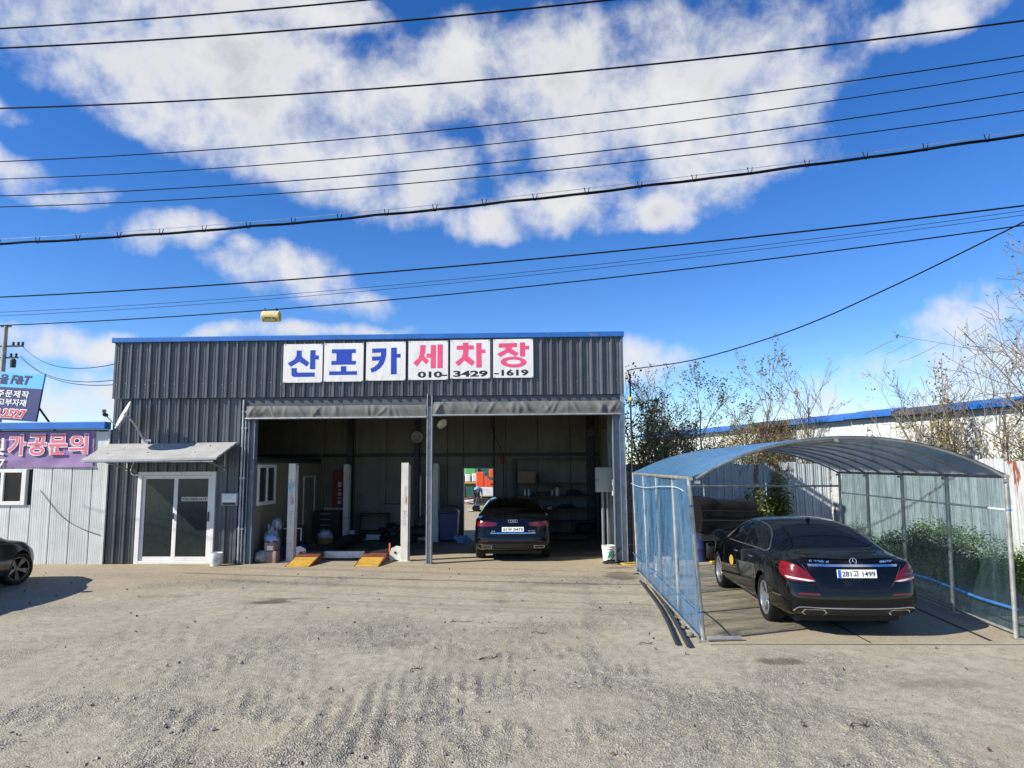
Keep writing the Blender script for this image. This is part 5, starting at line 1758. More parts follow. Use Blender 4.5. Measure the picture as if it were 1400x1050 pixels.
def saloon_estar(x, y, rz):
    P = SEDAN
    root = empty('black_saloon', (x, y, 0), rz, 'glossy black saloon parked under the blue film carport', 'car')
    me, bvh = car_body(P)
    body = link('body', me, 'car_black', root, smooth=40)
    common(root, bvh, P, 'car_black', 'silver_rim', 5, True)
    # tail lamps
    tl = [(-.885, .955), (-.84, .978), (-.72, .945), (-.62, .87), (-.535, .775), (-.52, .745), (-.60, .735), (-.80, .745), (-.865, .765), (-.888, .82)]
    for pl in (tl, mirrored(tl)):
        o = panel('tail_lamp', bvh, 'rear', pl, 'tail_red', root, off=.008, res=.035)
        s = -1 if pl is tl else 1
        panel('lamp_strip', bvh, 'rear', [(s * .52, .748), (s * .60, .742), (s * .84, .775), (s * .86, .80), (s * .60, .765)], 'lamp_clear', o, off=.013, res=.04)
        panel('lamp_band', bvh, 'rear', [(s * .60, .80), (s * .885, .85), (s * .89, .875), (s * .62, .835)], 'tail_dark', o, off=.012, res=.04)
        panel('lamp_band', bvh, 'rear', [(s * .67, .89), (s * .885, .915), (s * .885, .935), (s * .69, .91)], 'tail_dark', o, off=.012, res=.04)
    # boot lid seam
    strip('boot_seam', bvh, 'rear', [(-.70, 1.02), (-.60, .86), (-.52, .735), (-.46, .67), (-.34, .635), (0, .625), (.34, .635), (.46, .67), (.52, .735), (.60, .86), (.70, 1.02)], .0055, 'seam_black', root, off=-.001, round_=4, n=5)
    panel('boot_lip', bvh, 'rear', [(-.62, 1.028), (.62, 1.028), (.60, 1.048), (-.60, 1.048)], 'car_black', root, off=.016, res=.04)
    panel('boot_trim', bvh, 'rear', [(-.585, .935), (.585, .935), (.60, .965), (-.60, .965)], 'chrome', root, off=.012, res=.05)
    plate_on(bvh, root, 0.03, .845, True, '281고 1499')
    # three-pointed star in a ring
    p, nr = hit(bvh, 'rear', 0, 1.005, .012)
    mb = MB()
    ring = [(p.x + .046 * math.cos(a), p.y - .002, p.z + .046 * math.sin(a)) for a in [2 * PI * k / 28 for k in range(29)]]
    mb.tube(ring, .006, 6)
    for k in range(3):
        a = R(90 + 120 * k)
        d, n_ = Vector((math.cos(a), 0, math.sin(a))), Vector((-math.sin(a), 0, math.cos(a)))
        c = p + Vector((0, -.004, 0))
        mb.add([c + d * .044, c + n_ * .009 - d * .004, c - n_ * .009 - d * .004, c + Vector((0, -.008, 0))], [(0, 1, 3), (0, 3, 2), (1, 2, 3), (0, 2, 1)])
    mb.build('emblem', 'chrome', root, smooth=30)
    for s_, a, w__ in (('E 220 d', -.56, .25), ('4MATIC', .36, .20)):
        pp, _ = hit(bvh, 'rear', a + w__ / 2, 1.0, .004)
        pm, _ = hit(bvh, 'rear', a, 1.0, .004)
        pe, _ = hit(bvh, 'rear', a + w__, 1.0, .004)
        o = text_mesh('badge_lettering', s_, w__, .033, 'chrome', root, (a, min(pm.y, pe.y, pp.y) - .004, .985), bold=.02, thick=.004)
        o.rotation_euler = (R(80), 0, math.atan2(pe.y - pm.y, w__))
        o.location = (a, pm.y - .006, .985)
    # bumper: reflectors, trim, exhausts, diffuser
    for s in (-1, 1):
        panel('reflector', bvh, 'rear', [(s * .48, .565), (s * .74, .572), (s * .745, .592), (s * .48, .587)], 'tail_red', root, off=.005, res=.05)
        panel('side_trim', bvh, 'left' if s < 0 else 'right', [(.30, .50), (.62, .495), (.62, .51), (.30, .518)], 'satin_chrome', root, off=.004, res=.05)
        ex = [(s * .40, .345), (s * .44, .305), (s * .66, .305), (s * .715, .345), (s * .68, .385), (s * .44, .385)]
        e = panel('exhaust_trim', bvh, 'rear', ex, 'chrome', root, off=.014, res=.04)
        panel('exhaust_mouth', bvh, 'rear', [(s * .422, .345), (s * .452, .316), (s * .652, .316), (s * .694, .345), (s * .668, .374), (s * .452, .374)], 'seam_black', e, off=.024, res=.04)
    panel('diffuser', bvh, 'rear', [(-.70, .30), (.70, .30), (.74, .39), (-.74, .39)], 'black_plastic', root, off=.004, res=.05)
    strip('bumper_trim', bvh, 'rear', [(-.80, .35), (-.765, .395), (-.68, .412), (-.44, .402), (0, .40), (.44, .402), (.68, .412), (.765, .395), (.80, .35)], .0105, 'chrome', root, off=.008, round_=3)
    strip('bumper_seam', bvh, 'rear', [(-.90, .70), (-.70, .685), (-.53, .70)], .004, 'seam_black', root, off=-.001, n=4)
    strip('bumper_seam', bvh, 'rear', [(.90, .70), (.70, .685), (.53, .70)], .004, 'seam_black', root, off=-.001, n=4)
    strip('fuel_flap', bvh, 'right', [(.95, .80), (1.10, .80), (1.10, .94), (.95, .94)], .003, 'seam_black', root, off=-.001, closed=True, n=4)
    panel('painted_reflection', bvh, 'left', [(2.92 + .14 * math.cos(a), .66 + .085 * math.sin(a)) for a in [2 * PI * k / 18 for k in range(18)]], 'yellow_cap', root, off=.003, res=.05)  # yellow oval laid on the door colour to stand for a reflection
    hl = [(4.30, .80), (4.55, .79), (4.78, .70), (4.80, .64), (4.6, .66), (4.4, .72)]
    for sd in ('left', 'right'): panel('head_lamp', bvh, sd, hl, 'lamp_clear', root, off=.006, res=.05)
    return root


def saloon_rings(x, y, rz):
    P = dict(SEDAN)
    P.update(width=1.874, length=4.92, rear_axle=.96, front_axle=3.87, rake=.22, bulge=.05)
    root = empty('dark_saloon', (x, y, 0), rz, 'dark navy saloon seen from behind, parked in the right garage bay', 'car')
    me, bvh = car_body(P)
    link('body', me, 'car_navy', root, smooth=40)
    common(root, bvh, P, 'car_navy', 'silver_rim', 10, False)
    tl = [(-.90, .945), (-.80, .955), (-.42, .925), (-.37, .905), (-.40, .855), (-.46, .835), (-.86, .83), (-.90, .87)]
    for pl in (tl, mirrored(tl)):
        s = -1 if pl is tl else 1
        o = panel('tail_lamp', bvh, 'rear', pl, 'tail_dark', root, off=.007, res=.04)
        panel('lamp_strip', bvh, 'rear', [(s * .42, .85), (s * .86, .845), (s * .87, .885), (s * .80, .888), (s * .44, .872)], 'tail_red', o, off=.012, res=.04)
        panel('lamp_strip', bvh, 'rear', [(s * .80, .888), (s * .885, .886), (s * .885, .925), (s * .815, .935)], 'tail_red', o, off=.012, res=.04)
    strip('boot_seam', bvh, 'rear', [(-.62, 1.03), (-.63, .84), (-.60, .72), (-.55, .655), (0, .648), (.55, .655), (.60, .72), (.63, .84), (.62, 1.03)], .0055, 'seam_black', root, off=-.001, round_=3, n=5)
    panel('boot_lip', bvh, 'rear', [(-.66, 1.03), (.66, 1.03), (.64, 1.05), (-.64, 1.05)], 'car_navy', root, off=.014, res=.04)
    panel('boot_trim', bvh, 'rear', [(-.53, .668), (.53, .668), (.54, .69), (-.54, .69)], 'chrome', root, off=.010, res=.05)
    plate_on(bvh, root, 0.0, .765, False, '21우 0475')
    p, nr = hit(bvh, 'rear', 0, .955, .010)
    mb = MB()
    for k in range(4):
        cx = (k - 1.5) * .052
        mb.tube([(cx + .034 * math.cos(a), p.y - .003, p.z + .034 * math.sin(a)) for a in [2 * PI * q / 22 for q in range(23)]], .0058, 6)
    mb.build('emblem', 'chrome', root, smooth=40)
    for s_, a, w__, z_ in (('A6', -.52, .10, .71), ('40 TDI', .36, .16, .715), ('quattro', .40, .13, .68)):
        pm, _ = hit(bvh, 'rear', a + w__ / 2, z_ + .015, .005)
        o = text_mesh('badge_lettering', s_, w__, .032 if z_ > .7 else .02, 'chrome', root, (a, pm.y - .006, z_), bold=.02, thick=.004)
    for s in (-1, 1):
        e = panel('exhaust_trim', bvh, 'rear', [(s * .50, .335), (s * .74, .335), (s * .745, .395), (s * .49, .395)], 'satin_chrome', root, off=.014, res=.04)
        panel('exhaust_mouth', bvh, 'rear', [(s * .515, .347), (s * .725, .347), (s * .73, .383), (s * .505, .383)], 'seam_black', e, off=.020, res=.04)
        panel('reflector', bvh, 'rear', [(s * .60, .475), (s * .80, .48), (s * .80, .493), (s * .60, .488)], 'tail_dark', root, off=.004, res=.05)
    panel('diffuser', bvh, 'rear', [(-.46, .28), (.46, .28), (.46, .40), (-.46, .40)], 'black_plastic', root, off=.004, res=.05)
    strip('bumper_crease', bvh, 'rear', [(-.84, .615), (-.6, .60), (0, .597), (.6, .60), (.84, .615)], .007, 'car_navy', root, off=.002, round_=3)
    strip('bumper_trim', bvh, 'rear', [(-.80, .42), (-.5, .415), (0, .413), (.5, .415), (.80, .42)], .008, 'black_plastic', root, off=.004, round_=3)
    return root


def grey_car(x, y, rz):
    P = dict(SEDAN)
    P.update(width=1.86, rear_axle=1.10, front_axle=4.03, mirror_y=2.6)
    root = empty('grey_car', (x, y, 0), rz, 'dark grey car with dark spoked wheels cut off by the left edge', 'car')
    me, bvh = car_body(P)
    link('body', me, 'car_grey', root, smooth=40)
    common(root, bvh, P, 'car_grey', 'dark_rim', 5, True, steer=R(-20), chrome=False)
    hl = [(4.28, .80), (4.52, .80), (4.76, .71), (4.79, .65), (4.62, .67), (4.4, .73)]
    for sd in ('left', 'right'):
        panel('head_lamp', bvh, sd, hl, 'lamp_clear', root, off=.006, res=.05)
        strip('bonnet_seam', bvh, sd, [(3.6, .97), (4.1, .90), (4.45, .82)], .004, 'seam_black', root, off=-.001, n=4)
        pa = P['wheel_r'] + .02
        strip('arch_lip', bvh, sd, [(P['front_axle'] + .385 * math.cos(a), pa + .385 * math.sin(a)) for a in [R(-5 + 190 * k / 22) for k in range(23)]], .008, 'car_grey', root, off=.0)
    for s in (-1, 1):
        panel('tail_lamp', bvh, 'rear', [(s * .90, .94), (s * .55, .92), (s * .55, .84), (s * .90, .82)], 'tail_dark', root, off=.006, res=.05)
    panel('grille', bvh, 'front', [(-.42, .36), (.42, .36), (.48, .64), (-.48, .64)], 'black_plastic', root, off=.006, res=.06)
    return root


SALOON = saloon_estar(4.49, 9.46, R(-3.3))
SALOON.scale = (.97, .97, .97)
RINGS = saloon_rings(0.0, 17.0, R(0.0))
# the grey car's right front wheel stands near (-9.9, 14.25)
ga = R(8)
off = Matrix.Rotation(ga, 3, 'Z') @ Vector((.93 - .135, 4.03, 0))
GREY = grey_car(-9.86 - off.x, 14.2 - off.y, ga)
GREY.scale = (1, 1, .91)

# ------------------------------------------------------------------ film carport


def film_material(name, clear, scat, thru, base_op, graze_op, rough, tw=0.4):
    """thin plastic sheet: part see-through, part scattering, with a wrinkled gloss; denser along the sheet"""
    mt = bpy.data.materials.new(name)
    mt.use_nodes = True
    t = NT(mt.node_tree)
    nt = mt.node_tree
    nt.nodes.clear()
    o = t.obj()
    fold = t.noise(t.mapping(o, (2.2, 2.2, 0.45), rot=(.5, 0, .3)), 2.0, 5, 0.62, 1.2)
    fold2 = t.noise(t.mapping(o, (9, 9, 0.9), rot=(0.45, 0.3, 0)), 2.0, 5, 0.65, .6)
    n = t.bump(t.m('ADD', fold, t.m('MULTIPLY', fold2, .45)), 0.8, 0.05)
    tr = t.n('ShaderNodeBsdfTransparent')
    tr.inputs[0].default_value = (*clear, 1)
    tl = t.n('ShaderNodeBsdfTranslucent'); tl.inputs[0].default_value = (*thru, 1)
    df = t.n('ShaderNodeBsdfDiffuse'); df.inputs[0].default_value = (*scat, 1)
    gl = t.n('ShaderNodeBsdfGlossy'); gl.inputs[0].default_value = (0.9, 0.95, 1, 1); gl.inputs[1].default_value = rough
    for s in (tl, df, gl): t.put(s.inputs['Normal'], n)
    sc = t.n('ShaderNodeMixShader'); sc.inputs[0].default_value = tw
    nt.links.new(df.outputs[0], sc.inputs[1]); nt.links.new(tl.outputs[0], sc.inputs[2])
    glints = t.smooth(t.noise(t.mapping(o, (8, 8, .5), rot=(.3, .1, 0)), 1.0, 6, .65), .55, .75, 0, .55)  # pale streaks painted into the film colour as crease highlights
    for s in (df, tl): t.put(s.inputs[0], t.mix(glints, tuple(s.inputs[0].default_value)[:3], (.55, .66, .74)))
    lw = t.n('ShaderNodeLayerWeight'); lw.inputs[0].default_value = 0.5
    dust = t.smooth(t.noise(o, 3.0, 6, 0.65), 0.35, 0.7)
    streaks = t.smooth(t.noise(t.mapping(o, (5, 5, .35), rot=(.35, 0, 0)), 1.0, 5, .6), .5, .72)
    op = t.m('ADD', t.m('MULTIPLY', t.m('POWER', lw.outputs['Facing'], 2.2), graze_op), t.m('ADD', base_op, t.m('ADD', t.m('MULTIPLY', dust, 0.04), t.m('MULTIPLY', streaks, .06))), clamp=True)
    m1 = t.n('ShaderNodeMixShader')
    t.put(m1.inputs[0], op)
    nt.links.new(tr.outputs[0], m1.inputs[1]); nt.links.new(sc.outputs[0], m1.inputs[2])
    fr = t.n('ShaderNodeFresnel'); fr.inputs[0].default_value = 1.42
    t.put(fr.inputs['Normal'], n)
    m2 = t.n('ShaderNodeMixShader')
    t.put(m2.inputs[0], t.m('MULTIPLY', fr.outputs[0], 0.9))
    nt.links.new(m1.outputs[0], m2.inputs[1]); nt.links.new(gl.outputs[0], m2.inputs[2])
    ou = t.n('ShaderNodeOutputMaterial')
    nt.links.new(m2.outputs[0], ou.inputs[0])
    MATS[name] = mt


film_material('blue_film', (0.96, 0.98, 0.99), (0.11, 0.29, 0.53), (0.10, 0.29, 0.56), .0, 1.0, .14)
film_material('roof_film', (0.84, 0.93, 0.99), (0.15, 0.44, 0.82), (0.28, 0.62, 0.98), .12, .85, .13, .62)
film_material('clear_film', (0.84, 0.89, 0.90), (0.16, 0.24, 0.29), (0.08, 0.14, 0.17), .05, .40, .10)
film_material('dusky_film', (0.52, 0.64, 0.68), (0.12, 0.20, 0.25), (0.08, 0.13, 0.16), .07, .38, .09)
cpt = empty('film_carport', (0, 0, 0), 0, 'arched steel pipe carport clad in translucent blue film, right of the garage', 'carport')
YF, YB, EZ, RISE = 9.42, 15.75, 2.08, 0.53


def gs(y): return float(slope(np.array(float(y))))


def lx(y): return 2.44 + (y - YF) * .042


def rx(y): return 6.53 + (y - YF) * .112


def arch(y, u, lift_=0.0):
    """u from 0 (left eave) to 1 (right eave)"""
    a = 2 * u - 1
    return Vector((lx(y) * (1 - u) + rx(y) * u, y, EZ + RISE * (1 - a * a * (0.82 + .18 * a * a)) + lift_))


hy = [YF + (YB - YF) * i / 8 for i in range(9)]
for i, y in enumerate(hy):
    mb = MB(); mb.tube([arch(y, k / 24) for k in range(25)], .017 if i else .021, 8)
    mb.build('hoop', 'pipe_grey', cpt, smooth=40)
    if i % 2 == 0:
        lean = -.10 if i == 0 else -.02
        mb = MB(); mb.tube([(lx(y) + .02, y, gs(y) - .01), (lx(y) + lean, y, EZ + .02)], .030, 12); mb.box(lx(y) - .05, lx(y) + .09, y - .05, y + .05, gs(y) - .01, gs(y) + .012)
        mb.build('post', 'pipe_grey', cpt, smooth=40)
        mb = MB(); mb.tube([(rx(y) - .02, y, gs(y) - .01), (rx(y) + .03, y, EZ + .02)], .030, 12); mb.box(rx(y) - .09, rx(y) + .05, y - .05, y + .05, gs(y) - .01, gs(y) + .012)
        mb.build('post', 'pipe_grey', cpt, smooth=40)
for f_ in (lx, rx):
    d = -.08 if f_ is lx else .02
    mb = MB(); mb.tube([(f_(YF) + d, YF - .05, EZ), (f_(YB) + d * .2, YB + .03, EZ)], .026, 10); mb.build('eave_rail', 'pipe_grey', cpt, smooth=40)
mb = MB(); mb.tube([arch(YF, .46, -.035) + Vector((0, -.04, 0)), arch(YB, .46, -.035)], .024, 10); mb.build('ridge_pole', 'pipe_grey', cpt, smooth=40)
mb = MB(); mb.tube([(lx(YB), YB, 1.80), (rx(YB), YB, 1.78)], .022, 10); mb.build('gable_rail', 'pipe_grey', cpt, smooth=40)
mb = MB()
for i in range(5):
    y = hy[i * 2]
    for f_ in (lx, rx):
        mb.box(f_(y) - .035, f_(y) + .045, y - .035, y + .035, EZ - .07, EZ - .03)
mb.build('clamp', 'galvanised', cpt)
# films
rnd = random.Random(11)


def film(name, P, m_='blue_film'):
    mb = MB(); mb.grid(P)
    return mb.build(name, m_, cpt, smooth=180, fix=False)


def wv(a, b, s): return mnoise.noise((a * 1.7, b * 0.6, s)) * .03 + mnoise.noise((a * 5.1, b * 1.1, s + 4)) * .012


NY = 150


def crease(a, b, s):
    v = 0
    for k, (am, fa, fb) in enumerate(((.022, 1.5, .5), (.012, 3.7, 1.3), (.006, 8.5, 2.6))):
        v += am * (1 - 2 * abs(mnoise.noise((a * fa + b * .45 * fa, b * fb - a * .12, s + k * 7.3)))) ** 3
    return v


P = []
for j in range(50):
    q0 = 1 - j / 49
    row = []
    for i in range(NY + 1):
        y = YF - .01 + (YB - YF) * i / NY
        z = gs(y) + .01 + (EZ - gs(y) - .015) * q0
        t_ = 1 - q0
        bay = abs(math.sin(PI * (y - YF) / ((YB - YF) / 4)))
        lean = -.10 * (1 - t_) * max(0, 1 - (y - YF) / 1.6)
        row.append((lx(y) - .036 + lean + .02 * t_ + .05 * bay * math.sin(PI * t_) + (wv(y, z, 1) + crease(y, z, 1)) * (0.3 + t_), y + .02 * mnoise.noise((z * 4, 0, 3)) * (1 if i == 0 else 0), z))
    P.append(row)
film('left_film', P)
P = []
for j in range(50):
    q0 = 1 - j / 49
    row = []
    for i in range(NY + 1):
        y = YF + (YB - YF) * i / NY
        z = gs(y) + .03 + (EZ - gs(y) - .05) * q0
        t_ = 1 - q0
        bay = abs(math.sin(PI * (y - YF) / ((YB - YF) / 4)))
        row.append((rx(y) + .045 - .01 * t_ + .04 * bay * math.sin(PI * t_) + wv(y, z, 8) + 1.2 * crease(y, z, 8), y, z))
    P.append(row)
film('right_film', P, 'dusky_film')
P = []
for i in range(NY + 1):
    y = YF - .03 + (YB - YF + .04) * i / NY
    row = []
    sag = abs(math.sin(PI * (y - YF) / ((YB - YF) / 8)))
    for k in range(41):
        u = k / 40
        a = arch(min(max(y, YF), YB), u)
        v_ = Vector((a.x + (-.05 if u == 0 else .03 if u == 1 else 0), y, a.z + .026 - .030 * sag * math.sin(PI * u) ** .5 + .006 * mnoise.noise((y * 2, u * 6, 2))))
        row.append(v_)
    P.append(row)
film('roof_film', P, 'roof_film')
P = []
for j in range(14):
    t_ = j / 13
    row = []
    for k in range(121):
        u = k / 120
        a = arch(YB, u)
        zb_ = 1.80
        row.append((a.x, YB + .03 + .02 * mnoise.noise((a.x * 3, t_ * 1.2, 6)) + .012 * mnoise.noise((a.x * 9, t_, 1)) + crease(a.x, t_, 3), zb_ + (a.z - zb_) * t_))
    P.append(row)
film('gable_film', P, 'clear_film')
# bunched film at the front left post
P = []
for j in range(26):
    z = 1.98 - 1.78 * j / 25
    w_ = .05 + .10 * math.exp(-((z - 1.72) / .18) ** 2) + .03 * mnoise.noise((z * 4, 1, 1))
    row = []
    for k in range(9):
        a = k / 8
        row.append((lx(YF) - .125 + .115 * (1 - z / 2.08) - w_ * a * .9, YF - .045 - .03 * math.sin(a * 9 + z * 5), z + .02 * math.sin(a * 7)))
    P.append(row)
film('film_edge', P)
# ropes and straps
for nm, mt_, r_, pts in (('rope', 'rope_pale', .005, [(lx(y) - .075, y, 1.88 + .05 * math.sin((y - 9) * .9) - .07 * (1 if y < 10 else 0)) for y in hy]),
                         ('rope', 'rope_blue', .009, [(lx(y) - .075, y, gs(y) + .36 + .02 * math.sin(y * 2)) for y in hy]),
                         ('rail', 'white_paint', .015, [(rx(y) + .015, y, 1.64) for y in hy]),
                         ('strap', 'rope_blue', .022, [(rx(y) - .0, y, gs(y) + .37 + .015 * math.sin(y * 2.3)) for y in hy]),
                         ('ground_rail', 'pipe_grey', .020, [(rx(y) + .03, y, gs(y) + .05) for y in hy]),
                         ('ground_rail', 'pipe_grey', .018, [(lx(y) - .05, y, gs(y) + .05) for y in hy])):
    mb = MB(); mb.tube(catmull(pts, 4), r_, 8); mb.build(nm, mt_, cpt, smooth=60)
for z, sx in ((1.72, 0), (.36, 0), (1.64, 1), (.37, 1)):
    x = (rx(YF) + .03 * z / 2) if sx else (lx(YF) + .02 - .12 * z / 2.1)
    mb = MB(); mb.lathe([(.034, -.012), (.037, 0), (.034, .012)], 14, Matrix.Translation((x, YF, z))); mb.build('rope_knot', 'rope_blue', cpt, smooth=60)
for i, (yy) in enumerate((9.65, 10.1, 10.7, 11.6)):
    t = empty('stone', (lx(yy) - .10, yy, gz(lx(yy) - .1, yy)), i * 1.3, ('grey stone holding down the film nearest the front post', 'second grey stone holding down the film from the front post', 'third grey stone holding down the film from the front post', 'small grey stone holding down the film farthest from the front post')[i], 'stone', 'stones weighing down the carport film')
    blob_mesh('stone', 'stone_mix', t, (0, 0, .025), (.05 - .006 * i, .045, .032), 60 + i, 2, .4)
# pipes on the ground
mb = MB(); mb.tube([(lx(YF) + .06, YF - .04, .035 + gs(YF)), (lx(YF) + .50, YF - .02, .028 + gs(YF))], .032, 10); tag(mb.build('loose_pipe', 'pipe_grey', None, smooth=40), 'short grey pipe lying on the ground at the front left carport post', 'pipe', 'loose pipes by the carport')
for i, (p0, p1, p2, r_, lab) in enumerate((((2.47, 14.0), (2.31, 11.4), (2.06, 9.2), .022, 'outer of the two long dark pipes lying beside the blue film'), ((2.57, 13.4), (2.40, 11.2), (2.18, 9.08), .026, 'inner of the two long dark pipes lying beside the blue film'))):
    pts = [(x, y, .035 + gz(x, y)) for x, y in ((v_.x, v_.y) for v_ in catmull([(*p0, 0), (*p1, 0), (*p2, 0)], 14))]
    mb = MB(); mb.tube(pts, r_, 10); tag(mb.build('loose_pipe', 'pipe_black', None, smooth=40), lab, 'pipe', 'loose pipes by the carport')
# drain channels in the carport floor
for nm, lab, kd, pts, hw, mt_ in (('floor_rail', 'dark steel rail let into the carport floor beside the right film', None, [(rx(y) - .42, y) for y in np.arange(9.3, 15.2, .4)], .018, 'dark_steel'),
                                  ('floor_joint', None, 'structure', [(4.54 + .03 * (y - 9.3), y) for y in np.arange(9.25, 14.6, .4)], .009, 'seam_black'),
                                  ('floor_joint', None, 'structure', [(x, 9.24 - .03 * (x - 2)) for x in np.arange(2.5, 9.0, .3)], .007, 'seam_black')):
    mb = MB()
    P = []
    for i, (x, y) in enumerate(pts):
        x2, y2 = pts[min(i + 1, len(pts) - 1)]; x1, y1 = pts[max(i - 1, 0)]
        d_ = Vector((x2 - x1, y2 - y1)).normalized()
        z = gz(x, y) + .004 + (.006 if nm == 'floor_rail' else 0)
        P.append([(x - d_.y * hw, y + d_.x * hw, z), (x + d_.y * hw, y - d_.x * hw, z)])
    mb.grid(P)
    mb.grid([[(q[0][0], q[0][1], q[0][2] - .02), q[0]] for q in P]); mb.grid([[q[1], (q[1][0], q[1][1], q[1][2] - .02)] for q in P])
    o = mb.build(nm, mt_, None)
    tag(o, lab, 'rail' if lab else None, kind=kd)

# ------------------------------------------------------------------ fences and warehouse on the right
rust = bpy.data.materials.new('weathered_sheet')
rust.use_nodes = True
t = NT(rust.node_tree)
o = t.obj()
oi = t.n('ShaderNodeObjectInfo')
v0 = t.vm('ADD', o, t.vm('SCALE', oi.outputs['Location'], 1.0))
pr = rust.node_tree.nodes['Principled BSDF']
vv = t.n('ShaderNodeVectorMath', operation='ADD'); t.put(vv.inputs[0], o); t.put(vv.inputs[1], t.n('ShaderNodeCombineXYZ').outputs[0])
cx_ = t.n('ShaderNodeCombineXYZ'); t.put(cx_.inputs[0], t.m('MULTIPLY', oi.outputs['Random'], 37.0)); t.put(cx_.inputs[2], t.m('MULTIPLY', oi.outputs['Random'], 11.0))
ov = t.vm('ADD', o, cx_.outputs[0])
f1 = t.noise(t.mapping(ov, (2.6, 2.6, .55)), 1.0, 7, .62, .5)
f2 = t.noise(ov, 5.0, 6, .65)
c0 = t.mix(t.smooth(f2, .35, .7), (.47, .50, .51), (.36, .38, .39))
c0 = t.mix(t.smooth(t.noise(t.mapping(ov, (16, 16, .5)), 1.0, 4, .6), .45, .7), c0, (.36, .38, .39))
t.put(pr.inputs['Base Color'], t.mix(t.smooth(f1, .655, .675), c0, (.22, .065, .035)))
rust2 = rust.copy()
MATS['rusted_sheet'] = rust2
for nd in rust2.node_tree.nodes:
    if nd.type == 'MAP_RANGE' and abs(nd.inputs[1].default_value - .655) < 1e-3:
        nd.inputs[1].default_value, nd.inputs[2].default_value = .585, .605
pr.inputs['Roughness'].default_value = .55
MATS['weathered_sheet'] = rust


def sheet_fence(p0, p1, h, label, rusty=()):
    p0, p1 = Vector((*p0, 0)), Vector((*p1, 0))
    d = p1 - p0
    root = empty('sheet_fence', p0, math.atan2(d.y, d.x), label, 'fence')
    n = round(d.length / .82)
    w_ = d.length / n
    for i in range(n):
        hh = h + .04 * math.sin(i * 2.7)
        o_ = corrugated(w_ - .012, .03, hh, .20, .024)  .build('fence_panel', 'rusted_sheet' if i in rusty else 'weathered_sheet', root, smooth=20)
        o_.location = (i * w_, 0, 0)
    for i in range(0, n + 1, 2):
        mb = MB(); mb.box(-.03, .03, .02, .08, 0, h - .05); o_ = mb.build('fence_post', 'galvanised', root); o_.location = (i * w_, 0, 0)
    mb = MB(); mb.box(0, d.length, .008, .019, .5, .56); mb.box(0, d.length, .008, .019, 1.8, 1.86); mb.build('fence_rail', 'galvanised', root)
    return root


sheet_fence((2.95, 20.6), (8.7, 19.4), 2.30, 'weathered white sheet metal fence with red rust patches behind the carport', (4, 5))
sheet_fence((8.72, 19.36), (11.2, 10.4), 2.32, 'weathered white sheet metal fence along the right side above the weeds', (6,))

wh = empty('warehouse', (7.1, 39.0, 0), math.atan2(-25.5, 7.4), 'long white corrugated warehouse with a blue eave beyond the trees', 'warehouse')
WL = math.hypot(25.5, 7.4)
for i in range(27):
    w_ = WL / 27
    o_ = corrugated(w_ - .006, 0, 3.74, .19, .02).build('wall_panel', 'white_panel', wh, smooth=20)
    o_.location = (i * w_, 0, 0)
rnd = random.Random(8)
x = 0
while x < WL:
    l = rnd.uniform(1.5, 4.2)
    skip = 8.4 < x < 11.0
    mb = MB()
    dz = rnd.uniform(-.03, .03)
    e = min(WL, x + l)
    mb.prism([(-.30, 3.74 + dz), (.3, 3.98 + dz), (.3, 4.02 + dz), (-.32, 3.86 + dz)], lambda a, b, d: (d, a, b), x, e - .02)
    mb.build('eave_sheet', 'dark_sheet' if (skip or (e > WL - 7 and rnd.random() < .6)) else 'blue_trim', wh)
    x = e
mb = MB(); mb.prism([(.302, 3.94), (6, 3.70), (6, 3.74), (.302, 3.98)], lambda a, b, d: (d, a, b), 0, WL); mb.build('roof', 'dark_sheet', wh)
mb = MB(); mb.box(0, WL, .012, .08, 0, 3.75); mb.build('wall_backing', 'dark_steel', wh)
mb = MB(); mb.box(0, .06, .085, 12, 0, 3.74); mb.build('end_wall', 'white_panel', wh)

# ------------------------------------------------------------------ vegetation


def leaf_cloud(name, pts, size, material, parent, seed, per=1):
    """many separate folded leaves"""
    rs = np.random.RandomState(seed)
    pts = np.repeat(np.asarray(pts, float).reshape(-1, 3), per, axis=0)
    n = len(pts)
    if n == 0: return None
    if per > 1: pts = pts + rs.normal(0, size * 1.1, (n, 3))
    d = rs.normal(0, 1, (n, 3)); d[:, 2] *= .6; d /= np.linalg.norm(d, axis=1)[:, None]
    u = rs.normal(0, 1, (n, 3)); u -= d * (u * d).sum(1)[:, None]; u /= np.linalg.norm(u, axis=1)[:, None]
    s = size * rs.uniform(.6, 1.35, n)[:, None]
    nn = np.cross(d, u)
    V = np.stack([pts - d * s * .5, pts + u * s * .30 + nn * s * .06, pts + d * s * .5, pts - u * s * .30 + nn * s * .06], 1).reshape(-1, 3)
    i = np.arange(n)[:, None] * 4
    F = np.concatenate([i + np.array([[0, 1, 2]]), i + np.array([[0, 2, 3]])], 0)
    me = bpy.data.meshes.new(name)
    me.from_pydata(V.tolist(), [], F.tolist())
    return link(name, me, material, parent)


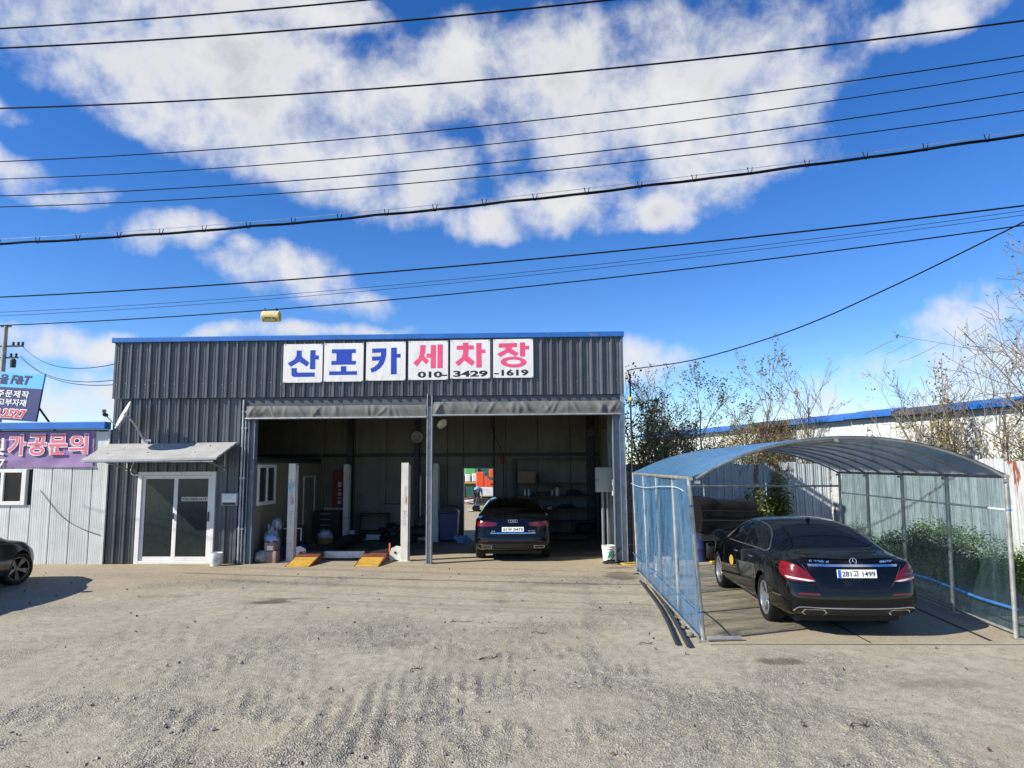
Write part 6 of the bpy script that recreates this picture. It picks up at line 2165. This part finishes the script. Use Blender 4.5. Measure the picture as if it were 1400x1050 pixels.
def tree(label, x, y, h, seed, lean=(0, 0), spread=.5, leaves=0.3, leaf='leaf_autumn', trunk_r=.05, stems=1, leaf_size=.07, top_only=True, bark='bark', kind='tree', fork=.28, group=None, low=0.0, twig=5):
    rnd = random.Random(seed)
    root = empty('tree' if kind == 'tree' else 'shrub', (x, y, 0), 0, label, kind, group)
    tr, br = MB(), MB()
    tips = []

    def grow_(p, d, l, r_, lev):
        pts, rs = [p.copy()], [r_]
        n = 5 if lev == 0 else 4
        q, dd = p.copy(), d.copy()
        for k in range(n):
            dd = (dd + Vector((rnd.gauss(0, .10), rnd.gauss(0, .10), rnd.gauss(.03, .06)))).normalized()
            q = q + dd * (l / n)
            if x + q.x < 2.85 and x < 5:
                q.x = 2.85 - x
                dd.x = abs(dd.x) + .15
            pts.append(q.copy()); rs.append(max(.006, r_ * (1 - .62 * (k + 1) / n)))
        (tr if lev == 0 else br).tube(pts, rs, 6 if lev == 0 else 4, caps=False)
        if lev >= 3 or l < .28:
            tips.append((pts[-1], lev)); tips.append((pts[-2], lev))
            return
        nb_ = twig + rnd.randint(0, 2) if lev == 0 else rnd.randint(3, 5)
        for k in range(nb_):
            t_ = fork + (1 - fork) * (k + rnd.random()) / nb_ if lev == 0 else .25 + .75 * (k + rnd.random()) / nb_
            f_ = min(n - 1e-3, t_ * n)
            i = int(f_)
            b = pts[i].lerp(pts[i + 1], f_ - i)
            dr_ = (pts[i + 1] - pts[i]).normalized()
            a = rnd.uniform(0, 2 * PI)
            pv = dr_.orthogonal().normalized()
            pv.rotate(Matrix.Rotation(a, 3, dr_))
            nd = (dr_ * (1 - spread) + pv * spread + Vector((0, 0, .15))).normalized()
            grow_(b, nd, l * rnd.uniform(.42, .62) * (1.05 - .45 * t_ if lev == 0 else 1), rs[i] * .58, lev + 1)
        tips.append((pts[-1], lev))

    for s_ in range(stems):
        a = rnd.uniform(0, 6.28)
        off_ = Vector((math.cos(a), math.sin(a), 0)) * (.12 if stems > 1 else 0)
        d = Vector((lean[0] + rnd.gauss(0, .07) * (stems > 1), lean[1] + rnd.gauss(0, .05), 1)).normalized()
        grow_(off_, d, h * rnd.uniform(.80, 1.0) * (.88 if stems > 1 else .92), trunk_r, 0)
    tr.build('trunk', bark, root, smooth=60, fix=False)
    br.build('branches', bark, root, smooth=60, fix=False)
    zmax = max(p.z for p, _ in tips)
    sel = []
    for p, lv in tips:
        w_ = leaves * (1.6 * (p.z / zmax) ** 2 if top_only else 1.0) + (low if p.z < zmax * .5 else 0)
        if rnd.random() < w_: sel.append(p)
    if sel: leaf_cloud('crown', [tuple(p) for p in sel], leaf_size, leaf, root, seed, per=7)
    return root


tree('dense leafy young tree at the right corner of the garage', 3.7, 19.2, 4.0, 1, spread=.35, leaves=.32, leaf='leaf_autumn', top_only=False, stems=3, leaf_size=.085, trunk_r=.035)
tree('thin tree with dark green leaves beside the corner tree', 4.2, 20.0, 3.6, 2, spread=.4, leaves=.28, leaf='leaf_green', top_only=False, stems=2, trunk_r=.03, leaf_size=.08)
tree('slender tree with few leaves, second from the garage corner', 5.0, 23.5, 4.7, 3, spread=.42, leaves=.30, leaf='leaf_green', stems=3, trunk_r=.035)
tree('slender upright tree with pale green leaf tufts at its top', 6.5, 24, 5.45, 4, spread=.45, leaves=.55, leaf='leaf_green', trunk_r=.055, leaf_size=.09)
tree('thin leaning tree with sparse leaves left of the dead ivy', 8.9, 25.5, 5.3, 5, spread=.42, leaves=.35, leaf='leaf_green', trunk_r=.05, stems=2, leaf_size=.085, bark='bark_pale')
tree('bare branching tree standing right of the dead ivy', 10.3, 25.8, 5.6, 6, spread=.42, leaves=.10, trunk_r=.06, bark='bark_pale', twig=8)
tree('bare fan shaped tree with an ivy clad foot above the carport', 11.75, 19.3, 4.9, 7, spread=.5, leaves=.05, trunk_r=.05, stems=2, bark='bark_pale', twig=7)
tree('thin bare tree with a straight pale stem near the right edge', 12.7, 18.4, 5.0, 8, spread=.46, leaves=.08, trunk_r=.045, stems=2, bark='bark_pale', twig=7)
tree('wide bare tree reaching in from the right edge', 12.9, 16.3, 7.4, 9, lean=(-.07, 0), spread=.58, leaves=.10, leaf='leaf_green', trunk_r=.06, stems=3, bark='bark_pale', twig=9)
for i, (x, y, h, sd, lv) in enumerate(((4.5, 21.8, 3.3, 21, .35), (5.6, 22.3, 3.2, 22, .3), (6.2, 22.8, 3.0, 23, .4), (7.4, 23.4, 3.2, 24, .35), (8.3, 24.5, 3.4, 25, .25), (9.6, 23.0, 3.0, 26, .2), (12.2, 20.3, 3.6, 27, .3), (12.9, 17.4, 3.4, 28, .25))):
    tree(('twiggy shrub nearest the garage corner behind the fence', 'twiggy shrub behind the left half of the carport roof', 'low leafy shrub below the pale tufted tree', 'tangled shrub before the white warehouse wall', 'thin shrub just left of the dead ivy', 'thin bare shrub just right of the dead ivy', 'loose shrub with yellow leaves beside the fan shaped tree', 'loose bare shrub against the white wall near the right edge')[i],
         x, y, h, sd, spread=.5, leaves=lv, leaf='leaf_autumn', top_only=False, stems=4, trunk_r=.02, leaf_size=.06, kind='shrub', group='shrubs behind the fence')


def mass(name, label, cat, loc, shape, n, size, material, seed, group=None, kind=None, woody=True):
    """loose heap of leaves: shape(rs) gives points"""
    root = empty(name, loc, 0, label, cat, group)
    rs = np.random.RandomState(seed)
    P = shape(rs, n)
    leaf_cloud('foliage', P, size, material, root, seed, per=4)
    if woody:
        mb = MB()
        for k in range(22):
            p = P[rs.randint(len(P))]
            mb.tube(catmull([(p[0] * .3, p[1] * .3, 0), (p[0] * .7 + rs.normal(0, .05), p[1] * .7, p[2] * .55), tuple(p)], 3), .007, 4, caps=False)
        mb.build('stems', 'twig_brown', root, fix=False)
    if kind: root['kind'] = kind
    return root


def dome(rxx, ryy, rzz):
    def f(rs, n):
        d = rs.normal(0, 1, (n, 3)); d /= np.linalg.norm(d, axis=1)[:, None]
        k = rs.rand(n) ** .33
        lump = 1 + .28 * np.sin(d[:, 0] * 5 + 1) * np.cos(d[:, 1] * 4) + .18 * np.sin(d[:, 2] * 9)
        P = d * (k * lump)[:, None] * np.array([rxx, ryy, rzz])
        P[:, 2] = np.abs(P[:, 2])
        return P
    return f


mass('hedge_bush', 'yellow green bush behind the roof of the black saloon', 'bush', (6.05, 18.0, 0), dome(.75, .5, 1.32), 2600, .07, 'leaf_bush', 31)
mass('ivy_column', 'green ivy climbing the sheet fence behind the carport', 'ivy', (7.25, 19.45, 0), dome(.38, .18, 2.0), 900, .085, 'leaf_bush', 32)
mass('ivy_column', 'green and yellow ivy around the foot of the fan shaped tree', 'ivy', (11.75, 19.2, 0), dome(.55, .4, 4.1), 900, .085, 'leaf_autumn', 33)
mass('ivy_column', 'small tuft of green ivy rising above the carport crown', 'ivy', (10.5, 20.6, 0), dome(.16, .14, 3.4), 260, .08, 'leaf_green', 34)
mass('dead_ivy', 'brown mat of dead ivy hanging from the warehouse eave', 'ivy', (10.25, 27.6, 1.7), lambda rs, n: np.stack([rs.uniform(-.32, .32, n), rs.uniform(-1.1, 1.1, n) * 1 + rs.normal(0, .06, n), rs.uniform(.2, 2.2, n)], 1) @ np.array([[1, 0, 0], [-.28, .96, 0], [0, 0, 1]]), 2600, .07, 'leaf_brown', 35)
mass('corner_bush', 'tangle of yellow and green creeper at the garage corner', 'bush', (3.5, 18.2, 0), dome(.42, .5, 2.7), 480, .075, 'leaf_autumn', 36)


def weeds(rs, n):
    y = rs.uniform(9.0, 18.5, n)
    cx = 9.35 - (y - 13) * .10
    x = cx + rs.normal(0, .62, n)
    x = np.maximum(x, 6.75 + (y - 9.42) * .118)
    top = .85 * (1.15 - .35 * np.abs(x - cx - .5)).clip(.15) * (.75 + .35 * np.sin(y * 1.7) + .2 * np.sin(y * 4.1 + x * 3))
    return np.stack([x, y, rs.rand(n) ** .6 * top.clip(.08)], 1)


wd = mass('weeds', 'bank of green weeds between the right film and the fence', 'weeds', (0, 0, 0), weeds, 11000, .045, 'leaf_weed', 37, woody=False)
for ch in [c for c in bpy.data.objects if c.parent == wd]: ch['kind'] = 'stuff'
wd['kind'] = 'stuff'

# tarp covered trailer behind the carport
tt = empty('tarp_trailer', (5.05, 17.5, 0), R(4), 'flatbed trailer loaded under a black tarp behind the carport', 'trailer')
P = []
for j in range(15):
    v_ = j / 14
    row = []
    for i in range(25):
        u = i / 24
        a = 2 * u - 1
        zt = 1.42 + .05 * mnoise.noise((u * 3, 0, 5)) + (.06 if u < .3 else 0)
        if v_ < .3:
            yy, z = -.72 + (v_ - .3) / .3 * -1.2 if False else .72 - 1.44 * (v_ / .3), zt - .04 * abs(1 - v_ / .15) ** 2
        else:
            yy, z = -.72 - .05 * math.sin(6 * u + v_ * 3) * (v_ - .3), zt - .04 - (v_ - .3) / .7 * .74
        row.append((a * .68 * (1 + .03 * math.sin(v_ * 7 + u * 3)), yy + .03 * mnoise.noise((u * 5, v_ * 4, 2)), z))
    P.append(row)
mb = MB(); mb.grid(P)
for i_ in (0, -1):
    side = [(r_[i_]) for r_ in P]
    mb.grid([side, [(q_[0] * 1.01, max(q_[1], .0) if k < 5 else q_[1] + .3, .68) for k, q_ in enumerate(side)]])
mb.build('tarp', 'tarp_black', tt, smooth=60, fix=False)
mb = MB(); mb.box(-.70, .70, -.68, .68, .52, .66); mb.build('bed', 'dark_steel', tt, bevel=.01)
mb = MB(); mb.box(-.69, .69, -.74, -.70, .50, .56); mb.tube([(-.7, -.79, .98), (.7, -.79, .95)], .012, 6); mb.tube([(-.7, -.78, 1.2), (.7, -.79, 1.17)], .008, 6); mb.build('lashing_rail', 'dark_steel', tt)
for sx in (-.45, .45):
    mb = MB(); mb.lathe([(0, -.09), (.16, -.09), (.27, -.10), (.29, -.06), (.29, .06), (.27, .1), (.16, .09), (0, .09)], 24, Matrix.Translation((sx, -.4, .29)) @ Matrix.Rotation(R(90), 4, 'Y')); mb.build('wheel', 'black_rubber', tt, smooth=40)
mb = MB(); mb.box(.20, .42, -.66, -.55, .22, .5); mb.build('tool_box', 'box_grey', tt, bevel=.01)
t = empty('oil_drum', (4.42, 17.0, 0), 0, 'dark blue drum standing left of the tarp covered trailer', 'drum')
MB().lathe([(.16, 0), (.165, .02), (.16, .03), (.16, .3), (.168, .31), (.16, .33), (.16, .6), (.165, .62), (.15, .63), (0, .63)], 22).build('barrel', 'blue_plastic', t, smooth=40)
t = empty('plank', (4.95, 16.6, .03), R(8), 'yellow plank lying on the ground before the trailer', 'plank')
mb = MB(); mb.box(-.4, .35, -.06, .06, 0, .03); mb.build('board', 'yellow_hose', t)
t = empty('white_canister', (3.05, 14.6, 0), 0, 'white plastic canister standing behind the left carport film', 'canister')
mb = MB(); mb.box(-.17, .17, -.12, .12, 0, .42); mb.build('body', 'white_plastic', t, bevel=.03)
mb = MB(); mb.lathe([(.03, .42), (.035, .45), (.03, .48), (0, .48)], 12); mb.tube([(-.1, 0, .42), (-.1, 0, .50), (.0, 0, .52)], .015, 6); mb.build('cap', 'blue_plastic', t)

# ------------------------------------------------------------------ yard behind the back doorway
t = empty('excavator', (-1.45, 42.5, 0), 0, 'red orange digger with a white base seen through the back doorway', 'digger')
mb = MB(); mb.box(-.75, .9, -.6, .6, .08, .45); mb.build('track', 'dark_steel', t, bevel=.08)
mb = MB(); mb.box(-.55, .9, -.6, .6, .5, 1.05); mb.build('base', 'white_paint', t, bevel=.06)
mb = MB(); mb.box(-.72, -.25, -.5, .1, .98, 1.95); mb.build('cab', 'red_orange', t, bevel=.05)
mb = MB(); mb.prism([(-.2, .95), (.2, 1.25), (.75, 1.30), (.78, 1.48), (.15, 1.45), (-.1, 1.7), (-.2, 1.65)], lambda a, b, d: (a, d, b), -.5, -.25); mb.build('boom', 'red_orange', t, bevel=.02)
mb = MB(); mb.box(.05, .45, -.4, .1, 1.62, 2.1); mb.box(.5, .8, -.4, .1, 1.75, 2.2); mb.build('counterweight', 'red_orange', t, bevel=.05)
mb = MB(); mb.tube([(-.1, -.55, 1.2), (.7, -.6, .95)], .05, 8); mb.build('ram', 'red_orange', t, smooth=40)
t = empty('skip_container', (-2.75, 50, 0), 0, 'green skip container far behind the back doorway', 'container')
mb = MB(); mb.box(-.6, .15, 0, 1.5, 1.62, 2.3); mb.build('bin', 'green_paint', t, bevel=.03)
mb = MB(); mb.box(.25, 1.6, .2, 1.4, 1.3, 2.25); mb.build('side_bin', 'green_net', t, bevel=.03)
mb = MB(); mb.box(-.7, 1.6, .3, 1.3, .0, 1.6); mb.build('stand', 'dark_steel', t)
t = empty('white_tank', (-2.45, 48, 0), 0, 'pale tanks on a stand far behind the back doorway', 'tank')
mb = MB(); mb.box(-.75, -.4, 0, .8, 1.25, 1.75); mb.box(-.3, .35, 0, .8, 1.25, 1.8); mb.build('tank', 'white_paint', t, bevel=.05)
mb = MB(); mb.box(-.8, .5, -.05, .85, 1.14, 1.24); mb.build('shelf', 'yellow_hose', t)
mb = MB()
for sx in (-.75, .4): mb.box(sx - .05, sx + .05, 0, .1, 0, 1.13)
mb.build('leg', 'dark_steel', t)
t = empty('green_screen', (-2.65, 45, 0), 0, 'dark green net screen behind the bending worker', 'screen')
mb = MB(); mb.box(-.35, .35, -.01, .01, .30, 1.02); mb.build('net', 'green_net', t)
mb = MB(); mb.box(-.4, -.36, -.03, .03, 0, 1.1); mb.box(.36, .4, -.03, .03, 0, 1.1); mb.build('post', 'dark_steel', t)
t = empty('scrap_heap', (-2.6, 43, 0), 0, 'heap of pale timber scraps on the ground behind the doorway', 'scrap')
rnd = random.Random(9)
for k in range(12):
    mb = MB(); mb.box(-.4, .4, -.04, .04, 0, .05, Matrix.Translation((rnd.uniform(-.3, .5), rnd.uniform(-.3, .3), .04 + .028 * k)) @ Matrix.Rotation(rnd.uniform(-.6, .6), 4, 'Z') @ Matrix.Rotation(rnd.uniform(-.15, .15), 4, 'Y'))
    mb.build('scrap_board', ('cardboard', 'white_paint', 'red_paint')[k % 3], t)
t = empty('blue_drum', (-1.95, 38.5, 0), 0, 'blue drum lying on the gravel behind the doorway', 'drum')
mb = MB(); mb.lathe([(0, -.16), (.12, -.16), (.12, .16), (0, .16)], 18, Matrix.Translation((0, 0, .12)) @ Matrix.Rotation(R(80), 4, 'Y')); mb.build('barrel', 'blue_plastic', t, smooth=40)
t = empty('ground_sheet', (-2.0, 36.5, .02), .3, 'pale yellow sheet spread on the gravel behind the doorway', 'sheet')
mb = MB(); mb.grid([[(-.35 + .07 * i, -.5 + .1 * j, .03 * mnoise.noise((i * .5, j * .5, 1)) + .03) for i in range(11)] for j in range(11)]); mb.build('sheet', 'cream_plastic', t, smooth=60)

# the worker, bending forward with both arms down


def figure(label, loc, rz):
    root = empty('person', loc, rz, label, 'person')
    J = dict(pel=((0, 0, .86), .135), spi=((0, -.18, 1.0), .13), che=((0, -.40, 1.0), .15), nek=((0, -.54, .92), .06), hea=((0, -.64, .86), .10), top=((0, -.70, .80), .085),
             shl=((-.18, -.43, .97), .065), ell=((-.21, -.47, .70), .045), wrl=((-.17, -.55, .48), .035), hal=((-.16, -.57, .40), .03),
             shr=((.18, -.43, .97), .065), elr=((.21, -.45, .70), .045), wrr=((.17, -.52, .47), .035), har=((.16, -.53, .39), .03),
             hil=((-.10, .0, .82), .10), knl=((-.13, -.05, .47), .062), anl=((-.14, .02, .09), .045), tol=((-.15, -.14, .035), .04),
             hir=((.10, .0, .82), .10), knr=((.13, -.04, .47), .062), anr=((.14, .03, .09), .045), tor=((.15, -.13, .035), .04))
    E = 'pel-spi spi-che che-nek nek-hea hea-top che-shl shl-ell ell-wrl wrl-hal che-shr shr-elr elr-wrr wrr-har pel-hil hil-knl knl-anl anl-tol pel-hir hir-knr knr-anr anr-tor'.split()

    def skin_part(name, keys, edges, material, grow_k=1.0, parent=root):
        me = bpy.data.meshes.new(name)
        me.from_pydata([J[k][0] for k in keys], [tuple(keys.index(q) for q in e.split('-')) for e in edges], [])
        o = bpy.data.objects.new(name, me); COL.objects.link(o)
        s = o.modifiers.new('s', 'SKIN')
        for i, k in enumerate(keys): me.skin_vertices[0].data[i].radius = (J[k][1] * grow_k,) * 2
        me.skin_vertices[0].data[0].use_root = True
        u = o.modifiers.new('u', 'SUBSURF'); u.levels = u.render_levels = 2
        m2 = bpy.data.meshes.new_from_object(o.evaluated_get(bpy.context.evaluated_depsgraph_get()))
        bpy.data.objects.remove(o)
        return link(name, m2, material, parent, smooth=180)
    skin_part('body', list(J), E, 'skin')
    skin_part('trousers', ['pel', 'hil', 'knl', 'anl', 'hir', 'knr', 'anr'], ['pel-hil', 'hil-knl', 'knl-anl', 'pel-hir', 'hir-knr', 'knr-anr'], 'cloth_dark', 1.16)
    skin_part('jacket', ['spi', 'pel', 'che', 'shl', 'ell', 'shr', 'elr'], ['pel-spi', 'spi-che', 'che-shl', 'shl-ell', 'che-shr', 'shr-elr'], 'cloth_blue', 1.14)
    skin_part('hair', ['hea', 'top'], ['hea-top'], 'cloth_dark', 1.06)
    return root


figure('person in a blue top and dark trousers bending down behind the doorway', (-2.08, 41.0, 0), R(170))

# ------------------------------------------------------------------ small debris on the forecourt
for i, (x, y, a, l, lab) in enumerate(((-.75, 10.6, .1, .36, 'thin dark twig lying on the forecourt, the nearest to the garage'), (.35, 9.9, -.2, .22, 'short bent twig on the forecourt in front of the middle post'), (-.3, 8.65, .5, .25, 'dry twig with a leaf lying among the tyre ridges'), (-1.1, 8.2, 1.1, .2, 'curled yellowish twig beside the tyre ridges'), (1.7, 9.3, .2, .2, 'small dark twig left of the two long pipes'), (3.0, 6.4, .3, .2, 'curled dry leaf stalk on the right foreground gravel'))):
    mb = MB()
    mb.tube(catmull([(-l / 2, 0, .012), (-l / 5, .03, .02), (l / 6, -.02, .014), (l / 2, .02, .02)], 4), [.006 - .0002 * k for k in range(13)], 5)
    mb.tube([(l / 6, -.02, .014), (l / 4, .08, .03)], .004, 5)
    o = mb.build('twig', 'twig_brown', None, smooth=60)
    o.location = (x, y, gz(x, y)); o.rotation_euler = (0, 0, a)
    tag(o, lab, 'twig', 'twigs on the forecourt')
rnd = random.Random(77)
pts = []
for k in range(150):
    y = rnd.uniform(5.6, 16)
    x = rnd.uniform(-.7 * y, min(2.0, .7 * y) if y > 9 else .7 * y)
    pts.append((x, y, gz(x, y) + .014))
lo = leaf_cloud('fallen_leaves', pts, .045, 'leaf_brown', None, 5)
tag(lo, 'scattered dry brown leaves on the forecourt', 'leaves', kind='stuff')
